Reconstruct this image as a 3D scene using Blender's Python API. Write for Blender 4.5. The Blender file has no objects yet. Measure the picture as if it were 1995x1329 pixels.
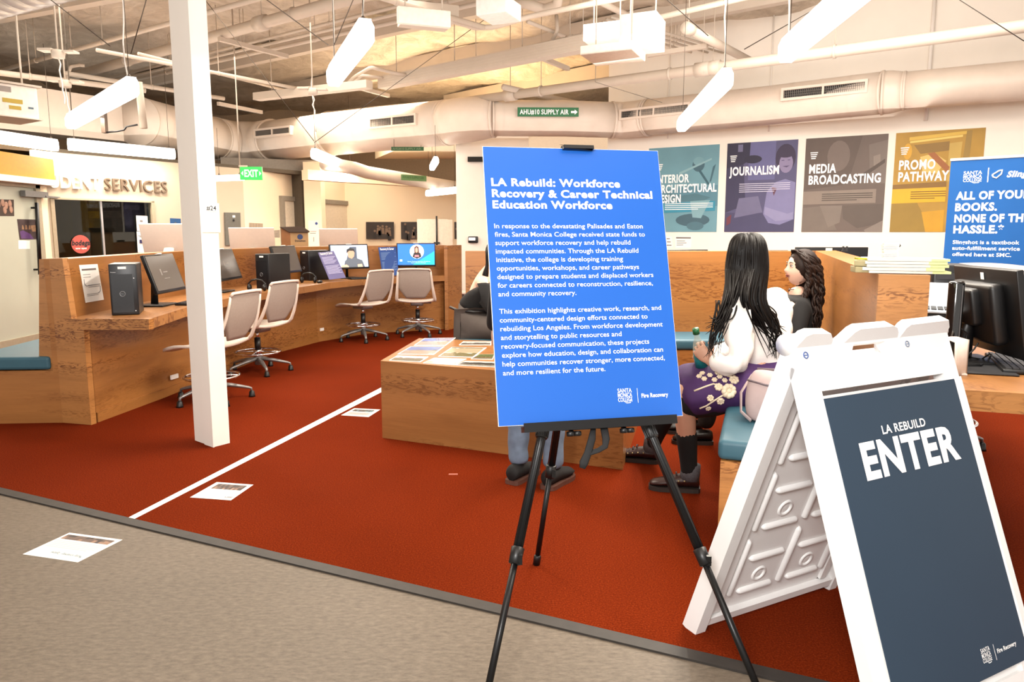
import bpy, bmesh, math, random
from mathutils import Vector, Matrix
R = math.radians
random.seed(7)
S = bpy.context.scene
C = S.collection

# ------------------------------------------------------------------ camera
CAM_H, FPX, PX0, PY0 = 1.32, 1400.0, 997.5, 640.0
PITCH = math.atan((PY0 - 452) / FPX)
cd = bpy.data.cameras.new('camera')
cam = bpy.data.objects.new('camera', cd)
C.objects.link(cam)
cam.location = (0, 0, CAM_H)
cam.rotation_euler = (R(90) - PITCH, 0, 0)
cd.sensor_width = 36.0
cd.lens = FPX / 1995 * 36.0
cd.shift_y = -(1329 / 2 - PY0) / 1995
cd.clip_start = 0.05
S.camera = cam

# ------------------------------------------------------------------ view, world
S.view_settings.view_transform = 'Standard'
S.view_settings.look = 'None'
S.view_settings.gamma = 1.0
S.view_settings.use_curve_mapping = False
S.view_settings.exposure = 1.25

W = bpy.data.worlds.new('world')
S.world = W
W.use_nodes = True
bg = W.node_tree.nodes['Background']
bg.inputs[0].default_value = (1.0, 0.93, 0.86, 1)
bg.inputs[1].default_value = 0.5

def area(name, loc, size, power, color=(1, .93, .84), rot=(0, 0, 0), size_y=None):
    l = bpy.data.lights.new(name, 'AREA')
    l.energy = power
    l.color = color
    l.shape = 'RECTANGLE'
    l.size = size
    l.size_y = size_y or size
    o = bpy.data.objects.new(name, l)
    o.location = loc
    o.rotation_euler = rot
    C.objects.link(o)
    return o

# the camera's own flash in a soft box held above and beside the camera
area('flash_light', (-0.6, -0.7, 2.25), .9, 60, (1, .97, .94), (R(70), 0, R(-12)))
# unseen fill panels added for brightness over the entrance, room halves and back
area('entrance_fill', (0.3, 0.6, 3.8), 4.0, 34, (1, .93, .85), (0, 0, 0), 2.0)
area('hall_fill', (-3.4, 7.6, 3.5), 4.5, 95, (1, .89, .76), (0, 0, R(20)), 4.0)
area('booth_fill', (2.8, 5.4, 3.5), 3.5, 105, (1, .93, .84), (0, 0, R(-30)), 3.5)
area('back_fill', (-1.5, 12.3, 3.2), 4.0, 130, (1, .86, .68), (0, 0, 0), 3.0)
# unseen wall washer added to brighten the poster wall
area('poster_wall_fill', (1.9, 5.6, 3.2), 3.4, 36, (1, .95, .88), (R(74), 0, R(-31)), 1.2)
# broad unseen panel added to light the deck, in place of pendant uplight
area('deck_fill', (-1.4, 7.2, 2.7), 12.0, 150, (1, .91, .82), (R(180), 0, 0), 12.0)

# ------------------------------------------------------------------ rays: photo point -> place
_c, _s = math.cos(PITCH), math.sin(PITCH)
def ray(px, py):
    r, u = (px - PX0) / FPX, -(py - PY0) / FPX
    return Vector((r, _c + u * _s, u * _c - _s))
O3 = Vector((0, 0, CAM_H))
def onz(px, py, z=0.0):
    d = ray(px, py)
    return d * ((z - CAM_H) / d.z) + O3
def ony(px, py, Y):
    d = ray(px, py)
    return d * (Y / d.y) + O3
def onwall(px, py, a, b):
    d = ray(px, py)
    n = Vector((-(b[1] - a[1]), b[0] - a[0], 0))
    return d * (n.dot(Vector((a[0], a[1], 0))) / n.dot(d)) + O3

# ------------------------------------------------------------------ materials
def lin(c):
    c = c / 255
    return c / 12.92 if c <= .04045 else ((c + .055) / 1.055) ** 2.4
def rgb(t, k=None):
    """sRGB paint-chip value to reflectance; chips of coloured stuff were read off a bright picture, so they are toned down"""
    if k is None: k = 1 if min(t) > 180 else .56
    return (lin(t[0]) * k, lin(t[1]) * k, lin(t[2]) * k, 1)
MATS = {}
def mat(name, col, rough=.5, metal=0.0, vary=.06, scale=30, bump=0, emit=0, coat=0, tone=None, spec=None, stretch=(1, 1, 1), alpha=1, sheen=0):
    """plain principled surface with a little procedural mottling"""
    if name in MATS:
        return MATS[name]
    m = bpy.data.materials.new(name)
    m.use_nodes = True
    nt = m.node_tree
    p = nt.nodes['Principled BSDF']
    c = rgb(col, 1 if emit else tone)
    p.inputs['Base Color'].default_value = c
    p.inputs['Roughness'].default_value = rough
    p.inputs['Metallic'].default_value = metal
    if spec is not None:
        p.inputs['Specular IOR Level'].default_value = spec
    if coat:
        p.inputs['Coat Weight'].default_value = coat
    if sheen:
        p.inputs['Sheen Weight'].default_value = sheen
    if alpha < 1:
        p.inputs['Alpha'].default_value = alpha
    if emit:
        p.inputs['Emission Color'].default_value = c
        p.inputs['Emission Strength'].default_value = emit * .62
    if vary or bump:
        tc = nt.nodes.new('ShaderNodeTexCoord')
        mp = nt.nodes.new('ShaderNodeMapping')
        mp.inputs['Scale'].default_value = stretch
        nt.links.new(tc.outputs['Object'], mp.inputs['Vector'])
        nz = nt.nodes.new('ShaderNodeTexNoise')
        nz.inputs['Scale'].default_value = scale
        nz.inputs['Detail'].default_value = 4
        nt.links.new(mp.outputs[0], nz.inputs['Vector'])
        if vary:
            rp = nt.nodes.new('ShaderNodeValToRGB')
            rp.color_ramp.elements[0].position = .3
            rp.color_ramp.elements[1].position = .7
            rp.color_ramp.elements[0].color = tuple(x * (1 - vary) for x in c[:3]) + (1,)
            rp.color_ramp.elements[1].color = tuple(min(1, x * (1 + vary)) for x in c[:3]) + (1,)
            nt.links.new(nz.outputs[0], rp.inputs[0])
            nt.links.new(rp.outputs[0], p.inputs['Base Color'])
        if bump:
            b = nt.nodes.new('ShaderNodeBump')
            b.inputs['Strength'].default_value = bump
            b.inputs['Distance'].default_value = .01
            nt.links.new(nz.outputs[0], b.inputs['Height'])
            nt.links.new(b.outputs[0], p.inputs['Normal'])
    MATS[name] = m
    return m

def ramp(nt, src, stops):
    rp = nt.nodes.new('ShaderNodeValToRGB')
    el = rp.color_ramp.elements
    while len(el) < len(stops):
        el.new(.5)
    for e, (p, c) in zip(el, stops):
        e.position = p
        e.color = c
    nt.links.new(src, rp.inputs[0])
    return rp

def wood(name, base, dark, axis='z', rough=.38, fleck=1.0, k=1.0):
    """plain-sawn fir: long grain with wavy dark latewood lines; axis = direction across the grain"""
    if name in MATS:
        return MATS[name]
    m = bpy.data.materials.new(name)
    m.use_nodes = True
    nt = m.node_tree
    p = nt.nodes['Principled BSDF']
    p.inputs['Roughness'].default_value = rough
    tc = nt.nodes.new('ShaderNodeTexCoord')
    def mapped(sc_along, sc_across):
        mp = nt.nodes.new('ShaderNodeMapping')
        mp.inputs['Scale'].default_value = tuple(sc_across if a == axis else sc_along for a in 'xyz')
        nt.links.new(tc.outputs['Object'], mp.inputs['Vector'])
        return mp.outputs[0]
    def noise(v, scale, detail, dist):
        n = nt.nodes.new('ShaderNodeTexNoise')
        n.inputs['Scale'].default_value = scale
        n.inputs['Detail'].default_value = detail
        n.inputs['Distortion'].default_value = dist
        nt.links.new(v, n.inputs['Vector'])
        return n.outputs[0]
    broad = noise(mapped(.5, 5), 1.6, 3, .3)
    fine = noise(mapped(2.6 * k, 12 * k), 3.0, 4, 2.6)
    strand = noise(mapped(1.2, 55), 4.0, 3, .2)
    b = rgb(base); d = rgb(dark)
    mid = tuple(.5 * (x + y) for x, y in zip(b, d))
    lite = tuple(min(1, x * 1.14) for x in b[:3]) + (1,)
    r1 = ramp(nt, broad, [(.32, tuple(.75 * x + .25 * y for x, y in zip(b, d))), (.5, b), (.68, lite)])
    # dark flecks gather in bands
    thr = ramp(nt, fine, [(.50, (0, 0, 0, 1)), (.58, (1, 1, 1, 1))])
    band = ramp(nt, noise(mapped(.35, 4.2), 1.3, 2, .6), [(.47, (.06, .06, .06, 1)), (.57, (1, 1, 1, 1))])
    mu = nt.nodes.new('ShaderNodeMath'); mu.operation = 'MULTIPLY'
    nt.links.new(thr.outputs[0], mu.inputs[0]); nt.links.new(band.outputs[0], mu.inputs[1])
    m2 = nt.nodes.new('ShaderNodeMath'); m2.operation = 'MULTIPLY'
    nt.links.new(mu.outputs[0], m2.inputs[0]); m2.inputs[1].default_value = .75 * fleck
    mx = nt.nodes.new('ShaderNodeMix'); mx.data_type = 'RGBA'
    nt.links.new(m2.outputs[0], mx.inputs[0])
    nt.links.new(r1.outputs[0], mx.inputs[6])
    mx.inputs[7].default_value = d
    s2 = ramp(nt, strand, [(.35, (.9, .9, .9, 1)), (.65, (1.0, 1.0, 1.0, 1))])
    mm = nt.nodes.new('ShaderNodeMix'); mm.data_type = 'RGBA'; mm.blend_type = 'MULTIPLY'
    mm.inputs[0].default_value = 1
    nt.links.new(mx.outputs[2], mm.inputs[6]); nt.links.new(s2.outputs[0], mm.inputs[7])
    nt.links.new(mm.outputs[2], p.inputs['Base Color'])
    MATS[name] = m
    return m

def speckle(name, stops, scale, rough, bump=.3, big=None, stretch=(1, 1, 1), detail=6, tone=None, spec=.5):
    if name in MATS:
        return MATS[name]
    m = bpy.data.materials.new(name); m.use_nodes = True
    nt = m.node_tree
    p = nt.nodes['Principled BSDF']
    p.inputs['Roughness'].default_value = rough
    tc = nt.nodes.new('ShaderNodeTexCoord')
    mp = nt.nodes.new('ShaderNodeMapping'); mp.inputs['Scale'].default_value = stretch
    nt.links.new(tc.outputs['Object'], mp.inputs['Vector'])
    nz = nt.nodes.new('ShaderNodeTexNoise')
    nz.inputs['Scale'].default_value = scale; nz.inputs['Detail'].default_value = detail
    nz.inputs['Roughness'].default_value = .7
    nt.links.new(mp.outputs[0], nz.inputs['Vector'])
    p.inputs['Specular IOR Level'].default_value = spec
    rp = ramp(nt, nz.outputs[0], [(a, rgb(c, tone)) for a, c in stops])
    out = rp.outputs[0]
    if big:
        n2 = nt.nodes.new('ShaderNodeTexNoise'); n2.inputs['Scale'].default_value = big[0]; n2.inputs['Detail'].default_value = 3
        nt.links.new(mp.outputs[0], n2.inputs['Vector'])
        r2 = ramp(nt, n2.outputs[0], [(.3, (big[1],) * 3 + (1,)), (.7, (1, 1, 1, 1))])
        mm = nt.nodes.new('ShaderNodeMix'); mm.data_type = 'RGBA'; mm.blend_type = 'MULTIPLY'
        mm.inputs[0].default_value = 1
        nt.links.new(out, mm.inputs[6]); nt.links.new(r2.outputs[0], mm.inputs[7])
        out = mm.outputs[2]
    nt.links.new(out, p.inputs['Base Color'])
    if bump:
        b = nt.nodes.new('ShaderNodeBump'); b.inputs['Strength'].default_value = bump; b.inputs['Distance'].default_value = .004
        nt.links.new(nz.outputs[0], b.inputs['Height']); nt.links.new(b.outputs[0], p.inputs['Normal'])
    MATS[name] = m
    return m

# ------------------------------------------------------------------ mesh builder
class MB:
    def __init__(s, M=None):
        s.v = []; s.f = []; s.m = []; s.sm = []; s.M = M or Matrix()
    def add(s, vs, fs, mi=0, smooth=False):
        b = len(s.v)
        s.v += [s.M @ Vector(v) for v in vs]
        for f in fs:
            s.f.append([b + i for i in f]); s.m.append(mi); s.sm.append(smooth)
        return s
    def box(s, c, d, mi=0, bev=0):
        x, y, z = (t / 2 for t in d)
        if bev <= 0:
            vs = [(c[0] + i * x, c[1] + j * y, c[2] + k * z) for i in (-1, 1) for j in (-1, 1) for k in (-1, 1)]
            return s.add(vs, [(0, 1, 3, 2), (4, 6, 7, 5), (0, 4, 5, 1), (2, 3, 7, 6), (0, 2, 6, 4), (1, 5, 7, 3)], mi)
        bm = bmesh.new()
        bmesh.ops.create_cube(bm, size=1)
        for v in bm.verts:
            v.co = Vector((v.co.x * d[0] + c[0], v.co.y * d[1] + c[1], v.co.z * d[2] + c[2]))
        bmesh.ops.bevel(bm, geom=bm.edges[:], offset=min(bev, min(d) * .49), segments=3, profile=.5, affect='EDGES')
        bm.verts.index_update()
        s.add([v.co.copy() for v in bm.verts], [[v.index for v in f.verts] for f in bm.faces], mi, True)
        bm.free()
        return s
    def mm(s, a, b, mi=0, bev=0):
        return s.box([(p + q) / 2 for p, q in zip(a, b)], [abs(q - p) for p, q in zip(a, b)], mi, bev)
    def prism(s, poly, z0, z1, mi=0):
        n = len(poly)
        vs = [(p[0], p[1], z0) for p in poly] + [(p[0], p[1], z1) for p in poly]
        ar = sum(poly[i][0] * poly[(i + 1) % n][1] - poly[(i + 1) % n][0] * poly[i][1] for i in range(n))
        idx = list(range(n)) if ar > 0 else list(range(n))[::-1]
        fs = [idx[::-1], [i + n for i in idx]]
        for a in range(n):
            i, j = idx[a], idx[(a + 1) % n]
            fs.append((i, j, j + n, i + n))
        return s.add(vs, fs, mi)
    def slab(s, pts, vec, mi=0):
        """extrude a planar polygon (3d points) by a vector"""
        n = len(pts); vec = Vector(vec)
        vs = [Vector(p) for p in pts] + [Vector(p) + vec for p in pts]
        nrm = Vector()
        for i in range(n):
            nrm += vs[i].cross(vs[(i + 1) % n])
        idx = list(range(n)) if nrm.dot(vec) > 0 else list(range(n))[::-1]
        fs = [idx[::-1], [i + n for i in idx]]
        for a in range(n):
            i, j = idx[a], idx[(a + 1) % n]
            fs.append((i, j, j + n, i + n))
        return s.add(vs, fs, mi)
    def face(s, pts, mi=0):
        return s.add(pts, [tuple(range(len(pts)))], mi)
    def tube(s, path, r, n=8, mi=0, cap=True, flat=1.0, up=None):
        path = [Vector(p) for p in path]
        rs = r if isinstance(r, (list, tuple)) else [r] * len(path)
        vs = []; fs = []
        t0 = (path[1] - path[0]).normalized()
        ref = Vector(up) if up else (Vector((0, 0, 1)) if abs(t0.z) < .9 else Vector((1, 0, 0)))
        u = t0.cross(ref).normalized()
        for i, p in enumerate(path):
            if i == 0: t = path[1] - path[0]
            elif i == len(path) - 1: t = path[-1] - path[-2]
            else: t = (path[i + 1] - path[i]).normalized() + (path[i] - path[i - 1]).normalized()
            t = t.normalized() if t.length > 1e-9 else t0
            u = (u - t * u.dot(t))
            u = u.normalized() if u.length > 1e-6 else t.orthogonal().normalized()
            w = t.cross(u)
            for k in range(n):
                a = 2 * math.pi * k / n
                vs.append(p + (u * math.cos(a) + w * math.sin(a) * flat) * rs[i])
        for i in range(len(path) - 1):
            for k in range(n):
                a, b = i * n + k, i * n + (k + 1) % n
                fs.append((a, b, b + n, a + n))
        if cap:
            fs.append(tuple(range(n))[::-1]); fs.append(tuple(range(len(vs) - n, len(vs))))
        return s.add(vs, fs, mi, n > 4)
    def cyl(s, a, b, r, n=16, mi=0, r2=None):
        return s.tube([a, b], [r, r if r2 is None else r2], n, mi)
    def lathe(s, prof, n=24, c=(0, 0, 0), mi=0):
        vs = []; fs = []
        for (r, z) in prof:
            for k in range(n):
                a = 2 * math.pi * k / n
                vs.append((c[0] + r * math.cos(a), c[1] + r * math.sin(a), c[2] + z))
        for i in range(len(prof) - 1):
            for k in range(n):
                a, b = i * n + k, i * n + (k + 1) % n
                fs.append((a, b, b + n, a + n))
        fs.append(tuple(range(n))[::-1]); fs.append(tuple(range(len(vs) - n, len(vs))))
        return s.add(vs, fs, mi, True)
    def ring(s, c, R_, r, n=32, k=8, mi=0, ax=None):
        A = ax or Matrix()
        vs = []; fs = []
        for i in range(n):
            a = 2 * math.pi * i / n
            for j in range(k):
                b = 2 * math.pi * j / k
                q = A @ Vector(((R_ + r * math.cos(b)) * math.cos(a), (R_ + r * math.cos(b)) * math.sin(a), r * math.sin(b)))
                vs.append(q + Vector(c))
        for i in range(n):
            for j in range(k):
                i2, j2 = (i + 1) % n, (j + 1) % k
                fs.append((i * k + j, i2 * k + j, i2 * k + j2, i * k + j2))
        return s.add(vs, fs, mi, True)
    def ball(s, c, r, nu=16, nv=10, mi=0, M=None):
        rr = r if isinstance(r, (tuple, list)) else (r, r, r)
        vs = []; fs = []
        for i in range(nv + 1):
            t = math.pi * i / nv
            for k in range(nu):
                a = 2 * math.pi * k / nu
                q = Vector((rr[0] * math.sin(t) * math.cos(a), rr[1] * math.sin(t) * math.sin(a), rr[2] * math.cos(t)))
                if M: q = M @ q
                vs.append(q + Vector(c))
        for i in range(nv):
            for k in range(nu):
                a, b = i * nu + k, i * nu + (k + 1) % nu
                fs.append((a, a + nu, b + nu, b))
        return s.add(vs, fs, mi, True)
    def disc(s, c, r, n=24, mi=0, u=(1, 0, 0), v=(0, 0, 1)):
        u = Vector(u); v = Vector(v); c = Vector(c)
        return s.add([c + u * r * math.cos(2 * math.pi * k / n) + v * r * math.sin(2 * math.pi * k / n) for k in range(n)], [tuple(range(n))], mi)
    def text(s, t, h, org, u=(1, 0, 0), v=(0, 0, 1), mi=0, width=None, align='L', bold=0.0, ext=0.0, shear=0, font=None):
        """lettering: h = cap height, org = start of the baseline, width = fit the line to this length"""
        tv, tf, w = glyphs(t, bold)
        if not tv: return s
        k = h / CAP
        kx = k if not width else width / w
        ww = w * kx
        o = Vector(org); u = Vector(u).normalized(); v = Vector(v).normalized(); n = u.cross(v)
        off = 0 if align == 'L' else (-ww / 2 if align == 'C' else -ww)
        pts = [o + u * ((x + shear * y) * kx + off) + v * (y * k) for x, y in tv]
        if ext:
            base = [p + n * ext for p in pts]
            s.add(base, tf, mi)
            # side walls from boundary edges
            cnt = {}
            for f in tf:
                for i in range(len(f)):
                    a, b = f[i], f[(i + 1) % len(f)]
                    if (b, a) in cnt: cnt.pop((b, a))
                    else: cnt[(a, b)] = 1
            vs = []; fs = []
            for a, b in cnt:
                q = len(vs); vs += [pts[a], pts[b], base[b], base[a]]; fs.append((q, q + 1, q + 2, q + 3))
            s.add(vs, fs, mi)
        else:
            s.add(pts, tf, mi)
        return s
    def build(s, name, mats, parent=None, world=False, kind=None):
        me = bpy.data.meshes.new(name)
        vs = s.v
        if world and parent is not None:
            inv = parent.matrix_basis.inverted()
            vs = [inv @ v for v in vs]
        me.from_pydata([tuple(v) for v in vs], [], s.f)
        for m_ in (mats if isinstance(mats, (list, tuple)) else [mats]):
            me.materials.append(m_)
        me.polygons.foreach_set('material_index', s.m)
        me.polygons.foreach_set('use_smooth', s.sm)
        me.validate()
        me.update()
        o = bpy.data.objects.new(name, me)
        C.objects.link(o)
        if parent is not None: o.parent = parent
        if kind: o['kind'] = kind
        return o

# lettering outlines ---------------------------------------------------
CAP = .682
_G = {}
def glyphs(t, bold=0.0, font=None):
    key = (t, bold)
    if key in _G: return _G[key]
    cu = bpy.data.curves.new('lettering', 'FONT')
    cu.body = t
    cu.resolution_u = 3
    cu.fill_mode = 'BOTH'
    cu.offset = min(bold, .04)
    cu.space_character = 1 + min(bold, .04) * 2.2
    o = bpy.data.objects.new('lettering', cu)
    C.objects.link(o)
    dg = bpy.context.evaluated_depsgraph_get()
    dg.update()
    me = bpy.data.meshes.new_from_object(o.evaluated_get(dg))
    tv = [(v.co.x, v.co.y) for v in me.vertices]
    tf = []
    for p in me.polygons:
        f = list(p.vertices)
        a = sum(tv[f[i]][0] * tv[f[(i + 1) % len(f)]][1] - tv[f[(i + 1) % len(f)]][0] * tv[f[i]][1] for i in range(len(f)))
        tf.append(f if a > 0 else f[::-1])
    bpy.data.objects.remove(o); bpy.data.curves.remove(cu); bpy.data.meshes.remove(me)
    if tv:
        x0 = min(a for a, b in tv); tv = [(a - x0, b) for a, b in tv]
        w = max(a for a, b in tv)
    else: w = 0
    _G[key] = (tv, tf, w)
    return _G[key]

# ------------------------------------------------------------------ things
def thing(name, label, cat, loc=(0, 0, 0), rz=0.0, group=None, M=None):
    o = bpy.data.objects.new(name, None)
    C.objects.link(o)
    if M is not None:
        o.matrix_basis = M
    else:
        o.matrix_basis = Matrix.Translation(Vector(loc)) @ Matrix.Rotation(rz, 4, 'Z')
    tag(o, label, cat, group)
    o.empty_display_size = .1
    return o
def tag(o, label, cat, group=None):
    o['label'] = label; o['category'] = cat
    if group: o['group'] = group
    return o
def structure(o):
    o['kind'] = 'structure'
    return o
def dup(root, loc=None, rz=0.0, label=None, group=None, M=None):
    r = root.copy(); C.objects.link(r)
    r.matrix_basis = M if M is not None else Matrix.Translation(Vector(loc)) @ Matrix.Rotation(rz, 4, 'Z')
    if label: r['label'] = label
    if group: r['group'] = group
    for ch in list(root.children):
        c = ch.copy(); C.objects.link(c); c.parent = r
        for g in list(ch.children):
            d = g.copy(); C.objects.link(d); d.parent = c
    return r
def frame(o, u, v):
    """matrix with x=u, z=v, y=into the surface (so the printed face looks along -y)"""
    u = Vector(u).normalized(); v = Vector(v).normalized(); y = v.cross(u)
    M = Matrix((u, y, v)).transposed().to_4x4()
    M.translation = Vector(o)
    return M
def smooth_obj(o, levels=1):
    md = o.modifiers.new('subdivision', 'SUBSURF'); md.levels = levels; md.render_levels = levels
    return o
def skin(name, nodes, edges, m, parent=None, world=True, sub=2, root=None, extra=None):
    """one continuous limb surface grown over a joint skeleton: nodes {key:(pos, radius or (rx,ry))}"""
    ks = list(nodes)
    inv = parent.matrix_basis.inverted() if (parent is not None and world) else Matrix()
    me = bpy.data.meshes.new(name)
    me.from_pydata([tuple(inv @ Vector(nodes[k][0])) for k in ks], [(ks.index(a), ks.index(b)) for a, b in edges], [])
    me.materials.append(m)
    o = bpy.data.objects.new(name, me); C.objects.link(o)
    if parent is not None: o.parent = parent
    sk = o.modifiers.new('skin', 'SKIN'); sk.use_smooth_shade = True
    if not me.skin_vertices: me.skin_vertices.new(name='')
    for i, k in enumerate(ks):
        r = nodes[k][1]
        me.skin_vertices[0].data[i].radius = r if isinstance(r, tuple) else (r, r)
        me.skin_vertices[0].data[i].use_root = (k == (root or ks[0]))
    smooth_obj(o, sub)
    # freeze to a plain mesh
    dg = bpy.context.evaluated_depsgraph_get(); dg.update()
    m2 = bpy.data.meshes.new_from_object(o.evaluated_get(dg))
    o.modifiers.clear(); o.data = m2
    for p in m2.polygons: p.use_smooth = True
    if not m2.materials: m2.materials.append(m)
    bpy.data.meshes.remove(me)
    return o

# ================================================================== materials in use
WHITE = mat('white_paint', (236, 230, 222), .55, vary=.015, scale=4)
WALLP = mat('wall_paint', (238, 231, 220), .7, vary=.02, scale=3)
WARMW = mat('cream_paint', (232, 214, 186), .7, vary=.02, scale=3)
CEILP = mat('painted_pipe', (206, 192, 176), .5, vary=.03, scale=6, tone=.82)
DUCTP = mat('duct_paint', (214, 200, 186), .45, vary=.04, scale=5)
DARK = mat('dark_gap', (38, 34, 30), .8)
BLACK = mat('black_plastic', (22, 22, 24), .4, vary=.1)
BLACKM = mat('black_metal', (26, 26, 28), .35, .3, vary=.1)
GREYM = mat('grey_metal', (150, 150, 152), .4, .6)
SILVER = mat('silver_metal', (205, 205, 208), .3, .7)
CHROME = mat('chrome', (225, 225, 228), .12, 1.0, vary=0)
PAPER = mat('white_paper', (243, 240, 235), .7, vary=.01)
INK = mat('dark_ink', (52, 50, 54), .7, vary=0)
PRINTW = mat('white_print', (250, 250, 250), .6, vary=0)
FIR = wood('fir_veneer', (206, 138, 72), (146, 84, 32), 'z')
FIRD = wood('fir_flat', (206, 142, 80), (150, 90, 42), 'x')
FIREND = wood('fir_end_panel', (228, 158, 88), (142, 80, 32), 'z', fleck=1.2, k=1.35)
TEAL = mat('teal_vinyl', (66, 118, 138), .5, vary=.05, scale=8, bump=.05)
CARPET = speckle('carpet_pile', [(.25, (70, 19, 2)), (.5, (105, 32, 5)), (.75, (140, 54, 20))], 160, 1.0, .6, big=(1.2, .85), tone=1, spec=.05)
LINO = speckle('linoleum', [(.28, (84, 74, 63)), (.5, (106, 95, 82)), (.72, (124, 112, 98))], 60, .55, .08, big=(2.2, .9), stretch=(.5, 1.3, 1), detail=10, tone=1, spec=.3)
EDGE = mat('rubber_edge', (58, 52, 47), .6, vary=.2, scale=20)

# ================================================================== floor
CL, CR = Vector((-2.657, 3.585, 0)), Vector((.915, 1.968, 0))
cdv = (CR - CL).normalized(); cnv = Vector((-cdv.y, cdv.x, 0))
m = MB(); m.mm((-9, -3, -.12), (9, 18, 0)); structure(m.build('floor', LINO))
m = MB()
a, b = CL - cdv * 6.5, CR + cdv * 6.5
m.prism([(a.x, a.y), (b.x, b.y), (9, 18), (-9, 18)], .0005, .006)
structure(m.build('floor_carpet', CARPET))
m = MB()
q = cnv * -.055
m.prism([(a.x, a.y), (b.x, b.y), (b.x + q.x, b.y + q.y), (a.x + q.x, a.y + q.y)], .0005, .0075)
structure(m.build('trim_1', EDGE))
# white tape across the carpet
m = MB()
t0, t1, t2, t3 = onz(241, 1016), onz(258, 1016), onz(760, 757), onz(742, 757)
m.prism([(p.x, p.y) for p in (t0, t1, t2, t3)], .0065, .0072)
tag(m.build('floor_tape', mat('white_tape', (244, 240, 234), .6)), 'strip of white tape running across the orange carpet from its dark edge', 'tape')

# ================================================================== ceiling
FOIL = speckle('foil_insulation', [(.25, (176, 160, 142)), (.5, (212, 197, 178)), (.75, (240, 228, 212))], 2.2, .42, .5, big=(.7, .78), stretch=(1, 1, 1), detail=8, tone=1)
FOIL.node_tree.nodes['Principled BSDF'].inputs['Metallic'].default_value = .12
CZ = 4.2
for _n in FOIL.node_tree.nodes:
    if _n.type == 'BUMP': _n.inputs['Distance'].default_value = .06; _n.inputs['Strength'].default_value = .9
    if _n.type == 'TEX_NOISE' and _n.inputs['Scale'].default_value > 2: _n.inputs['Scale'].default_value = 3.2; _n.inputs['Distortion'].default_value = 1.2
UX, UY = .855, -.518
VX, VY = .518, .855
m = MB()
nu, nv = 96, 72
vs = []
for j in range(nv + 1):
    for i in range(nu + 1):
        x, y = -11 + 22 * i / nu, -3 + 21 * j / nv
        d = x * VX + y * VY
        u_ = x * UX + y * UY
        z = CZ - .10 * abs(math.sin(d * math.pi / 1.22)) ** .7 - .05 * math.sin(u_ * 2.3 + 1.7 * math.sin(d * .9)) - random.random() * .05
        vs.append((x, y, z))
m.add(vs, [(j * (nu + 1) + i, (j + 1) * (nu + 1) + i, (j + 1) * (nu + 1) + i + 1, j * (nu + 1) + i + 1) for j in range(nv) for i in range(nu)], 0, True)
structure(m.build('ceiling', FOIL))
# deck joists running both ways under the foil
for k, (p, q) in enumerate([((0, 18), (720, -120)), ((300, 150), (1100, -30)), ((560, 175), (1330, 20)), ((900, 190), (1560, 60))]):
    A, B = onz(*p, 4.0), onz(*q, 4.0)
    d = (B - A).normalized(); n = Vector((-d.y, d.x, 0)) * .06
    A = A - d * .5; B = B + d * 1.5
    m = MB(); m.prism([(P.x, P.y) for P in (A - n, B - n, B + n, A + n)], 3.86, 4.1)
    structure(m.build('ceiling_beam', CEILP))

# ================================================================== walls
def wall(name, a, b, z0, z1, t, m_, holes=()):
    """vertical wall from plan point a to b, thickness t away from the room, with rectangular holes (s0,s1,z0,z1)"""
    a = Vector((a[0], a[1], 0)); b = Vector((b[0], b[1], 0))
    L = (b - a).length; d = (b - a) / L; n = Vector((-d.y, d.x, 0)) * t
    mb = MB(Matrix((d, n.normalized(), Vector((0, 0, 1)))).transposed().to_4x4())
    mb.M.translation = a
    xs = sorted({0, L, *[h for H in holes for h in H[:2]]})
    for x0, x1 in zip(xs, xs[1:]):
        hs = sorted([H for H in holes if H[0] <= x0 + 1e-6 and H[1] >= x1 - 1e-6], key=lambda H: H[2])
        z = z0
        for H in hs:
            if H[2] > z: mb.mm((x0, 0, z), (x1, t, H[2]))
            z = H[3]
        if z < z1: mb.mm((x0, 0, z), (x1, t, z1))
    return structure(mb.build(name, m_))
RW0, RW1 = (1.41, 10.85), (8.1, 6.79)          # poster wall
wall('wall_right', RW0, RW1, 0, 4.25, .15, WALLP)
SW0, SW1 = (-5.75, 9.0), (-4.21, 11.45)        # wall with the raised letters
BW0, BW1 = SW1, (-3.33, 14.55)                 # wall with the double door
BK0, BK1 = (-3.33, 14.55), (3.2, 14.55)
def sw(px, py):
    P = onwall(px, py, SW0, SW1); return ((Vector((P.x, P.y)) - Vector(SW0)).length, P.z)
w0, w1 = sw(82, 384), sw(299, 390)
wall('wall_left', SW0, SW1, 0, 2.3, .14, mat('letter_wall_paint', (224, 206, 182), .7, vary=.02, scale=3, tone=.7), [(w0[0], w1[0], .78, w0[1])])
wall('wall_back', BW0, BW1, 0, 2.3, .14, WARMW)
wall('wall_back', BK0, BK1, 0, 2.3, .14, WARMW)
wall('wall_back', (-9, 17.5), (9, 17.5), 0, 4.25, .15, mat('far_wall_paint', (190, 168, 142), .8, tone=1))
wall('wall_left', (-9, 4), (-9, 17.5), 0, 4.25, .15, mat('side_wall_paint', (196, 176, 150), .8, tone=1))
wall('wall_back', (3.2, 14.55), (3.0, 10.2), 0, 2.75, .14, WARMW)
# lower white ceiling behind the duct
m = MB(); m.prism([(-1.1, 10.75), (1.55, 10.9), (3.2, 10.4), (3.2, 14.5), (-2.7, 14.5)], 2.75, 2.95)
structure(m.build('ceiling', mat('soffit_paint', (234, 216, 186), .7)))
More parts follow.
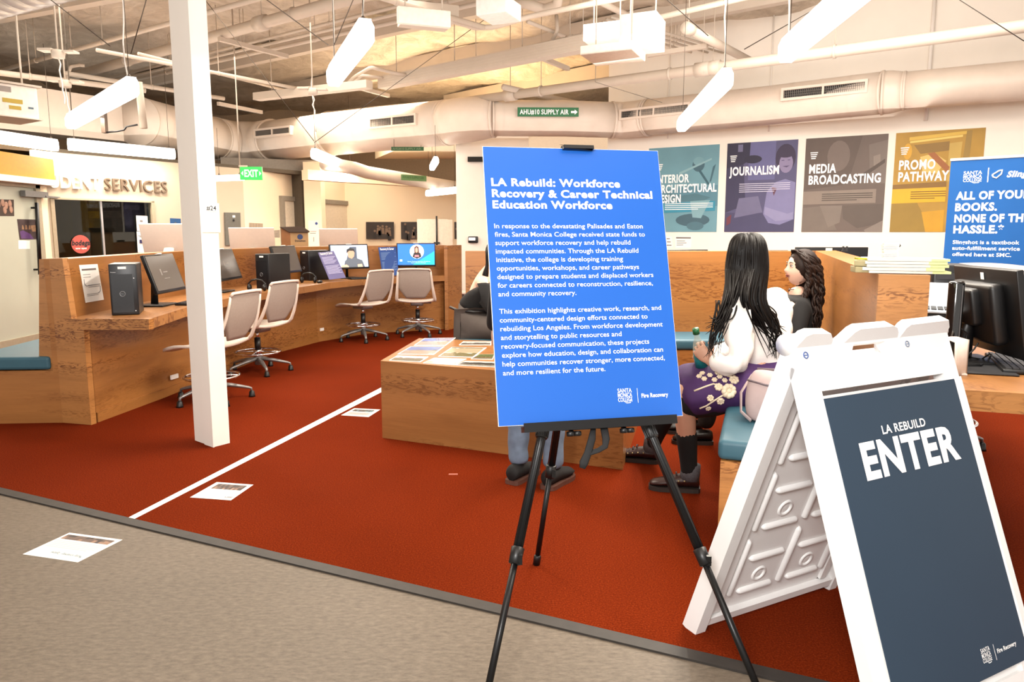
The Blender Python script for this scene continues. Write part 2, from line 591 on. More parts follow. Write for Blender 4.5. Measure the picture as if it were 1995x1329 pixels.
# pier beside the lowered ceiling
m = MB(); m.mm((-.84, 11.0, 0), (.25, 11.6, 2.75)); structure(m.build('wall_pier', WALLP))
m = MB(); m.mm((-.66, 10.93, 2.36), (-.30, 11.0, 2.43)); structure(m.build('trim_2', DARK))

# the office behind the letters: dim room seen through the glass
ds = (Vector(SW1) - Vector(SW0)).normalized(); dn = Vector((-ds.y, ds.x))
def swp(s, off=0.0, z=0.0):
    return Vector((SW0[0] + ds.x * s + dn.x * off, SW0[1] + ds.y * s + dn.y * off, z))
MS = Matrix((Vector((ds.x, ds.y, 0)), Vector((dn.x, dn.y, 0)), Vector((0, 0, 1)))).transposed().to_4x4()
MS.translation = swp(0)
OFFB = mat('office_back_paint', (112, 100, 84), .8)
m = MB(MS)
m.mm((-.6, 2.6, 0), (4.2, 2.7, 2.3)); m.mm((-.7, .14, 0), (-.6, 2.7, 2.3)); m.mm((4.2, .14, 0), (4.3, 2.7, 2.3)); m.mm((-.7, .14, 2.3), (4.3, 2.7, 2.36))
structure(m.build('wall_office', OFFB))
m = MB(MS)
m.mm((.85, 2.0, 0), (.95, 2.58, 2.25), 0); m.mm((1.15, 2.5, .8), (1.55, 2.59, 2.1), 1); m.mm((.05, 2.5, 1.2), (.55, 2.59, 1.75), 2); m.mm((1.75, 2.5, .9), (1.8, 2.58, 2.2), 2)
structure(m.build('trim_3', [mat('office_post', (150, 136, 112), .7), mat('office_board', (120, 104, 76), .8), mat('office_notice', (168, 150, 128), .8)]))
m = MB(MS)
zt = w0[1]
s0, s1 = w0[0], w1[0]
fr = .045
m.mm((s0, -.02, .78), (s0 + fr, .06, zt)); m.mm((s1 - fr, -.02, .78), (s1, .06, zt)); m.mm((s0, -.02, zt - fr * .5), (s1, .06, zt)); m.mm((s0, -.02, .74), (s1, .06, .80))
wf = structure(m.build('window_1', mat('window_frame_paint', (218, 200, 170), .5)))
GLASS = bpy.data.materials.new('clear_glass'); GLASS.use_nodes = True
gn = GLASS.node_tree; gn.nodes.remove(gn.nodes['Principled BSDF'])
g1 = gn.nodes.new('ShaderNodeBsdfTransparent'); g1.inputs[0].default_value = (.88, .92, .9, 1)
g2 = gn.nodes.new('ShaderNodeBsdfGlossy'); g2.inputs['Roughness'].default_value = .01
g3 = gn.nodes.new('ShaderNodeFresnel'); g3.inputs[0].default_value = 1.45
g4 = gn.nodes.new('ShaderNodeMixShader')
gn.links.new(g3.outputs[0], g4.inputs[0]); gn.links.new(g1.outputs[0], g4.inputs[1]); gn.links.new(g2.outputs[0], g4.inputs[2])
gn.links.new(g4.outputs[0], gn.nodes['Material Output'].inputs[0])
m = MB(MS); m.mm((s0, .02, .8), (s1, .028, zt)); pane = structure(m.build('window_pane', GLASS)); pane.parent = wf
m = MB(MS); m.mm((s0 + .62, .012, .8), (s0 + .645, .04, zt)); jn = structure(m.build('window_mullion', SILVER)); jn.parent = wf

# frosted glass doors on the far left
FROST = mat('frosted_glass', (206, 210, 194), .3, vary=.04, scale=2, tone=.72)
XG = -5.75
m = MB(); m.mm((XG - .06, 5.6, .09), (XG, 8.78, 1.86)); dg_ = structure(m.build('door_1', FROST))
m = MB(); m.mm((XG - .08, 5.6, 0), (XG + .03, 8.8, .1)); m.mm((XG - .08, 8.78, 0), (XG + .03, 8.86, 1.9)); m.mm((XG - .08, 5.6, 1.84), (XG + .03, 8.86, 1.9))
structure(m.build('door_frame', mat('door_frame_paint', (206, 192, 166), .5))).parent = dg_
hp = [onwall(60, 395, (XG, 5), (XG, 9)), onwall(67, 535, (XG, 5), (XG, 9))]
m = MB(); m.tube([hp[0] + Vector((.07, 0, 0)), hp[1] + Vector((.07, 0, 0))], .022, 8)
for h in hp: m.cyl(h + Vector((0, 0, -.06 if h is hp[0] else .06)), h + Vector((.07, 0, -.06 if h is hp[0] else .06)), .012, 8)
structure(m.build('door_handle', BLACKM)).parent = dg_
m = MB(); c_ = onwall(48, 371, (XG, 5), (XG, 9)); m.box(c_ + Vector((.05, .1, -.04)), (.06, .42, .07)); m.box(c_ + Vector((.08, .45, -.06)), (.02, .4, .02))
structure(m.build('door_closer', GREYM)).parent = dg_
m = MB(); m.mm((XG - .06, 8.86, 0), (XG + .01, 9.02, 2.3)); structure(m.build('wall_left', WARMW))
# yellow band over the doors
m = MB(); m.mm((XG - .2, 4.5, 1.95), (XG + .13, 9.0, 2.2)); structure(m.build('trim_4', mat('yellow_paint', (240, 178, 32), .5)))
m = MB(); m.mm((XG - .2, 4.5, 1.88), (XG + .15, 9.02, 1.95)); structure(m.build('trim_5', WHITE))
# double door in the back wall
bd = (Vector(BW1) - Vector(BW0)).normalized(); bn = Vector((-bd.y, bd.x))
MBW = Matrix((Vector((bd.x, bd.y, 0)), Vector((bn.x, bn.y, 0)), Vector((0, 0, 1)))).transposed().to_4x4(); MBW.translation = Vector((BW0[0], BW0[1], 0))
def bw(px, py):
    P = onwall(px, py, BW0, BW1); return (Vector((P.x, P.y)) - Vector(BW0)).length, P.z
d0, d1 = bw(549, 391), bw(676, 400)
m = MB(MBW); m.mm((d0[0], -.03, 0), (d1[0], 0, d0[1]))
dd = structure(m.build('door_2', mat('door_paint', (214, 202, 182), .6)))
m = MB(MBW); m.mm((d0[0] - .08, -.06, 0), (d0[0], .0, d0[1] + .08)); m.mm((d1[0], -.06, 0), (d1[0] + .12, .0, d0[1] + .08)); m.mm((d0[0], -.06, d0[1]), (d1[0], 0, d0[1] + .08))
structure(m.build('door_frame', mat('back_door_frame', (176, 166, 150), .6))).parent = dd

# ================================================================== columns
m = MB()
k0, k1, k2 = Vector((-2.016, 4.434)), Vector((-1.836, 4.291)), Vector((-1.772, 4.378))
k3 = k0 + (k2 - k1)
m.prism([tuple(k) for k in (k0, k1, k2, k3)], 0, CZ)
e1 = (k1 - k0).normalized(); e2 = (k2 - k1).normalized()
# flange lip along the corner
m.prism([tuple(k1 - e1 * .10), tuple(k1 - e1 * .10 - e2 * .008), tuple(k1 + e1 * .006 - e2 * .008), tuple(k1 + e1 * .006)], 0, CZ)
structure(m.build('column', WHITE))
m = MB(); P = ony(616, 480, 12.6); m.mm((P.x - .145, 12.48, 0), (P.x + .145, 12.76, 2.5)); structure(m.build('column', WARMW))

m = MB(); q0, q1, q2 = onz(876, 624, .0068), onz(882, 612, .0068), onz(897, 624, .0068)
m.tube([q1, q0, q2], .018, 4, flat=.02); tag(m.build('floor_tape', mat('white_tape', (244, 240, 234), .6)), 'small corner mark of white tape on the carpet at the far end of the counter', 'tape')

# ================================================================== pendant lamps
LAMPW = mat('lamp_diffuser', (255, 247, 234), .5, emit=5.5, vary=0)
LAMPH = mat('lamp_housing', (244, 240, 234), .4, emit=1.2, vary=0)
CORDW = mat('white_cord', (236, 230, 222), .6, vary=0)
WIRE = mat('steel_wire', (120, 108, 96), .4, .5, vary=0)
def squiggle(a, b, n=10, amp=.012, seed=0):
    r = random.Random(seed); a, b = Vector(a), Vector(b); out = []
    for i in range(n + 1):
        t = i / n; p = a.lerp(b, t)
        if 0 < i < n: p += Vector((r.uniform(-amp, amp), r.uniform(-amp, amp), 0))
        out.append(p)
    return out
def pendant(A, B, label, drop=1.0, cords=(True, False), w=.10, h=.13, power=0, vee=None, plain=False):
    A, B = Vector(A), Vector(B)
    L = (B - A).length; mid = (A + B) / 2
    rz = math.atan2((B - A).y, (B - A).x)
    t = thing('pendant_light', label, 'lamp', mid, rz, 'linear pendant lights')
    m = MB()
    prof = [(-w * .36, h / 2), (w * .36, h / 2), (w / 2, h * .28), (w / 2, -h * .3), (w * .34, -h / 2), (-w * .34, -h / 2), (-w / 2, -h * .3), (-w / 2, h * .28)]
    n = len(prof)
    vs = [(sx, y, z) for sx in (-L / 2, L / 2) for y, z in prof]
    m.add(vs, [tuple(range(n)), tuple(range(2 * n - 1, n - 1, -1))] + [(i, i + n, (i + 1) % n + n, (i + 1) % n) for i in range(n)])
    m.build('diffuser', LAMPW, t)
    m = MB(); m.mm((-L / 2 - .004, -w * .34, h / 2 - .004), (L / 2 + .004, w * .34, h / 2 + .012)); m.build('housing', LAMPH, t)
    if not plain:
        for i, sx in enumerate((-1, 1)):
            x = sx * (L / 2 - .06)
            m = MB()
            m.tube([(x, 0, h / 2), (x, 0, drop)], .0028, 5)
            m.lathe([(.012, 0), (.016, .01), (.006, .03)], 8, (x, 0, h / 2 + .01))
            m.build('hanging_wire', WIRE, t)
            if cords[i]:
                m = MB(); m.tube(squiggle((x + .02, 0, h / 2), (x + .02, .02, drop), 9, .016, i + len(label)), .0055, 6); m.build('power_cord', CORDW, t)
    if power:
        l = bpy.data.lights.new('lamp_glow', 'AREA'); l.shape = 'RECTANGLE'; l.size = L; l.size_y = w; l.energy = power; l.color = (1, .9, .76)
        o = bpy.data.objects.new('lamp_glow', l); C.objects.link(o); o.parent = t; o.location = (0, 0, -h / 2 - .01)
    return t
def lampz(a, b, z, *r, **k):
    return pendant(onz(*a, z), onz(*b, z), *r, **k)
lampz((712, 64), (650, 150), 2.42, 'short pendant lamp hanging over the walkway just beside the white steel column', 1.6, (True, True), power=22)
lampz((1415, 154), (1328, 244), 2.40, 'long pendant lamp hanging before the duct grille, tilted away from the viewer', 1.75, (True, False), power=45)
pendant((1.48, 2.3, 2.42), onz(1532, 101, 2.42), 'nearest pendant lamp, large and cut off by the top of the photo', 1.7, (False, True), power=30)
lampz((257, 170), (138, 238), 2.40, 'pendant lamp glowing over the black bracket left of the white column', 1.3, (True, False), power=22)
lampz((135, 282), (338, 301), 2.38, 'pendant lamp running level into the white column, above the raised letters', 1.2, (False, False), power=12)
lampz((-30, 264), (108, 284), 2.38, 'pendant lamp over the yellow band at the far left', 1.2, (False, False), power=8)
lampz((612, 300), (684, 329), 2.38, 'pendant lamp hanging under the bend of the round duct by the far column', 1.2, (True, False), power=40)
pendant(ony(849, 311, 10.4), ony(842, 328, 11.4), 'small pendant lamp seen nearly end-on beneath the duct', .5, (False, False), w=.085, h=.10)
pendant(ony(833, 379, 13.2), ony(889, 369, 12.2), 'low pendant lamp touching the white pier at the back', .8, (False, False), w=.085, h=.10)
pendant(ony(421, 348, 10.4), ony(474, 347, 10.2), 'pendant lamp below the green exit sign', .7, (False, False), w=.06, h=.07)

# ================================================================== round supply duct
DZ = 2.9
def dpt(px, py): return onz(px, py, DZ)
t = thing('air_duct', 'large round white supply-air duct running across the room under the deck', 'duct', dpt(650, 260))
segs = [  # (name, points, radii, mi)
    ('duct_section', [(268, 236), (330, 250), (418, 270)], [.345, .345, .35]),
    ('duct_elbow', [(418, 270), (455, 277), (500, 278), (532, 274)], [.355, .36, .36, .36]),
    ('duct_section', [(530, 274), (600, 266), (648, 260)], [.335, .335, .335]),
    ('duct_section', [(645, 260.5), (750, 250), (872, 239)], [.345, .335, .32]),
    ('duct_elbow', [(872, 239), (905, 234), (935, 231), (962, 230)], [.32, .315, .30, .262]),
    ('duct_section', [(960, 230), (1000, 230.5), (1100, 231), (1192, 234)], [.246, .246, .246, .246]),
    ('duct_elbow', [(1192, 234), (1215, 234.5), (1240, 232), (1262, 229)], [.25, .25, .25, .25]),
    ('duct_section', [(1262, 229), (1495, 206), (1720, 181)], [.243, .238, .236]),
    ('duct_reducer', [(1720, 181), (1738, 179.5), (1762, 177)], [.24, .236, .208]),
    ('duct_section', [(1762, 177), (1995, 157), (2160, 144)], [.205, .205, .205]),
]
for nm, pts, rs in segs:
    P = [dpt(*p) for p in pts]
    # resample, with thin raised seams every so often
    path, rad, seams = [], [], []
    tot = sum((P[i + 1] - P[i]).length for i in range(len(P) - 1))
    step = .30 if nm == 'duct_section' else .2
    for i in range(len(P) - 1):
        d = (P[i + 1] - P[i]); n_ = max(2, int(d.length / step))
        for k in range(n_):
            f = k / n_; r_ = rs[i] * (1 - f) + rs[i + 1] * f
            c_ = P[i] + d * f
            path.append(c_); rad.append(r_)
            if nm == 'duct_section' and k: seams.append((c_, d.normalized() * .005, r_ + .0025))
    path.append(P[-1]); rad.append(rs[-1])
    m = MB(); m.tube(path, rad, 36)
    for c_, e_, r_ in seams: m.tube([c_ - e_, c_ + e_], r_, 36, cap=False)
    for i in (0, -1):
        d = (path[1] - path[0] if i == 0 else path[-1] - path[-2]).normalized()
        m.tube([path[i] - d * .012, path[i] + d * .012], rad[i] + .008, 36)
    m.build(nm, DUCTP, t, world=True)
GRILLE = mat('grille_dark', (58, 54, 50), .6)
def grille(pa, pb, hpx, r):
    """sidewall register standing off the duct skin; pa, pb = image ends of its centre line"""
    A = dpt(*pa); B = dpt(*pb)
    d = (B - A).normalized(); L = (B - A).length
    n = Vector((d.y, -d.x, 0))
    if n.dot(-A) < 0: n = -n
    dz, h = hpx
    M = Matrix((d, -n, Vector((0, 0, 1)))).transposed().to_4x4(); M.translation = (A + B) / 2 + n * (r * .985) + Vector((0, 0, dz))
    b = .03
    m = MB(M)
    m.mm((-L / 2 - b, -.02, -h / 2 - b), (L / 2 + b, .06, -h / 2)); m.mm((-L / 2 - b, -.02, h / 2), (L / 2 + b, .06, h / 2 + b))
    m.mm((-L / 2 - b, -.02, -h / 2), (-L / 2, .06, h / 2)); m.mm((L / 2, -.02, -h / 2), (L / 2 + b, .06, h / 2)); m.mm((-.012, -.02, -h / 2), (.012, .06, h / 2))
    g = m.build('grille', DUCTP, t, world=True)
    def sub(mb, nm, mt):
        o = mb.build(nm, mt, t, world=True); o.parent = g
    m = MB(M); m.mm((-L / 2, .02, -h / 2), (L / 2, .05, h / 2)); sub(m, 'grille_backing', GRILLE)
    m = MB(M)
    k = int(L / .022)
    for i in range(k):
        x = -L / 2 + (i + .5) * L / k
        m.mm((x - .0022, -.005, -h / 2), (x + .0022, .012, h / 2))
    for z in (-h / 6, h / 6): m.mm((-L / 2, 0, z - .002), (L / 2, .014, z + .002))
    sub(m, 'grille_slats', mat('grille_slat', (150, 142, 134), .5))
grille((530, 272), (596, 265.5), (.06, .085), .345)
grille((752, 250), (836, 242), (.03, .105), .345)
grille((1228, 233), (1356, 220), (.03, .085), .268)
grille((1537, 200), (1692, 184.5), (.06, .09), .243)

GREEN = mat('sign_green', (20, 128, 70), .5, vary=0)
A, B = dpt(1007, 229), dpt(1123, 229.5)
d = (B - A).normalized(); n = Vector((d.y, -d.x, 0))
if n.dot(-A) < 0: n = -n
M = Matrix((d, -n, Vector((0, 0, 1)))).transposed().to_4x4(); M.translation = (A + B) / 2 + n * .262 + Vector((0, 0, .035))
L = (B - A).length
m = MB(M); m.mm((-L / 2, 0, -.06), (L / 2, .012, .06)); g = m.build('label_plate', GREEN, t, world=True); g['label'] = 'green duct label with white lettering and an arrow'
m = MB(M); m.text('AHU#10 SUPPLY AIR', .062, (-L / 2 + .03, -.002, -.031), mi=0, width=L * .80, bold=.02)
x = L / 2 - .105
m.add([(x, -.002, -.014), (x + .05, -.002, -.014), (x + .05, -.002, -.034), (x + .09, -.002, 0), (x + .05, -.002, .034), (x + .05, -.002, .014), (x, -.002, .014)], [(0, 1, 2, 3, 4, 5, 6)])
m.build('lettering', PRINTW, t, world=True).parent = g
# second duct at the back, with its own faded label
pts = [ony(632, 318, 11.2), ony(690, 328, 11.8), ony(715, 336, 12.2), ony(865, 361, 13.0), ony(905, 367, 13.3)]
m = MB(); m.tube(pts, .105, 20)
t = thing('air_duct', 'thin round duct running low across the back of the room', 'duct', pts[0])
m.build('duct_section', DUCTP, t, world=True)
A, B = ony(779, 346, 12.35), ony(828, 349, 12.6)
d = (B - A).normalized(); n = Vector((d.y, -d.x, 0)); M = Matrix((d, -n, Vector((0, 0, 1)))).transposed().to_4x4(); M.translation = (A + B) / 2
L = (B - A).length
m = MB(M); m.mm((-L / 2, -.06, -.045), (L / 2, -.05, .05)); g = m.build('label_plate', mat('faded_green', (120, 164, 104), .6), t, world=True); g['label'] = 'faded green duct label'
m = MB(M); m.text('AHU#10 SUPPLY AIR', .04, (-L / 2 + .02, -.062, -.01), width=L * .85); m.build('lettering', mat('deep_green', (50, 110, 60), .6), t, world=True).parent = g
A, B = ony(763, 292, 10.9), ony(825, 288, 10.9)
M = Matrix.Translation((A + B) / 2)
t = thing('duct_label', 'dark green label in the shade under the round duct', 'sign', M=M)
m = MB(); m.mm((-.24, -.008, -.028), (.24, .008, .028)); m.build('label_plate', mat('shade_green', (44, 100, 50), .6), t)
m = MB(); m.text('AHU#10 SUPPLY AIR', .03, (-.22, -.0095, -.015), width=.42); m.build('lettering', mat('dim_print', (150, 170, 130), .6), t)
for x in (-.2, .2):
    m = MB(); m.tube([(x, 0, .02), (x, 0, .14)], .004, 5); m.build('strap', WIRE, t)

# ================================================================== rectangular duct and air unit, far left
A, B = onz(-60, 150, 3.2), onz(292, 203, 3.2)
d = (B - A).normalized(); n = Vector((-d.y, d.x, 0)) * .55
m = MB(); m.prism([(P.x, P.y) for P in (A, B, B + n, A + n)], 2.62, 3.2)
tag(m.build('rectangular_duct', DUCTP), 'big white rectangular duct behind the air unit at the upper left', 'duct')
A, B = ony(-40, 162, 6.0), ony(72, 172, 6.35)
d = (B - A).normalized(); rz = math.atan2(d.y, d.x)
t = thing('air_unit', 'white boxed air unit with yellow stickers hanging at the upper left', 'air unit', (B.x, B.y, 2.28), rz)
m = MB(); m.box((-.45, .2, .125), (.9, .4, .265), bev=.01); m.build('unit_body', mat('unit_white', (222, 210, 200), .5), t)
m = MB(); m.mm((-.47, -.02, .258), (.03, .42, .275)); m.mm((-.9, -.02, -.012), (.02, .42, -.004)); m.build('unit_rim', CEILP, t)
YEL = mat('yellow_sticker', (224, 190, 70), .6, vary=0)
for nm, a, b, mm_ in (('warning_sticker', (-.27, .105), (-.12, .14), YEL), ('warning_sticker', (-.225, .055), (-.135, .085), YEL), ('blue_sticker', (-.08, .075), (-.04, .09), mat('slate_print', (96, 120, 140), .6)), ('grey_sticker', (-.42, .19), (-.20, .235), mat('grey_print', (184, 170, 162), .6))):
    m = MB(); m.mm((a[0], -.0025, a[1]), (b[0], -.0005, b[1])); m.build(nm, mm_, t)
for x in (-.35, -.03):
    m = MB(); m.tube([(x, .2, .27), (x, .2, 1.85)], .008, 6); m.build('threaded_rod', CEILP, t)
# black bracket and grey pipe beside the glowing lamp
t = thing('wall_bracket', 'dark bracket with a drooping cable under the glowing lamp', 'bracket', ony(203, 238, 6.6))
P0 = ony(203, 238, 6.6)
m = MB(); m.box((0, 0, 0), (.035, .05, .19)); m.build('bracket_plate', mat('brown_bracket', (92, 72, 58), .5), t)
m = MB(); m.tube([Vector((0, 0, -.09)), ony(228, 256, 6.6) - P0, ony(242, 253, 6.6) - P0, ony(246, 247, 6.6) - P0, ony(268, 243, 6.6) - P0], .008, 6); m.build('cable', BLACK, t)
m = MB(); m.tube([ony(270, 160, 6.6), ony(280, 250, 6.6)], .032, 14); tag(m.build('vertical_pipe', CEILP), 'capped white pipe hanging straight down beside the glowing lamp', 'pipe')

# ================================================================== pipes and conduits under the deck
def pipe(a, b, z, r, label, cat='pipe', ext=(0, 0), nm='ceiling_pipe', group='pipes under the deck', couplings=()):
    A, B = onz(*a, z), onz(*b, z); d = (B - A).normalized()
    A2, B2 = A - d * ext[0], B + d * ext[1]
    m = MB(); m.tube([A2, B2], r, 12)
    for c in couplings:
        Q = A.lerp(B, c); m.tube([Q - d * r * 1.4, Q + d * r * 1.4], r * 1.35, 12)
        m.tube([Q, (Q.x, Q.y, CZ - .1)], .006, 5)
    n = int((B2 - A2).length / 1.8)
    for i in range(1, n + 1):
        Q = A2.lerp(B2, i / (n + 1)); m.tube([(Q.x, Q.y, z + r), (Q.x, Q.y, CZ - .08)], .005, 5)
        m.tube([Q - d * .012, Q + d * .012], r * 1.2, 12)
    o = m.build(nm, CEILP); tag(o, label, cat, group)
    return o
pipe((0, 138), (400, 26), 3.55, .026, 'slim straight pipe crossing from the top left over the air unit', ext=(.6, 3), couplings=(.42,))
pipe((150, 146), (640, 9), 3.6, .062, 'thick sprinkler main with a round coupling passing behind the white column', ext=(.3, 3), couplings=(.8,))
pipe((215, 151), (812, 3), 3.68, .02, 'thin conduit just under the thick sprinkler main', ext=(0, 2))
pipe((215, 158), (830, 14), 3.62, .018, 'second thin conduit running parallel below the first', ext=(0, 2))
pipe((215, 166), (760, 45), 3.66, .024, 'conduit passing behind the short pendant lamp', ext=(0, 2))
pipe((960, 190), (1995, 51), 3.15, .06, 'white sprinkler pipe running along the poster wall above the duct', ext=(1.0, 2), couplings=(.05, .5, .52))
pipe((905, 122), (1560, -30), 3.5, .028, 'white pipe crossing the top right over the boxed unit', ext=(1.5, 1), couplings=(.4,))
pipe((760, 0), (942, 53), 3.3, .026, 'conduit coming down from the top edge and bending level', ext=(1, 0))
pipe((1182, 10), (1256, 46), 3.5, .03, 'short pipe running into the boxed unit', ext=(1, 0))
pipe((1028, 42), (1146, 90), 3.6, .022, 'conduit running up to the wireway beside the boxed unit', ext=(0, .3))
pipe((1337, 54), (1460, 118), 3.35, .045, 'jointed drain pipe dropping toward the poster wall', ext=(0, 0), couplings=(.03,))
pipe((500, 157), (610, 178), 3.3, .022, 'conduit leading to the junction box in front of the round duct', ext=(2, 0))
pipe((400, 137), (452, 150), 3.45, .02, 'conduit stub right of the white column', ext=(1, 1))
pipe((0, 142), (115, 156), 3.2, .035, 'level pipe behind the junction box at the upper left', ext=(1, 1))
pipe((160, 148), (235, 160), 3.3, .03, 'pipe stub above the rectangular duct', ext=(.2, 1.5))
pipe((1010, 176), (1100, 196), 3.2, .04, 'pale pipe stub above the green duct label', ext=(.3, .3))
for i, (a, b) in enumerate([((1190, 55), (1400, 118)), ((1196, 49), (1405, 110)), ((1204, 44), (1412, 104)), ((1214, 40), (1418, 98))]):
    pipe(a, b, 3.75 - .03 * i, .014, ['outermost', 'second', 'third', 'innermost'][i] + ' thin conduit of the bundle behind the boxed unit', ext=(.2, .4), group='conduit bundle')
# curved conduits
def bent(pts, z, r, label):
    P = [onz(px, py, z + dz) for px, py, dz in pts]
    # smooth the corners
    Q = [P[0]]
    for i in range(1, len(P) - 1):
        for f in (.35, .2, .08): Q.append(P[i].lerp(P[i - 1], f))
        for f in (.08, .2, .35): Q.append(P[i].lerp(P[i + 1], f))
    Q.append(P[-1])
    m = MB(); m.tube(Q, r, 10); tag(m.build('bent_conduit', CEILP), label, 'pipe', 'pipes under the deck')
bent([(880, 40, 0), (925, 54, 0), (960, 53, 0), (1040, 30, .1), (1240, -10, .1)], 3.3, .026, 'conduit with a long bend left of the boxed unit')
bent([(660, 178, 0), (690, 150, .12), (722, 131, .12), (760, 140, .12), (800, 148, .1)], 3.3, .022, 'arched conduit rising behind the short pendant lamp')
bent([(690, 160, 0), (705, 147, .08), (740, 150, .08), (760, 156, .08)], 3.35, .018, 'smaller arched conduit beside the wireway end')
bent([(1084, 30, .3), (1086, 60, .12), (1065, 98, 0), (1040, 106, 0), (990, 114, 0)], 3.45, .022, 'conduit dropping in a curve onto the wireway')
bent([(1000, 0, .2), (1060, 18, .1), (1085, 10, .1), (1090, -15, .2)], 3.5, .05, 'looped flexible duct at the top edge')
bent([(130, 150, 0), (138, 130, .1), (155, 127, .15), (165, 128, .15)], 3.3, .02, 'hooked conduit above the junction box at the upper left')

# wireways, beams and boxes
def wireway(a, b, z, w, h, label, nm='wireway', ribs=0, group=None, m_=None):
    A, B = onz(*a, z), onz(*b, z); d = (B - A).normalized(); n = Vector((-d.y, d.x, 0))
    M = Matrix((d, n, Vector((0, 0, 1)))).transposed().to_4x4(); M.translation = A
    L = (B - A).length
    m = MB(M); m.mm((0, -w / 2, 0), (L, w / 2, h))
    for i in range(ribs):
        z_ = h * (i + .5) / ribs; m.mm((0, -w / 2 - .006, z_ - .006), (L, w / 2, z_ + .006))
    for x in [k * 1.1 + .3 for k in range(int(L / 1.1))]:
        m.tube([(x, 0, h), (x, 0, CZ - z - .06)], .006, 5)
    tag(m.build(nm, m_ or CEILP), label, 'cable tray' if 'tray' in nm or 'wire' in nm else 'beam', group)
wireway((745, 174), (1180, 92), 3.3, .16, .16, 'long ribbed wireway hanging across the middle of the deck', ribs=5)
wireway((500, 196), (720, 172), 3.2, .14, .10, 'flat wireway ending behind the short pendant lamp')
wireway((672, 167), (757, 190), 3.28, .05, .05, 'strut channel hanging under the end of the long wireway', 'strut_channel', group='strut channels')
wireway((427, 80), (560, 114), 3.5, .05, .05, 'strut channel right of the white column', 'strut_channel', group='strut channels')
wireway((425, 205), (510, 222), 3.2, .05, .05, 'strut channel above the round duct at the left bend', 'strut_channel', group='strut channels')
wireway((1033, 108), (1107, 138), 3.35, .05, .05, 'strut channel with slots below the long wireway', 'strut_channel', group='strut channels')
wireway((1262, 112), (1378, 94), 3.3, .05, .05, 'strut channel holding the conduit bundle by the poster wall', 'strut_channel', group='strut channels')
wireway((785, 40), (880, 50), 3.35, .5, .12, 'flat boxed duct near the top edge', 'flat_duct')
def hung(name, px, py, Y, size, rz, label, cat, m_=None):
    P = ony(px, py, Y)
    t = thing(name, label, cat, P, rz)
    m = MB(); m.box((0, 0, 0), size, bev=.008); m.build('box_body', m_ or mat('box_paint', (222, 212, 200), .5), t)
    for sx in (-1, 1):
        m = MB(); m.tube([(sx * size[0] * .35, 0, size[2] / 2), (sx * size[0] * .35, 0, CZ - P.z - .05)], .006, 5); m.build('threaded_rod', CEILP, t)
    return t
hung('boxed_unit', 1252, 66, 6.2, (.30, .34, .25), R(-24), 'square white boxed unit hanging at the end of the long wireway', 'air unit')
hung('boxed_unit', 1182, 68, 6.6, (.34, .3, .14), R(-24), 'low white box joined behind the square boxed unit', 'air unit')
hung('boxed_unit', 1195, 105, 6.0, (.42, .42, .07), R(-24), 'flat white panel box under the square boxed unit', 'air unit')
hung('boxed_unit', 972, 20, 6.0, (.26, .3, .13), R(-24), 'white boxed unit with small print at the top edge', 'air unit', mat('cool_box', (226, 222, 218), .5))
hung('boxed_unit', 826, 34, 5.6, (.40, .05, .12), R(20), 'pale angled panel beside the conduits at the top edge', 'air unit')
for k, (px, py, Y, lab) in enumerate([(113, 105, 6.5, 'upper junction box hanging at the upper left'), (127, 163, 7.2, 'lower junction box hanging at the upper left'), (609, 178, 7.9, 'junction box hanging before the round duct')]):
    P = ony(px, py, Y)
    t = thing('junction_box', lab + ' on a rod', 'junction box', P, 0, 'hanging junction boxes')
    m = MB(); m.lathe([(.05, -.035), (.055, .0), (.05, .03)], 10); m.box((-.09, 0, .03), (.12, .1, .02)); m.box((.1, .02, .02), (.1, .09, .015)); m.build('box_body', CEILP, t)
    m = MB(); m.tube([(0, 0, .03), (0, 0, CZ - P.z - .05)], .007, 6); m.build('threaded_rod', CEILP, t)
    m = MB(); m.tube(squiggle((0, 0, -.03), (.02, 0, -.42), 7, .012, k), .006, 6); m.build('power_cord', CORDW, t)
# flat steel tie wires
wires = [((520, 0), (640, 88)), ((688, 0), (650, 90)), ((285, 0), (255, 105)), ((125, 20), (215, 90)), ((1300, 0), (1380, 70)), ((1995, 80), (1870, 0)), ((1450, 96), (1600, 10)), ((1160, 160), (1290, 200)), ((612, 278), (720, 200)), ((585, 240), (612, 275))]
for i, (a, b) in enumerate(wires):
    Y = 7.5 if i in (8, 9, 7) else 5.0
    p_, q_ = sorted((ony(*a, Y), ony(*b, Y)), key=lambda v: -v.z)
    d_ = (p_ - q_).normalized()
    if d_.z > .3: p_ = p_ + d_ * max(0, (4.1 - p_.z) / d_.z); pts = [p_, q_]
    else: pts = [(p_.x, p_.y, 4.1), p_ + Vector((0, 0, .01)), p_, q_]
    m = MB(); m.tube(pts, .0035, 5)
    tag(m.build('tie_wire', WIRE), 'thin steel tie wire slanting below the deck', 'wire', 'tie wires below the deck')
# spiral duct at the top left corner
A, B = onz(-70, 55, 3.0), onz(150, 0, 3.0)
d = (B - A).normalized(); A = A - d * .5 + Vector((0, 0, .34)); B = B + d * 1.6 + Vector((0, 0, .34))
path, rad = [], []
n_ = int((B - A).length / .16)
for k in range(n_ + 1):
    c_ = A.lerp(B, k / n_)
    path += [c_ - d * .01, c_ - d * .005, c_ + d * .005, c_ + d * .01]; rad += [.30, .307, .307, .30]
m = MB(); m.tube(path, rad, 36); tag(m.build('spiral_duct', mat('bare_duct', (196, 186, 178), .35, .4)), 'ribbed round duct cut off by the top left corner', 'duct')
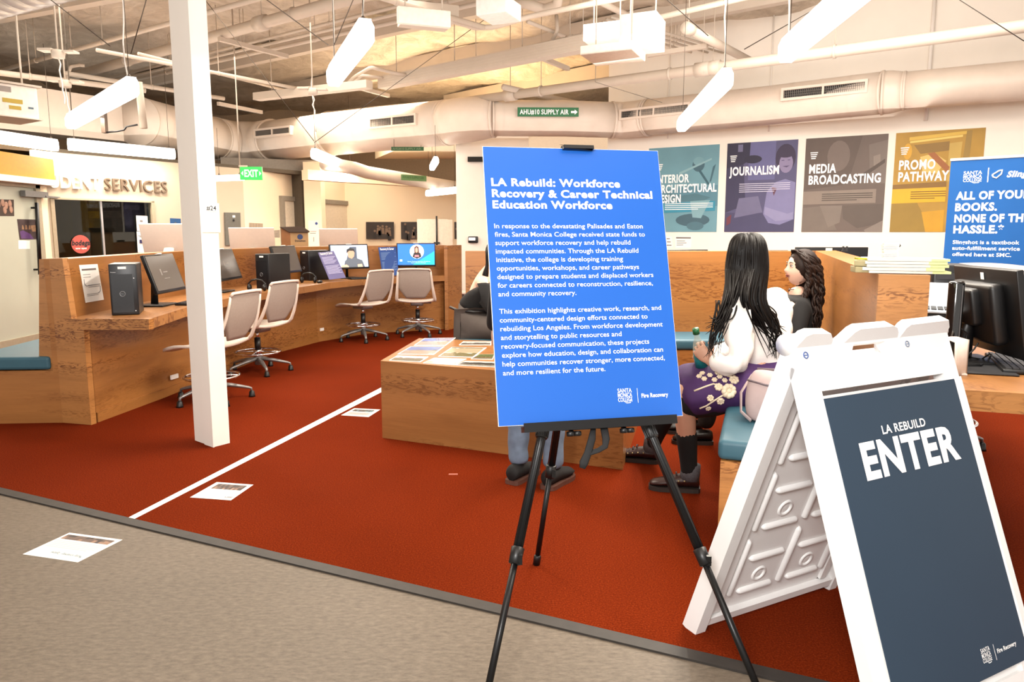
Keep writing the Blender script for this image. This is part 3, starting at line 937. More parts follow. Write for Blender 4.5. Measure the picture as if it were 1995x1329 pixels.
# exit sign
P = ony(490, 338, 9.4)
t = thing('exit_sign', 'glowing green exit sign hanging by its post beside the white column', 'sign', P, R(6))
EG = mat('exit_green', (30, 190, 60), .4, emit=1.3, vary=0)
m = MB(); m.box((0, 0, 0), (.27, .03, .165)); m.build('sign_plate', EG, t)
m = MB(); m.text('EXIT', .085, (0, -.017, -.042), align='C', bold=.03, width=.17)
for sx in (-1, 1): m.add([(sx * .10, -.017, .03), (sx * .10, -.017, -.03), (sx * .125, -.017, 0)], [(0, 2, 1) if sx > 0 else (0, 1, 2)])
m.build('lettering', mat('exit_letter', (190, 255, 190), .4, emit=1.2, vary=0), t)
m = MB(); m.tube([(-.14, 0, -.08), (-.14, 0, CZ - P.z - .06)], .008, 6); m.box((-.1, 0, .09), (.10, .04, .02)); m.build('post', CEILP, t)
# bright boxed beam low at the back
A, B = ony(600, 343, 11.6), ony(850, 372, 13.6)
d = (B - A).normalized(); n = Vector((-d.y, d.x, 0)) * .18
m = MB(); m.prism([(P.x, P.y) for P in (A, B, B + n, A + n)], 2.14, 2.3); structure(m.build('ceiling_beam', WARMW))
A, B = ony(430, 318, 12.2), ony(690, 338, 13.0)
d = (B - A).normalized(); n = Vector((-d.y, d.x, 0)) * .3
m = MB(); m.prism([(P.x, P.y) for P in (A, B, B + n, A + n)], 2.36, 2.55); structure(m.build('ceiling_beam', mat('grey_beam', (176, 164, 150), .6)))

# thin white conduits running up the poster wall
for px, lab in ((1304, 'thin white conduit running up the poster wall behind the long tilted lamp'), (1806, 'white conduit running up the poster wall above the gold poster'), (1501, 'thin white conduit running up the poster wall by the nearest lamp')):
    p_ = onwall(px, 200, RW0, RW1) + Vector((-.518, -.855, 0)) * .03
    m = MB(); m.tube([(p_.x, p_.y, 2.62), (p_.x, p_.y, 4.15)], .022 if px > 1600 else .010, 8); tag(m.build('wall_conduit', WHITE), lab, 'pipe', 'conduits on the poster wall')

# ================================================================== built-in counters and benches
def offset(pl, d):
    """plan polyline shifted sideways (positive = left of travel)"""
    pl = [Vector((p[0], p[1])) for p in pl]; out = []
    for i, p in enumerate(pl):
        ns = []
        if i: e = (p - pl[i - 1]).normalized(); ns.append(Vector((-e.y, e.x)))
        if i < len(pl) - 1: e = (pl[i + 1] - p).normalized(); ns.append(Vector((-e.y, e.x)))
        n = sum(ns, Vector((0, 0))).normalized()
        out.append(p + n * (d / n.dot(ns[0])))
    return out
def strip(mb, a, b, z0, z1):
    for i in range(len(a) - 1):
        mb.prism([tuple(a[i]), tuple(a[i + 1]), tuple(b[i + 1]), tuple(b[i])], z0, z1)
    return mb
def ribbon(mb, a, b, z0, z1):
    """continuous strip between plan polylines a and b"""
    n = len(a)
    vs = [(*p, z) for z in (z0, z1) for pl in (a, b) for p in pl]
    A0, B0, A1, B1 = 0, n, 2 * n, 3 * n
    fs = []
    for i in range(n - 1):
        fs += [(A0 + i, B0 + i, B0 + i + 1, A0 + i + 1), (A1 + i, A1 + i + 1, B1 + i + 1, B1 + i), (A0 + i, A0 + i + 1, A1 + i + 1, A1 + i), (B0 + i, B1 + i, B1 + i + 1, B0 + i + 1)]
    fs += [(A0, A1, B1, B0), (A0 + n - 1, B0 + n - 1, B1 + n - 1, A1 + n - 1)]
    mb.add(vs, fs)
    return mb
def fix_normals(o):
    bm = bmesh.new(); bm.from_mesh(o.data); bmesh.ops.recalc_face_normals(bm, faces=bm.faces); bm.to_mesh(o.data); bm.free(); return o

# ---- left: computer counter with bench on its far side
t = thing('computer_counter', 'long bent wooden computer counter with a tall back panel, left of the walkway', 'counter', (-2.9, 4.8, 0))
D = [(-3.0, 4.87), (-3.10, 6.4), (-2.98, 7.5), (-2.66, 8.7), (-2.15, 9.42), (-.89, 9.86)]
DO = offset(D, .157)
SL = [(-2.44, 4.83), (-2.52, 5.51), (-2.50, 6.53), (-2.33, 7.2), (-2.10, 8.3), (-1.84, 8.85), (-.905, 9.62)]
BS = [(-2.89, 4.87), (-2.79, 5.62), (-2.61, 7.69), (-2.34, 8.57), (-1.9, 9.28), (-.925, 9.72)]
fix_normals(ribbon(MB(), D, DO, 0, 1.14).build('back_panel', FIR, t, world=True))
m = MB(); m.prism(SL + [tuple(p) for p in D[::-1]], .67, .74); m.build('desktop', FIRD, t, world=True)
fix_normals(ribbon(MB(), BS, offset(BS, .03), .0, .67).build('front_panel', FIR, t, world=True))
fix_normals(ribbon(MB(), offset(BS, -.012), BS, .0065, .075).build('kick_strip', FIR, t, world=True))
EA, EB = onz(0, 815), onz(178, 830)
epx = [(76, 505), (121, 503), (139, 621), (290, 622), (290, 643), (163, 643), (178, 830), (-90, 803), (-90, 717), (76, 717)]
ep = [onwall(*p, EA, EB) for p in epx]
for i in (6, 7): ep[i].z = .0065
ed = Vector((EB.x - EA.x, EB.y - EA.y, 0)).normalized(); en = Vector((-ed.y, ed.x, 0))
m = MB(); m.slab(ep, en * .045); m.build('end_panel', FIREND, t, world=True)
m = MB(); x0, x1 = Vector(D[-1]), DO[-1]
m.prism([(-.905, 9.62), (-.86, 9.62), (-.70, 10.02), (-.76, 10.06)], .0065, 1.14); m.build('end_panel', FIR, t, world=True)
# small outlets along the kick
for p in ((338, 748), (670, 637)):
    q = onz(*p); 
P_ = Vector((-2.775, 5.72, 0))
BO = offset(DO, 0); BE = offset([tuple(p) for p in DO[:3]], .62)
fix_normals(ribbon(MB(), [tuple(p) for p in DO[:3]], BE, .0065, .375).build('bench_base', FIR, t, world=True))
cu = MB(); m = fix_normals(ribbon(MB(), [tuple(p) for p in offset([tuple(p) for p in DO[:3]], .02)], offset([tuple(p) for p in DO[:3]], .60), .38, .47).build('seat_cushion', TEAL))
md = m.modifiers.new('bevel', 'BEVEL'); md.width = .02; md.segments = 3
tag(m, 'teal vinyl cushion on the bench behind the end of the computer counter', 'cushion')
for i, (q, lab) in enumerate([((-2.755, 5.76), 'white outlet plate low on the counter front, behind the white column'), ((-2.30, 8.64), 'white outlet plate low on the counter front between the chairs')]):
    m = MB(); M = Matrix.Translation((q[0], q[1], .15)) @ Matrix.Rotation(R(80 if i == 0 else 66), 4, 'Z')
    m.M = M; m.box((0, 0, 0), (.09, .012, .035)); tag(m.build('outlet_plate', PAPER), lab, 'outlet')
# counter behind it that carries the white computers
BC = offset([tuple(p) for p in DO[1:]], .012); BC2 = offset([tuple(p) for p in DO[1:]], .5)
t2 = thing('rear_counter', 'wooden counter hidden behind the back panel, carrying the white computers', 'counter', (-3.3, 7, 0))
fix_normals(ribbon(MB(), BC, BC2, .69, .74).build('countertop', FIRD, t2, world=True))
fix_normals(ribbon(MB(), BC, offset([tuple(p) for p in DO[1:]], .04), .0065, .69).build('front_panel', FIR, t2, world=True))

# ---- right: booth with benches, tall back panels and a desk on its outer side
E0 = Vector((.845, 2.815)); e_ = Vector((.944, -.33)).normalized(); g_ = Vector((-e_.y, e_.x))
def bp(s, g): return tuple(E0 + e_ * s + g_ * g)
t = thing('booth_bench', 'L-shaped wooden booth bench with tall back panels around the two seated women', 'bench', (1.0, 3.0, 0))
RY = 6.03
m = MB(); m.prism([bp(0, .03), bp(.531, .03), bp(.531, 3.1), bp(0, 2.88)], .0065, .40); m.build('seat_base', FIR, t, world=True)
m = MB(); m.prism([(-.40, 5.56), (1.76, 5.56), (2.45, RY), (-.40, RY)], .0065, .40); m.build('seat_base', FIR, t, world=True)
m = MB(); m.prism([bp(.531, .03), bp(.698, .03), bp(.698, 3.75), bp(.531, 3.58)], .0065, 1.165); m.build('back_panel', FIR, t, world=True)
m = MB(); m.prism([(-.39, RY), (2.50, RY), (2.62, RY + .16), (-.39, RY + .16)], .0065, 1.16); m.build('back_panel', FIR, t, world=True)
m = MB(); m.prism([bp(.700, .03), bp(1.30, .03), bp(1.30, 2.6), bp(.700, 2.6)], .68, .755); m.build('desktop', FIRD, t, world=True)
m = MB(); m.prism([bp(1.2, 2.5), bp(1.26, 2.5), bp(1.26, 2.58), bp(1.2, 2.58)], .0065, .68); m.build('desk_leg', BLACKM, t, world=True)
# end face with the profile of seat, back and desk
pr = [(0, .0065), (0, .40), (.531, .40), (.531, 1.165), (.698, 1.165), (.698, .755), (1.30, .755), (1.30, .68), (.74, .68), (.70, .0065)]
m = MB(); m.slab([Vector((*bp(s, 0), z)) for s, z in pr], Vector((g_.x, g_.y, 0)) * .03); m.build('end_panel', FIREND, t, world=True)
def cushion(poly, z0, z1, label):
    m = MB(); m.prism(poly, z0, z1); o = m.build('seat_cushion', TEAL)
    md = o.modifiers.new('bevel', 'BEVEL'); md.width = .022; md.segments = 4
    for p in o.data.polygons: p.use_smooth = True
    tag(o, label, 'cushion', 'teal booth cushions'); return o
cushion([bp(-.012, .0), bp(.525, .0), bp(.525, 3.0), bp(-.012, 2.72)], .403, .487, 'teal vinyl cushion under the woman in the white shirt')
cushion([(-.43, 5.545), (1.70, 5.545), (1.98, 6.02), (-.43, 6.02)], .403, .487, 'teal vinyl cushion along the back of the booth')
# counter behind the booth for the black monitors
t3 = thing('rear_counter', 'wooden counter hidden behind the booth, carrying black monitors', 'counter', (1.5, 6.5, 0))
m = MB(); m.mm((.6, RY + .17, .69), (3.4, RY + .85, .74)); m.build('countertop', FIRD, t3, world=True)
m = MB(); m.mm((.7, RY + .2, .0065), (3.3, RY + .24, .69)); m.build('front_panel', FIR, t3, world=True)

# ---- low display box in the middle of the booth
t = thing('display_box', 'low wooden box table covered with flat prints, behind the blue board', 'table', (-.1, 4.7, 0))
bx = [(-.834, 4.491), (.616, 3.86), (.93, 5.05), (-.715, 5.47)]
BZ = .51
m = MB(); m.prism(bx, .0065, BZ); m.build('box_body', wood('fir_box', (198, 134, 76), (132, 78, 34), 'z', rough=.3), t, world=True)

# ================================================================== blue board on its tripod easel
def plane_frame(c, yaw, tilt):
    y, t_ = R(yaw), R(tilt)
    u = Vector((math.cos(y), math.sin(y), 0)); v = Vector((-math.sin(y) * math.sin(t_), math.cos(y) * math.sin(t_), math.cos(t_)))
    return frame(c, u, v)
EM = plane_frame((.229, 2.331, 1.162), 12.5, 16.3)
BLUE = mat('blue_board_print', (34, 110, 216), .36, vary=.015, scale=2, tone=.70, spec=.4)
FOAM = mat('foam_core', (244, 244, 244), .7, vary=0)
t = thing('poster_board', 'large blue foam board of white text about rebuilding, standing on the black easel', 'poster', M=EM)
bw_, bh_ = .305, .4515
m = MB(); m.mm((-bw_, 0, -bh_), (bw_, .006, bh_)); m.build('foam_board', FOAM, t)
m = MB(); m.add([(-bw_ + .001, -.0006, -bh_ + .001), (bw_ - .001, -.0006, -bh_ + .001), (bw_ - .001, -.0006, bh_ - .001), (-bw_ + .001, -.0006, bh_ - .001)], [(0, 1, 2, 3)]); m.build('printed_face', BLUE, t)
m = MB()
def rows(m, lines, z0, dz, h, x0, y=-.0016, scale=None, bold=0.0, widths=None):
    for i, s_ in enumerate(lines):
        if not s_: continue
        w = None
        if scale: w = glyphs(s_, bold)[2] * scale
        m.text(s_, h, (x0, y, z0 - i * dz), width=w, bold=bold)
HL = ['LA Rebuild: Workforce', 'Recovery & Career Technical', 'Education Workforce']
sc = .552 / glyphs(HL[1], .035)[2]
rows(m, HL, .3185, .0375, .0245, -.283, scale=sc, bold=.035)
BL_ = ['In response to the devastating Palisades and Eaton', 'fires, Santa Monica College received state funds to', 'support workforce recovery and help rebuild', 'impacted communities. Through the LA Rebuild', 'initiative, the college is developing training', 'opportunities, workshops, and career pathways', 'designed to prepare students and displaced workers', 'for careers connected to reconstruction, resilience,', 'and community recovery.', '', 'This exhibition highlights creative work, research, and', 'community-centered design efforts connected to', 'rebuilding Los Angeles. From workforce development', 'and storytelling to public resources and', 'recovery-focused communication, these projects', 'explore how education, design, and collaboration can', 'help communities recover stronger, more connected,', 'and more resilient for the future.']
sc = .538 / glyphs(BL_[15], .005)[2]
rows(m, BL_, .1765, .02775, .0152, -.2815, scale=sc, bold=.005)
def college_logo(m, x, z, w, h, y):
    """stacked three-word mark: cap line heights fill w x h from the lower-left corner x,z"""
    lh = h / 3.25
    for i, s_ in enumerate(('SANTA', 'MONICA', 'COLLEGE')):
        m.text(s_, lh * .88, (x, y, z + h - lh * (i + .95)), width=w, bold=.012)
    m.add([(x + w * .45, y, z + h * .05), (x + w * .6, y, z - h * .04), (x + w * .85, y, z - h * .02), (x + w * .9, y, z + h * .05), (x + w * .7, y, z + h * .01)], [(0, 1, 2, 3, 4)])
m.build('lettering', PRINTW, t)
m = MB(); college_logo(m, .088, -.400, .048, .047, -.0016); m.build('logo', PRINTW, t)
m = MB()
m.mm((.1545, -.0017, -.402), (.1556, -.0015, -.355))
m.text('Fire Recovery', .0125, (.168, -.0016, -.386), width=.092, bold=.03)
m.build('footer_lettering', PRINTW, t)

t = thing('easel', 'black telescopic tripod easel standing at the edge of the carpet', 'easel', (.24, 2.1, 0))
HUB = ony(1131, 534, 2.62)
Wb = lambda u, v, o=0: EM @ Vector((u, o, v))
feet = [Vector((-.081, 1.818, .004)), Vector((.706, 1.807, .004)), Vector((.097, 2.713, .0075))]
for i, F in enumerate(feet):
    top = HUB + Vector(((-.02, .02, 0)[i], (0, 0, .03)[i], -.02))
    d = (top - F).normalized()
    sp = .235 if i < 2 else .36
    m = MB()
    mid = F + d * ((F - top).length * (.30 if i < 2 else .34))
    m.tube([F + d * .02, mid], .0105, 12)
    m.tube([mid, top], .0135, 12)
    for k in range(6):
        a = k * math.pi / 3; o = d.orthogonal().normalized(); w = d.cross(o)
        q = (o * math.cos(a) + w * math.sin(a)) * .0125
        m.tube([mid + q, top + q], .0028, 5)
    lg = m.build('leg', BLACKM, t, world=True)
    def subp(mb, nm, mt):
        o = mb.build(nm, mt, t, world=True); o.parent = lg
    m = MB(); m.tube([mid - d * .022, mid - d * .02, mid + d * .028, mid + d * .03], [.014, .019, .0205, .0155], 14); m.box(mid + Vector((.012, -.016, 0)), (.014, .012, .03)); subp(m, 'lock_collar', BLACK)
    kp = F + d * ((.685 - F.z) / d.z)
    m = MB(); m.tube([kp - d * .04, kp - d * .038, kp + d * .032, kp + d * .034], [.0165, .0195, .021, .017], 16)
    for k in range(16):
        a = k * math.pi / 8; o = d.orthogonal().normalized(); w = d.cross(o)
        q = (o * math.cos(a) + w * math.sin(a)) * .0205
        m.tube([kp - d * .034 + q, kp + d * .028 + q], .0016, 4)
    subp(m, 'knurled_grip', BLACK)
    m = MB(); m.tube([F, F + d * .035, F + d * .04], [.0145, .0145, .011], 12); subp(m, 'rubber_foot', BLACK)
m = MB(); m.lathe([(.022, -.05), (.034, -.04), (.034, .02), (.02, .05)], 16, HUB); m.build('hub', BLACK, t, world=True)
m = MB(); m.tube([HUB, Wb(.022, .47, .016)], .009, 10); m.build('mast', BLACKM, t, world=True)
m = MB(EM); m.mm((-.232, -.030, -.4745), (.270, .012, -.4565)); m.mm((-.232, -.032, -.4745), (.270, -.027, -.446)); o = m.build('ledge', BLACKM, t, world=True)
m = MB(EM); m.mm((-.10, .012, -.476), (.20, .022, -.462)); m.tube([(-.12, .03, -.47), (.20, .0, -.462)], .0045, 6); m.build('crossbar', BLACK, t, world=True)
for u in (-.072, .103):
    m = MB(EM); m.tube([(u, .02, -.476), (u, -.02, -.486)], .006, 8); m.lathe([(.008, -.008), (.013, -.006), (.013, .006), (.008, .008)], 12, (u - .010, -.015, -.487)); m.lathe([(.008, -.008), (.013, -.006), (.013, .006), (.008, .008)], 12, (u + .012, -.015, -.487)); m.build('knob', BLACK, t, world=True)
m = MB(EM)
m.add([(-.038, -.020, .455), (.060, -.014, .441), (.073, -.022, .446), (.073, .012, .455), (-.030, .012, .4665), (-.044, .006, .4685), (-.036, -.020, .4445), (.060, -.016, .4405)], [(0, 1, 2, 3, 4), (0, 6, 7, 1), (3, 2, 1), (0, 4, 5)])
m.mm((-.036, -.022, .4445), (.068, -.002, .456)); m.mm((-.036, .006, .44), (.068, .016, .462))
m.tube([(.02, .012, .46), (.02, .03, .42)], .007, 8); m.build('top_clip', BLACK, t, world=True)
ST = [Wb(-.01, -.478), Wb(-.012, -.50), Wb(-.025, -.545), Wb(-.045, -.570), Wb(-.055, -.590)]
m = MB(); m.tube([Wb(-.005, -.474, -.01), Wb(-.012, -.505, -.01), Wb(-.03, -.55, -.012), Wb(-.046, -.578, -.014), Wb(-.052, -.594, -.014)], [.008, .012, .012, .014, .009], 8, flat=.25, up=(0, 1, 0))
m.tube([Wb(.030, -.474, -.01), Wb(.034, -.51, -.01), Wb(.028, -.532, -.012), Wb(.005, -.543, -.012), Wb(-.028, -.55, -.012)], [.012, .012, .010, .008, .009], 8, flat=.25, up=(0, 1, 0))
m.build('carry_strap', mat('strap_web', (30, 30, 32), .8), t, world=True)

# ================================================================== folding A-frame sign
AC = Vector((1.162, 1.91, .492))
AM = plane_frame(AC, 27.5, 20)
AB = plane_frame((AM @ Vector((0, 0, .55))) - Vector((math.sin(R(27.5)) * math.sin(R(20)), -math.cos(R(27.5)) * math.sin(R(20)), math.cos(R(20)))) * .55, 27.5, -20)
PLAS = mat('white_plastic', (240, 239, 238), .42, vary=.012, scale=14, tone=.94)
t = thing('sidewalk_sign', 'white folding plastic A-frame sign with a slate ENTER panel, standing on the carpet', 'sign', (1.07, 2.08, 0), R(27.5))
FB = -.5235
def leaf(MX, front):
    m = MB(MX)
    y0, y1 = (0, .034)
    P = lambda poly: m.slab([(u, y0, v) for u, v in poly], (0, y1 - y0, 0))
    P([(-.357, FB), (-.30, FB), (-.285, FB + .035), (-.285, .413), (-.357, .413)])
    P([(.252, FB + .035), (.265, FB), (.322, FB), (.322, .413), (.252, .413)])
    P([(-.357, .413), (-.288, .413), (-.288, .426), (-.357, .426)])
    P([(.25, .413), (.322, .413), (.322, .426), (.25, .426)])
    P([(-.357, .426), (.322, .426), (.322, .50), (-.357, .50)])
    P([(-.357, .50), (-.195, .50), (-.203, .518), (-.208, .565), (-.226, .585), (-.30, .590), (-.322, .584), (-.345, .555)])
    # grip
    P([(-.195, .50), (-.148, .50), (-.118, .543), (-.105, .591), (-.125, .582), (-.152, .555), (-.203, .518)])
    P([(-.118, .543), (.020, .543), (.040, .591), (-.105, .591)])
    P([(.020, .543), (.045, .50), (.095, .50), (.084, .537), (.076, .567), (.060, .584), (.040, .591)])
    if front:
        P([(.095, .50), (.322, .50), (.322, .568), (.318, .585), (.301, .594), (.166, .592), (.152, .585), (.135, .57), (.084, .537)])
    else:
        P([(.095, .50), (.322, .50), (.322, .568), (.301, .594), (.12, .590), (.105, .58), (.084, .537)])
    if front:
        # raised border of the panel recess
        P2 = lambda poly: m.slab([(u, -.006, v) for u, v in poly], (0, .006, 0))
        P2([(-.357, FB + .05), (-.302, FB + .05), (-.302, .41), (-.357, .41)]); P2([(.298, FB + .05), (.322, FB + .05), (.322, .41), (.298, .41)])
        m.mm((-.285, .012, FB + .035), (.252, .03, .413))
        P([(-.357, FB + .09), (.322, FB + .09), (.322, FB + .035), (-.357, FB + .035)])
    else:
        m.mm((-.285, .012, FB + .035), (.252, .03, .413))
        # inner rim and the ribs pressed into the leaf
        m.mm((-.357, -.028, FB + .0), (-.315, 0, .50)); m.mm((.285, -.028, FB), (.322, 0, .50))
        m.mm((-.315, -.022, FB + .035), (.285, 0, FB + .065)); m.mm((-.315, -.022, .44), (.285, 0, .50))
        m.mm((-.30, -.012, -.45), (-.262, .002, .43)); m.mm((.225, -.012, -.45), (.25, .002, .43))
        m.mm((-.262, .000, -.46), (.225, .013, .43))
        def bar(a, b):
            a = Vector((a[0], -.001, a[1])); b = Vector((b[0], -.001, b[1])); d = (b - a).normalized() * .012
            m.tube([a - d, a - d * .55, a, b, b + d * .55, b + d], [.003, .010, .0125, .0125, .010, .003], 10, flat=.9)
        for c0 in (-.19, .035, .26 - .03):
            pass
        for x in (-.235, -.008, .205):
            for a, b in ((.375, .155), (.10, -.105), (-.165, -.385)):
                bar((x, a), (x, b))
        for x0 in (-.188, .040):
            for z in (.36, .16, .036, -.111, -.244, -.388):
                bar((x0, z), (x0 + .135, z))
            for z in (.27, -.05, -.33):
                m.ring((x0 + .068, .0, z), .026, .006, 20, 6, ax=Matrix.Rotation(R(90), 3, 'X'))
                m.ball((x0 + .068, .004, z), (.022, .006, .022), 12, 6)
    return fix_normals(m.build('front_leaf' if front else 'back_leaf', PLAS, t, world=True))
leaf(AM, True)
leaf(AB, False)
for u in (-.30, .28):
    m = MB(AM); m.tube([(u - .055, .03, .565), (u + .055, .03, .565)], .03, 14); m.build('hinge', PLAS, t, world=True)
m = MB(AM); m.lathe([(.009, -.003), (.009, .003)], 14, (0, 0, 0))
for x, c_ in ((-.318, (96, 128, 200)), (.115, (170, 184, 210))):
    m = MB(AM @ Matrix.Translation((x, -.0015, .528)) @ Matrix.Rotation(R(90), 4, 'X')); m.ring((0, 0, 0), .0085, .0016, 16, 5); m.mm((-.006, -.0012, -.001), (.006, .0012, .001)); m.build('round_mark', mat('blue_mark%d' % (c_[0]), c_, .5, vary=0), t, world=True)
SLATE = mat('slate_panel', (54, 74, 94), .5, vary=.02, scale=5, spec=.25, tone=.7)
m = MB(AM); m.mm((-.289, -.0035, -.408), (.289, .0, .405)); pn = m.build('sign_panel', SLATE, t, world=True)
m = MB(AM)
m.text('LA REBUILD', .0225, (-.094, -.0045, .284), width=.193, bold=.022)
m.text('ENTER', .091, (-.201, -.0045, .176), width=.422, bold=.05)
m.build('lettering', PRINTW, t, world=True).parent = pn
m = MB(AM); college_logo(m, .081, -.374, .041, .042, -.0045); m.build('logo', PRINTW, t, world=True).parent = pn
m = MB(AM)
m.mm((.1405, -.0046, -.376), (.1415, -.0042, -.334))
m.text('Fire Recovery', .011, (.152, -.0045, -.361), width=.092, bold=.025)
m.build('footer_lettering', PRINTW, t, world=True).parent = pn

# ================================================================== papers lying on the floor
def floor_sheet(px, label, bands, z=.0012):
    q = [onz(x, y, z) for x, y in px]   # TL TR BR BL as seen
    t = thing('floor_sheet', label, 'paper', sum(q, Vector()) / 4, 0, 'printed sheets taped on the floor')
    m = MB(); m.slab(q, (0, 0, -.0008)); m.build('sheet', PAPER, t, world=True)
    def at(u, v): return q[0].lerp(q[1], u).lerp(q[3].lerp(q[2], u), v) + Vector((0, 0, .0006))
    for nm, u0, u1, v0, v1, mm_ in bands:
        m = MB()
        if nm == 'picture':
            r = random.Random(int(px[0][0])); n = 14
            for i in range(n):
                a, b = u0 + (u1 - u0) * i / n, u0 + (u1 - u0) * (i + 1) / n
                k = r.choice((0, 1, 2)); hh = v0 + (v1 - v0) * r.uniform(.3, .7)
                m.face([at(a, v1), at(b, v1), at(b, hh), at(a, hh)], k); m.face([at(a, hh), at(b, hh), at(b, v0), at(a, v0)], r.choice((0, 1)))
        elif nm == 'text_lines':
            n = max(1, int(round((v1 - v0) / .055)))
            for i in range(n):
                v = v0 + (v1 - v0) * (i + .5) / n
                m.face([at(u0, v + .012), at(u1 - (.12 if i == n - 1 else .02 * (i % 2)), v + .012), at(u1 - (.12 if i == n - 1 else .02 * (i % 2)), v - .012), at(u0, v - .012)])
        else:
            m.face([at(u0, v1), at(u1, v1), at(u1, v0), at(u0, v0)])
        m.build(nm, mm_, t, world=True)
    return t, at
PICM = [mat('photo_dark', (74, 62, 58), .6), mat('photo_mid', (128, 104, 92), .6), mat('photo_skin', (190, 150, 124), .6)]
TXT = mat('grey_text', (150, 140, 136), .7, vary=0)
t, at_ = floor_sheet([(135.3, 1037.9), (238.6, 1051.7), (151.6, 1095.5), (44.4, 1079.7)], 'printed white sheet lying on the grey floor in front of the carpet edge', [('picture', .05, .93, .08, .27, PICM), ('text_lines', .05, .93, .32, .62, mat('pale_text', (206, 196, 192), .7, vary=0))])
m = MB()
o, ux, vx = at_(.92, .78), at_(.30, .76) - at_(.92, .78), at_(.92, .9) - at_(.92, .78)
m.text('Missing Something? Together', .018, o, u=ux, v=vx, width=ux.length * .95, shear=.2); m.build('headline', mat('teal_ink', (96, 150, 168), .7, vary=0), t, world=True)
t, at_ = floor_sheet([(422.3, 939.4), (493.7, 944.4), (449.9, 974.7), (370.2, 969)], 'printed white sheet lying beside the white tape on the carpet', [('picture', .12, .9, .10, .42, PICM), ('text_lines', .1, .9, .48, .62, mat('pale_text', (206, 196, 192), .7)), ('pink_band', .30, .92, .74, .83, mat('pink_print', (240, 214, 222), .7))], z=.0075)
m = MB(); o, ux, vx = at_(.95, .82), at_(.6, .82) - at_(.95, .82), at_(.95, .95) - at_(.95, .82)
m.text('2023', .014, o, u=ux, v=vx, bold=.02); m.build('headline', INK, t, world=True)
floor_sheet([(690, 795.5), (741, 798), (718, 812.5), (664.5, 809)], 'printed white sheet with a teal corner on the carpet by the display box', [('picture', .1, .86, .14, .42, [mat('photo_black', (58, 52, 46), .6), mat('photo_grey', (96, 92, 84), .6), mat('photo_teal', (110, 160, 166), .6)]), ('text_lines', .1, .9, .5, .86, TXT)], z=.0075)
m = MB(); q = onz(883, 924, .007); m.box(q, (.05, .02, .001)); tag(m.build('paper_scrap', mat('scrap', (214, 120, 96), .8)), 'tiny scrap of paper on the carpet before the display box', 'scrap')

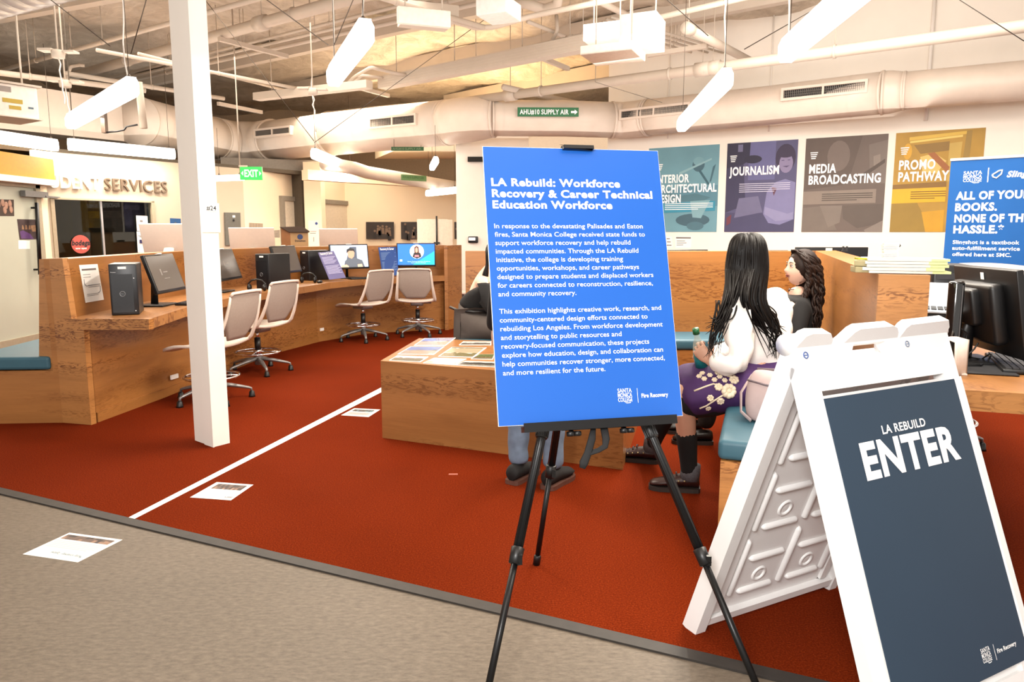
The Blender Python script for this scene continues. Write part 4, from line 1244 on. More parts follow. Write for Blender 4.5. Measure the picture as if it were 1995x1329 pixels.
# ================================================================== swivel chairs
CHW = mat('chair_mesh', (206, 190, 178), .6, vary=.04, scale=60)
CHF = mat('chair_frame', (220, 206, 194), .45, vary=.02)
CHS = mat('chair_alloy', (178, 176, 176), .35, .55)
def make_chair(label):
    t = thing('swivel_chair', label, 'chair', (0, 0, 0), 0, 'white swivel chairs')
    # seat: thin shaped pan, front at +y
    m = MB()
    n, k = 12, 8; vs = []; W2 = .235
    for s in (0, 1):
        for j in range(k + 1):
            y = -.20 + .46 * j / k
            wy = W2 * (1 - .10 * max(0, (j - 5) / 3) ** 2 - .08 * max(0, (2 - j) / 2) ** 2)
            for i in range(n + 1):
                x = -wy + 2 * wy * i / n
                z = .455 + .022 * (x / W2) ** 2 - .035 * max(0, (j - 5) / 3) ** 2 + (.012 if j == 0 else 0) - (.022 if s == 0 else 0)
                vs.append((x, y, z))
    N = (n + 1) * (k + 1); fs = []
    for j in range(k):
        for i in range(n):
            a = j * (n + 1) + i
            fs.append((a, a + n + 1, a + n + 2, a + 1)); fs.append((a + N, a + N + 1, a + N + n + 2, a + N + n + 1))
    for i in range(n):
        fs.append((i, i + 1, i + 1 + N, i + N)); a = k * (n + 1) + i; fs.append((a, a + N, a + N + 1, a + 1))
    for j in range(k):
        a = j * (n + 1); fs.append((a, a + N, a + N + n + 1, a + n + 1)); a += n; fs.append((a, a + n + 1, a + N + n + 1, a + N))
    m.add(vs, fs, 0, True)
    fix_normals(m.build('seat', CHF, t))
    # back: curved mesh panel narrowing to a tab at the bottom
    prof = [(.50, .115), (.53, .135), (.58, .17), (.64, .205), (.70, .206), (.76, .203), (.82, .20), (.845, .195), (.86, .18)]
    def by(z): return -.20 - .12 * (z - .47) / .4 - .02 * math.sin((z - .5) * 8)
    m = MB(); vs = []; n = 10
    for s in (0, 1):
        for z, w in prof:
            for i in range(n + 1):
                x = -w + 2 * w * i / n
                vs.append((x, by(z) - .02 * (1 - (x / .2) ** 2) - s * .010, z))
    N = (n + 1) * len(prof); fs = []
    for j in range(len(prof) - 1):
        for i in range(n):
            a = j * (n + 1) + i
            fs.append((a, a + 1, a + n + 2, a + n + 1)); fs.append((a + N, a + N + n + 1, a + N + n + 2, a + N + 1))
    for i in range(n):
        fs.append((i, i + N, i + 1 + N, i + 1)); a = (len(prof) - 1) * (n + 1) + i; fs.append((a, a + 1, a + N + 1, a + N))
    for j in range(len(prof) - 1):
        a = j * (n + 1); fs.append((a, a + n + 1, a + N + n + 1, a + N)); a += n; fs.append((a, a + N, a + N + n + 1, a + n + 1))
    m.add(vs, fs, 0, True)
    bk = fix_normals(m.build('backrest', CHW, t))
    for sx in (-1, 1):
        m = MB(); P = [(sx * .222, .02, .462), (sx * .232, -.10, .462), (sx * .236, -.185, .468), (sx * .236, -.215, .50), (sx * .226, by(.58) - .012, .58), (sx * .214, by(.68) - .012, .68), (sx * .206, by(.78) - .012, .78), (sx * .200, by(.845) - .012, .845)]
        m.tube(P, [.012, .016, .02, .02, .018, .015, .013, .011], 10, flat=.7); m.build('back_frame', CHF, t)
    m = MB(); m.tube([(-.200, by(.845) - .012, .845), (-.185, by(.87) - .02, .868), (-.09, by(.87) - .035, .872), (0, by(.87) - .04, .874), (.09, by(.87) - .035, .872), (.185, by(.87) - .02, .868), (.2, by(.845) - .012, .845)], .012, 10); m.build('top_rail', CHF, t)
    m = MB(); m.box((0, 0, .418), (.16, .20, .05), bev=.015); m.box((.13, .03, .42), (.09, .03, .018), bev=.005); m.build('mechanism', CHS, t)
    m = MB(); m.cyl((0, 0, .30), (0, 0, .42), .016, 14); m.build('gas_piston', CHROME, t)
    m = MB(); m.cyl((0, 0, .19), (0, 0, .335), .028, 16); m.build('column', BLACK, t)
    m = MB(); m.ring((0, 0, .20), .205, .010, 40, 8)
    for a in range(4):
        a = a * math.pi / 2 + .4; m.tube([(0.026 * math.cos(a), .026 * math.sin(a), .205), (.205 * math.cos(a), .205 * math.sin(a), .20)], .007, 6)
    m.lathe([(.03, .18), (.034, .185), (.034, .215), (.03, .22)], 18); m.build('foot_ring', CHROME, t)
    m = MB(); m.lathe([(.022, .075), (.034, .08), (.03, .19), (.026, .195)], 16); m.build('hub', CHS, t)
    for i in range(5):
        a = i * 2 * math.pi / 5 + .3; ca, sa = math.cos(a), math.sin(a)
        m = MB(); m.tube([(ca * .02, sa * .02, .135), (ca * .14, sa * .14, .115), (ca * .265, sa * .265, .085), (ca * .285, sa * .285, .078), (ca * .29, sa * .29, .05)], [.024, .022, .015, .013, .011], 8, flat=.75)
        lg = m.build('leg', CHS, t)
        m = MB(); m.tube([(ca * .29, sa * .29, .058), (ca * .29, sa * .29, .050), (ca * .29, sa * .29, .020), (ca * .29, sa * .29, .008)], [.012, .020, .024, .027], 12); o = m.build('foot', BLACK, t); o.parent = lg
    return t
CH = [((-2.36, 5.55), 78, 'white swivel chair half hidden behind the white column'),
      ((-2.40, 6.70), 70, 'white swivel chair at the counter just right of the white column'),
      ((-1.82, 8.72), 54, 'white swivel chair turned sideways before the blue leaning board'),
      ((-1.21, 9.16), 2, 'white swivel chair with its back to the room, before the bright blue screen'),
      ((2.56, 4.22), 200, 'swivel chair under the wooden desk, right of the folding sign, only its base in view'),
      ((-.80, 10.3), -70, 'white swivel chair cut off by the booth panel, at the back by the pier')]
first = make_chair(CH[0][2])
for i, ((x, y), rz, lab) in enumerate(CH):
    M = Matrix.Translation((x, y, .0065 - .008)) @ Matrix.Rotation(R(rz), 4, 'Z')
    if i == 0: first.matrix_basis = M
    else: dup(first, M=M, label=lab)

# ================================================================== things on the computer counter
SCRG = mat('idle_screen', (104, 96, 90), .18, vary=.02, scale=2)
def turned(loc, yaw, tilt=0):
    return Matrix.Translation(Vector(loc)) @ Matrix.Rotation(R(yaw), 4, 'Z') @ Matrix.Rotation(R(-tilt), 4, 'X')
def monitor(label, loc, yaw, tilt, desk, w=.51, h=.31, screen=None, art=None, sticker=True, group='black monitors on the counter', cat='monitor'):
    """front faces local -y; loc = centre of the panel"""
    t = thing('monitor', label, cat, (loc[0], loc[1], desk), R(yaw), group)
    T = Matrix.Translation((0, 0, loc[2] - desk)) @ Matrix.Rotation(R(-tilt), 4, 'X')
    m = MB(T); m.box((0, .012, 0), (w, .03, h), bev=.006); m.mm((-w * .3, .02, -h * .3), (w * .3, .06, h * .28)); m.build('housing', BLACK, t)
    m = MB(T); b = .014; m.add([(-w / 2 + b, -.0042, -h / 2 + b * 1.6), (w / 2 - b, -.0042, -h / 2 + b * 1.6), (w / 2 - b, -.0042, h / 2 - b), (-w / 2 + b, -.0042, h / 2 - b)], [(0, 1, 2, 3)]); sc = m.build('screen', screen or SCRG, t)
    if art:
        for nm, mb, mm_ in art(w - 2 * b, h - 2.6 * b, T @ Matrix.Translation((0, -.0048, b * .3))):
            mb.build(nm, mm_, t).parent = t; 
    if sticker:
        m = MB(T); m.mm((-.035, -.012, h / 2 - .004), (.035, .012, h / 2 + .004)); m.build('asset_sticker', PAPER, t)
    zc = loc[2] - desk
    m = MB(); m.tube([(0, .10, .01), (0, .095, zc * .6), (0, .065, zc)], [.03, .026, .024], 10, flat=.5); m.build('stand_neck', BLACK, t)
    m = MB(); m.box((0, .08, .008), (.25, .20, .016), bev=.006); m.build('stand_base', BLACK, t)
    return t
def idle(w, h, T):
    m = MB(T); m.mm((-.09, -.0004, -.02), (-.07, 0, .03)); m.mm((-.045, -.0004, .0), (.03, 0, .008)); m.mm((-.06, -.0004, -.05), (.035, 0, -.045))
    yield 'screen_text', m, mat('pale_screen_text', (170, 164, 160), .4, vary=0)
DZK = .74
monitor('tilted black monitor with an idle grey screen, beside the nearest black computer tower', (-2.735, 5.68, 1.0), 92, 18, DZK, art=idle)
monitor('tilted idle monitor just right of the white column', (-2.76, 6.98, 1.01), 90, 18, DZK, art=idle)
monitor('tilted idle monitor between two black towers on the counter', (-2.49, 7.98, 1.02), 78, 16, DZK)
def art_man(w, h, T):
    def pl(pts, d): m = MB(T); m.add([(x * w, -d, z * h) for x, z in pts], [tuple(range(len(pts)))]); return m
    yield 'screen_picture', pl([(-.5, -.5), (.5, -.5), (.5, .5), (-.5, .5)], .0002), mat('video_wall', (176, 196, 232), .4, emit=.75, vary=.1, scale=6)
    yield 'screen_picture', pl([(-.12, -.3), (.02, .42), (.2, .42), (.2, -.2)], .0004), mat('video_shelf', (70, 80, 100), .4, emit=.5, vary=0)
    yield 'screen_picture', pl([(-.18, -.5), (-.14, -.22), (-.04, -.08), (.16, -.08), (.34, -.2), (.40, -.5)], .0006), mat('video_shirt', (84, 92, 104), .4, emit=.55, vary=0)
    yield 'screen_picture', pl([(-.04, -.05), (-.06, .18), (-.01, .28), (.1, .28), (.14, .16), (.12, -.02), (.05, -.12)], .0008), mat('video_face', (206, 150, 124), .4, emit=.6, vary=0)
    yield 'screen_picture', pl([(-.08, .14), (-.07, .30), (.02, .38), (.13, .33), (.16, .14), (.12, .24), (.0, .25)], .001), mat('video_hair', (28, 24, 28), .4, vary=0)
    yield 'screen_picture', pl([(-.26, -.5), (-.24, -.40), (-.1, -.38), (-.04, -.46), (-.05, -.5)], .001), mat('video_hand', (226, 176, 150), .4, emit=.6, vary=0)
    yield 'screen_picture', pl([(.2, -.5), (.2, -.38), (.32, -.36), (.34, -.5)], .001), mat('video_hand', (226, 176, 150), .4)
monitor('black monitor playing a video call of a dark-haired man', (-2.03, 9.02, 1.015), 36, 8, DZK, art=art_man)
def art_blue(w, h, T):
    def pl(pts, d): m = MB(T); m.add([(x * w, -d, z * h) for x, z in pts], [tuple(range(len(pts)))]); return m
    yield 'screen_picture', pl([(-.5, -.5), (.5, -.5), (.5, .5), (-.5, .5)], .0002), mat('slide_blue', (22, 104, 240), .4, emit=.9, vary=.12, scale=3)
    yield 'screen_picture', pl([(-.1, -.5), (.5, -.5), (.5, .16)], .0004), mat('slide_cyan', (16, 168, 240), .4, emit=.9, vary=0)
    m = MB(T); m.disc((.02 * w, -.0006, .14 * h), .34 * h, 32); yield 'screen_picture', m, mat('slide_disc', (236, 240, 250), .4, emit=.9, vary=0)
    yield 'screen_picture', pl([(-.10, -.12), (-.07, .06), (-.01, .12), (.06, .12), (.12, .05), (.14, -.12), (.02, -.2)], .0008), mat('slide_dress', (30, 28, 40), .4, vary=0)
    yield 'screen_picture', pl([(-.05, .08), (-.05, .34), (.01, .42), (.07, .36), (.08, .06)], .0009), mat('slide_hair', (90, 50, 34), .4, emit=.4, vary=0)
    yield 'screen_picture', pl([(-.02, .12), (-.025, .28), (.01, .35), (.045, .28), (.045, .14), (.015, .08)], .0011), mat('slide_face', (226, 150, 130), .4, emit=.8, vary=0)
    yield 'screen_picture', pl([(-.05, -.12), (-.04, -.02), (.07, -.02), (.08, -.12)], .0011), mat('slide_hand', (206, 120, 130), .4, emit=.6, vary=0)
    m = MB(T); m.text('Career Technical Education Workforce', .012, (-.24 * w, -.0006, -.36 * h), width=.62 * w); m.text('Santa Monica College', .010, (-.14 * w, -.0006, -.42 * h), width=.4 * w)
    m.mm((-.45 * w, -.0008, -.33 * h), (-.38 * w, -.0004, -.24 * h)); yield 'screen_text', m, mat('slide_text', (200, 236, 255), .4, emit=.9, vary=0)
monitor('black monitor with a bright blue slide of a woman in a white circle', (-1.27, 9.57, 1.02), 9, 4, DZK, art=art_blue)

TOWF = mat('tower_front', (26, 28, 34), .35, vary=.25, scale=90)
def tower(label, loc, yaw, full=True, w=.175, h=.36, d=.30):
    t = thing('computer_tower', label, 'computer', loc, R(yaw), 'black computer towers on the counter')
    m = MB(); m.box((0, d / 2 + .012, h / 2), (w, d, h), bev=.006); m.build('case', BLACK, t)
    m = MB(); m.box((0, .008, h / 2), (w, .024, h * .995), bev=.008); m.mm((-w / 2 + .012, -.006, .02), (w / 2 - .03, 0, h * .80)); m.build('front_panel', TOWF, t)
    m = MB(); m.mm((-.03, -.0055, h * .90), (.022, -.003, h * .945)); m.build('asset_sticker', PAPER, t)
    m = MB(); m.ring((-.01, -.0075, h * .42), .017, .0022, 24, 6, ax=Matrix.Rotation(R(90), 3, 'X')); m.text('DELL', .008, (-.01, -.0085, h * .42 - .004), align='C'); m.build('round_badge', mat('badge_grey', (170, 174, 180), .3, .5), t)
    if full:
        m = MB(); m.text('Precision', .006, (-w / 2 + .012, -.0045, h * .83)); m.box((w / 2 - .022, -.0045, h * .72), (.006, .004, .006)); m.box((w / 2 - .022, -.0045, .03), (.006, .004, .006)); m.build('front_detail', mat('badge_white', (224, 226, 230), .4), t)
    return t
tower('nearest black computer tower, at the end of the counter by the taped notice', (-2.715, 5.02, DZK), 22)
tower('black computer tower in the middle of the counter behind the second chair', (-2.53, 7.30, DZK), -24, False)
tower('black computer tower partly hidden by the lilac leaning board', (-2.49, 8.66, DZK), -38, False)
def headset(label, loc):
    t = thing('headset', label, 'headphones', loc, 0, 'black headsets on the counter')
    m = MB(); m.tube([(-.08, 0, .02), (-.085, .0, .07), (-.05, 0, .105), (0, 0, .115), (.05, 0, .105), (.085, 0, .07), (.08, 0, .02)], .009, 8); m.build('headband', BLACK, t)
    for s in (-1, 1):
        m = MB(); m.ball((s * .075, 0, .035), (.022, .036, .036), 14, 8); m.build('ear_cup', BLACK, t)
    return t
headset('black headset on the counter behind the second chair', (-2.53, 7.12, DZK))
headset('black headset on the counter before the third tower', (-2.34, 8.26, DZK))
for (x, y), lab in (((-2.20, 8.22), 'black mouse near the lilac leaning board'), ((-2.62, 6.35), 'black mouse beside the white column'), ((-1.42, 9.35), 'black mouse before the bright blue screen')):
    t = thing('computer_mouse', lab, 'mouse', (x, y, DZK + .001))
    m = MB(); m.ball((0, 0, .014), (.032, .055, .018), 14, 8); m.build('mouse_shell', BLACK, t)
    m = MB(); m.tube([(0, .05, .008), (-.06, .16, .006), (-.1, .22, .006)], .0025, 5); m.build('mouse_cord', BLACK, t)
for (x, y), rz, lab in (((-2.66, 5.88), 90, 'black keyboard under the nearest tilted monitor'), ((-1.86, 9.0), 36, 'black keyboard under the video call monitor')):
    t = thing('keyboard', lab, 'keyboard', (x, y, DZK + .001), R(rz))
    m = MB(); m.box((0, -.05, .009), (.42, .13, .016), bev=.004); m.build('key_tray', BLACK, t)
    m = MB()
    for r_ in range(5):
        for k in range(14): m.box((-.19 + k * .029, -.1 + r_ * .024, .019), (.024, .019, .006))
    m.build('keys', mat('key_black', (34, 34, 37), .5), t)
def leaning(label, q, base, tcol, lines):
    q = [Vector(p) for p in q]
    t = thing('leaning_board', label, 'poster', (q[2] + q[3]) / 2, 0, 'boards leaning on the counter')
    n = (q[1] - q[0]).cross(q[3] - q[0]).normalized()
    if n.y > 0: n = -n
    m = MB(); m.slab(q, -n * .006); m.build('board', base, t, world=True)
    at = lambda u, v: q[0].lerp(q[1], u).lerp(q[3].lerp(q[2], u), v) + n * .0012
    m = MB()
    for u0, u1, v in lines: m.face([at(u0, v + .011), at(u1, v + .011), at(u1, v - .011), at(u0, v - .011)])
    m.build('text_lines', tcol, t, world=True)
    m = MB(); o = at(.08, .1); ux = at(.9, .1) - o; vx = at(.08, .05) - o
    m.text('Recovery & Career', .03, o, u=ux, v=vx, width=ux.length * .95, bold=.03); m.build('headline', PRINTW, t, world=True)
LN = [(.08, .92 - .1 * (i % 3), .2 + .045 * i) for i in range(6)] + [(.08, .94 - .12 * (i % 2), .52 + .045 * i) for i in range(7)]
leaning('lilac board of text leaning beside the video call monitor', [ony(620, 492, 8.46), ony(650, 489, 8.70), ony(674, 541, 8.64), ony(642, 545, 8.40)], mat('lilac_board', (150, 148, 206), .3, vary=.08, scale=3), mat('lilac_text', (190, 190, 226), .5, vary=0), LN)
leaning('blue board of text leaning behind the third chair', [ony(737, 482, 9.42), ony(772, 481, 9.56), ony(777, 536, 9.38), ony(746, 539, 9.24)], mat('blue_board', (58, 98, 178), .35, vary=.05, scale=3), mat('blue_text', (130, 164, 220), .5, vary=0), LN)
# notices on the back panel
def sheet(label, q, lines=(), m_=None, nm='notice', group=None, out=.002):
    q = [Vector(p) for p in q]
    n = (q[1] - q[0]).cross(q[3] - q[0]).normalized()
    if n.dot(O3 - q[0]) < 0: n = -n
    t = thing(nm, label, 'notice', sum(q, Vector()) / 4, 0, group)
    m = MB(); m.slab([p + n * out for p in q], -n * .0012); m.build('sheet', m_ or PAPER, t, world=True)
    at = lambda u, v: q[0].lerp(q[1], u).lerp(q[3].lerp(q[2], u), v) + n * (out + .0007)
    if lines:
        m = MB()
        for u0, u1, v, hgt in lines: m.face([at(u0, v + hgt / 2), at(u1, v + hgt / 2), at(u1, v - hgt / 2), at(u0, v - hgt / 2)])
        m.build('printed_lines', TXT, t, world=True)
    return t, at
def onD(px, py, i=0):
    return onwall(px, py, D[i], D[i + 1])
t, at_ = sheet('white paper notice with printed arrows taped to the wooden back panel', [onD(153.5, 516.5), onD(189.5, 514.5), onD(202, 584), onD(166.5, 590)], [(.08, .86, .13, .05), (.1, .5, .26, .012), (.1, .5, .33, .012), (.28, .95, .55, .015), (.28, .92, .60, .012), (.14, .8, .79, .012), (.14, .75, .83, .012)], nm='taped_notice')
m = MB(); m.tube([at_(.12, .38), at_(.10, .5), at_(.18, .56), at_(.9, .55)], .002, 5); m.tube([at_(.93, .6), at_(.88, .74), at_(.78, .78)], .002, 5); m.build('arrow', mat('grey_arrow', (120, 124, 134), .6), t, world=True)
sheet('small white label on the back panel above the middle tower', [onD(501, 490.5, 1), onD(514, 490, 1), onD(514, 497, 1), onD(501, 497, 1)], nm='panel_label')
sheet('white paper strip behind the third tilted monitor', [onD(578, 492, 2), onD(588, 491, 2), onD(592, 528, 2), onD(584, 528, 2)], nm='paper_strip')

# white all-in-one computers on the rear counter, seen from behind over the panel
IMW = mat('pale_alloy', (214, 202, 192), .35, .15, vary=.02)
def allinone(label, px, py, Y, yaw):
    P = ony(px, py, Y)
    t = thing('desktop_computer', label, 'computer', (P.x, P.y, .74), R(yaw), 'white all-in-one computers behind the counter')
    zc = P.z - .74
    T = Matrix.Translation((0, 0, zc)) @ Matrix.Rotation(R(20), 4, 'X')
    m = MB(T); m.box((0, 0, 0), (.52, .022, .40), bev=.009); m.build('housing', IMW, t)
    m = MB(); m.tube([(0, -.02, zc - .06), (0, -.07, zc - .13), (0, -.09, .02)], [.05, .055, .06], 10, flat=.25); m.build('stand_neck', mat('pale_stand', (228, 220, 212), .35), t)
    m = MB(); m.box((0, -.06, .005), (.2, .2, .01)); m.build('stand_base', IMW, t)
allinone('white all-in-one computer seen from behind, left of the white column', 330, 472, 7.35, 8)
allinone('white all-in-one computer seen from behind, right of the white column', 492, 474, 8.75, 14)
allinone('white all-in-one computer seen from behind, right of the far column', 660, 472, 10.05, 12)

# donation box shaped like a small house
P = ony(575, 482, 9.4)
t = thing('donation_box', 'small wooden house-shaped donation box with a blue badge on the rear counter', 'box', (P.x, P.y, .74), R(20))
z0 = P.z - .74 + .055
WB = mat('box_ply', (206, 164, 110), .5, vary=.06, scale=12); WS = mat('box_side', (168, 108, 52), .5, vary=.1, scale=10)
m = MB(); m.slab([(-.15, -.10, .0), (.16, -.10, .0), (.16, -.10, z0 + .15), (-.06, -.10, z0 + .15), (-.15, -.10, z0 + .12)], (0, .2, 0)); m.build('box_body', WB, t)
m = MB(); m.add([(-.18, -.13, z0 + .20), (.10, -.13, z0 + .21), (.18, -.13, z0 + .135), (-.07, -.13, z0 + .135)], [(0, 1, 2, 3)]); m.slab([(-.18, -.14, z0 + .205), (.09, -.14, z0 + .215), (.19, -.14, z0 + .145), (-.07, -.14, z0 + .14)], (0, .28, 0)); m.build('roof', mat('box_roof', (84, 64, 50), .7), t)
m = MB(); m.add([(-.17, -.102, 0), (-.06, -.102, 0), (-.06, -.102, z0 + .14), (-.17, -.102, z0 + .20)], [(0, 1, 2, 3)]); m.build('side_board', WS, t)
m = MB(); m.disc((.06, -.1025, z0 + .08), .035, 24); m.build('badge', mat('badge_blue', (44, 70, 130), .5), t)
m = MB(); m.text('Donation', .022, (.06, -.1025, z0 + .02), align='C', bold=.03); m.build('lettering', INK, t)

# ================================================================== prints on the display box
def pr_mat(n, c): return mat('print_' + n, c, .22, vary=.05, scale=9, coat=.4)
PRINTS = [
    ([(827, 659), (888, 658), (868, 673), (806, 673)], 'glossy print with a lilac sky at the back corner of the display box', [('lilac', (150, 160, 210), .0, .45), ('sand', (196, 184, 168), .45, 1)]),
    ([(800, 675), (866, 675), (845, 691), (774, 690)], 'glossy print with a blue sky, second along the left edge of the display box', [('sky', (104, 140, 206), 0, .5), ('beige', (186, 172, 150), .5, 1)]),
    ([(774, 692.5), (835, 695), (819, 705), (758, 702)], 'glossy print with grey hills at the front left corner of the display box', [('pale', (200, 196, 206), 0, .4), ('hill', (128, 128, 104), .4, 1)]),
    ([(903, 665), (957, 665), (957, 672), (894, 672)], 'narrow grey print nearest the back of the display box, beside the blue board', [('grey', (196, 190, 186), 0, .5), ('dark', (92, 86, 78), .5, .75), ('ash', (160, 150, 138), .75, 1)]),
    ([(880, 676.5), (948, 677), (922, 696), (853, 694.5)], 'sunlit golden print in the middle of the display box', [('bar', (120, 96, 70), 0, .1), ('cream', (224, 206, 170), .1, .62), ('olive', (150, 140, 96), .62, 1)]),
    ([(846, 697), (909, 699), (884, 711), (824, 707)], 'pale washed-out print at the front of the display box', [('ivory', (240, 230, 206), 0, .7), ('ivory2', (226, 212, 180), .7, 1)]),
    ([(908, 703), (966, 705), (966, 715), (886, 711)], 'dark rocky print at the front of the display box by the blue board', [('rockp', (206, 202, 200), 0, .3), ('rock', (96, 92, 84), .3, .7), ('rock2', (170, 164, 150), .7, 1)]),
    ([(934, 690), (964, 690), (960, 700), (917, 699)], 'small green print tucked beside the blue board on the display box', [('leaf', (128, 136, 82), 0, .6), ('earth', (150, 130, 96), .6, 1)]),
]
for q, lab, bands in PRINTS:
    q = [onz(x, y, BZ + .0035) for x, y in q]
    t = thing('photo_print', lab, 'print', sum(q, Vector()) / 4, 0, 'prints on the display box')
    m = MB(); m.slab(q, (0, 0, -.003)); m.build('card', PAPER, t, world=True)
    at = lambda u, v: q[0].lerp(q[1], u).lerp(q[3].lerp(q[2], u), v) + Vector((0, 0, .0006))
    m = MB(); ms = []
    r = random.Random(lab)
    for k, (n_, c_, v0, v1) in enumerate(bands):
        ms.append(pr_mat(n_, c_)); K = 10
        up = [v0 + (r.uniform(-.05, .05) if k else .03) for _ in range(K + 1)]
        for i in range(K):
            a, b = .03 + .94 * i / K, .03 + .94 * (i + 1) / K
            m.face([at(a, min(v1, .97)), at(b, min(v1, .97)), at(b, up[i + 1]), at(a, up[i])], k)
    m.build('picture', ms, t, world=True)

# ================================================================== posters on the wall
wu = (Vector(RW1) - Vector(RW0)).normalized(); WU = Vector((wu.x, wu.y, 0))
def poster(label, px_left, px_right, base, polys, title, th, tz, tx=.06, desc=None, cut=None, dcol=None):
    a = onwall(px_left, 400, RW0, RW1); b = onwall(px_right, 400, RW0, RW1)
    w = (Vector((b.x, b.y, 0)) - Vector((a.x, a.y, 0))).length; h = 1.18
    fr_ = frame((a.x, a.y, 1.32), WU, (0, 0, 1))
    t = thing('wall_poster', label, 'poster', M=fr_, group='career posters on the white wall')
    m = MB(); m.mm((0, -.006, 0), (w, -.001, h)); m.build('poster_sheet', base, t)
    mats = {}; 
    m = MB(); ms = []
    for i, (c_, pts) in enumerate(polys):
        mt = mat('poster_%d_%d_%d' % c_, c_, .6, vary=.05, scale=6, tone=.74)
        if mt not in ms: ms.append(mt)
        m.face([(x * w, -.0065 - .0003 * i, (1 - z) * h) for x, z in pts][::-1], ms.index(mt))
    fix_n = m.build('poster_picture', ms, t)
    m = MB()
    for i, s_ in enumerate(title):
        m.text(s_, th, (tx * w, -.013, h * (1 - tz) - i * th * 1.32), width=glyphs(s_)[2] * th / CAP * .72, bold=.034)
    m.build('lettering', PRINTW, t)
    # shield-like cluster above the title
    m = MB()
    cx, cz = tx * w + .05, h * (1 - tz) + th * 1.9
    for k in range(4): m.mm((cx - .045 + .004 * k, -.0125, cz + .05 - k * .024), (cx + .045 - .008 * k, -.0122, cz + .062 - k * .024))
    m.build('emblem', PRINTW, t)
    if desc:
        x0, x1, z, n_ = desc
        m = MB()
        for i in range(n_): m.mm((x0 * w, -.0125, h * (1 - z) - i * .026), ((x1 - (.3 * (i == n_ - 1)) * (x1 - x0)) * w, -.0122, h * (1 - z) - i * .026 + .009))
        m.build('text_lines', dcol or PRINTW, t)
    return t
def ell(cx, cz, rx, rz, n=18, a0=0, a1=360): return [(cx + rx * math.cos(R(a0 + (a1 - a0) * k / n)), cz + rz * math.sin(R(a0 + (a1 - a0) * k / n))) for k in range(n + (a1 - a0 < 360))]
poster('teal interior architectural design poster half hidden by the blue board', 1262, 1398, mat('poster_teal', (118, 170, 186), .6, vary=.06, scale=3, tone=.74),
       [((96, 148, 168), [(0, .5), (1, .46), (1, .7), (0, .72)]), ((72, 112, 128), ell(.72, .22, .085, .08)), ((128, 178, 192), ell(.72, .18, .075, .05)), ((60, 104, 120), [(.72, .29), (.75, .28), (.88, .44), (.86, .46)]),
        ((150, 196, 206), [(.45, .3), (.9, .15), (.9, .17), (.45, .33)]), ((70, 112, 128), [(.92, .25), (.96, .22), (.9, .42), (.88, .42)]), ((84, 130, 146), [(.2, .6), (.3, .54), (.5, .57), (.7, .55), (.9, .6), (.8, .64), (.3, .64)]),
        ((60, 156, 186), [(.18, .66), (.97, .64), (.97, .755), (.18, .775)]), ((72, 108, 124), ell(.66, .86, .24, .075)), ((86, 128, 144), ell(.7, .93, .12, .05)), ((140, 186, 198), [(.62, .64), (.9, .63), (.78, .84), (.66, .83)])],
       ['INTERIOR', 'ARCHITECTURAL', 'DESIGN'], .105, .415, .12, (.26, .94, .67, 4))
poster('indigo journalism poster with a smiling woman and a camera', 1413, 1549, mat('poster_indigo', (92, 90, 130), .6, vary=.05, scale=3, tone=.74),
       [((110, 110, 160), [(.32, .0), (.7, .0), (.7, .42), (.32, .42)]), ((48, 46, 74), [(0, .0), (.34, .0), (.33, .2), (.2, .26), (0, .28)]), ((120, 120, 156), [(.16, .02), (.23, .02), (.23, .1), (.16, .1)]), ((44, 42, 68), ell(.38, .19, .13, .045)),
        ((60, 58, 92), [(0, .28), (.25, .24), (.3, .7), (0, .78)]), ((76, 74, 112), [(0, .78), (1, .80), (1, 1), (0, 1)]), ((118, 116, 152), [(.2, .62), (.48, .6), (.55, .78), (.14, .84)]),
        ((138, 136, 182), [(.56, .8), (.6, .55), (.72, .45), (.85, .42), (.99, .46), (.99, .86), (.8, .92), (.64, .9)]), ((60, 50, 80), ell(.84, .19, .14, .15)), ((150, 140, 178), ell(.85, .25, .095, .105)), ((60, 50, 80), ell(.84, .135, .13, .055)),
        ((90, 80, 120), [(.8, .28), (.9, .275), (.86, .295)]), ((80, 70, 110), [(.785, .215), (.825, .213), (.825, .22), (.785, .222)]), ((80, 70, 110), [(.87, .213), (.905, .211), (.905, .218), (.87, .22)]),
        ((154, 152, 194), [(.58, .72), (.9, .80), (.98, .78), (.98, .86), (.74, .88), (.58, .8)]), ((110, 70, 90), [(.66, .5), (.74, .52), (.7, .6)]), ((120, 60, 76), [(.03, .84), (.1, .8), (.09, .9), (.03, .93)])],
       ['JOURNALISM'], .105, .36, .045, (.2, .92, .465, 5), dcol=mat('poster_text_pale', (200, 198, 220), .6))
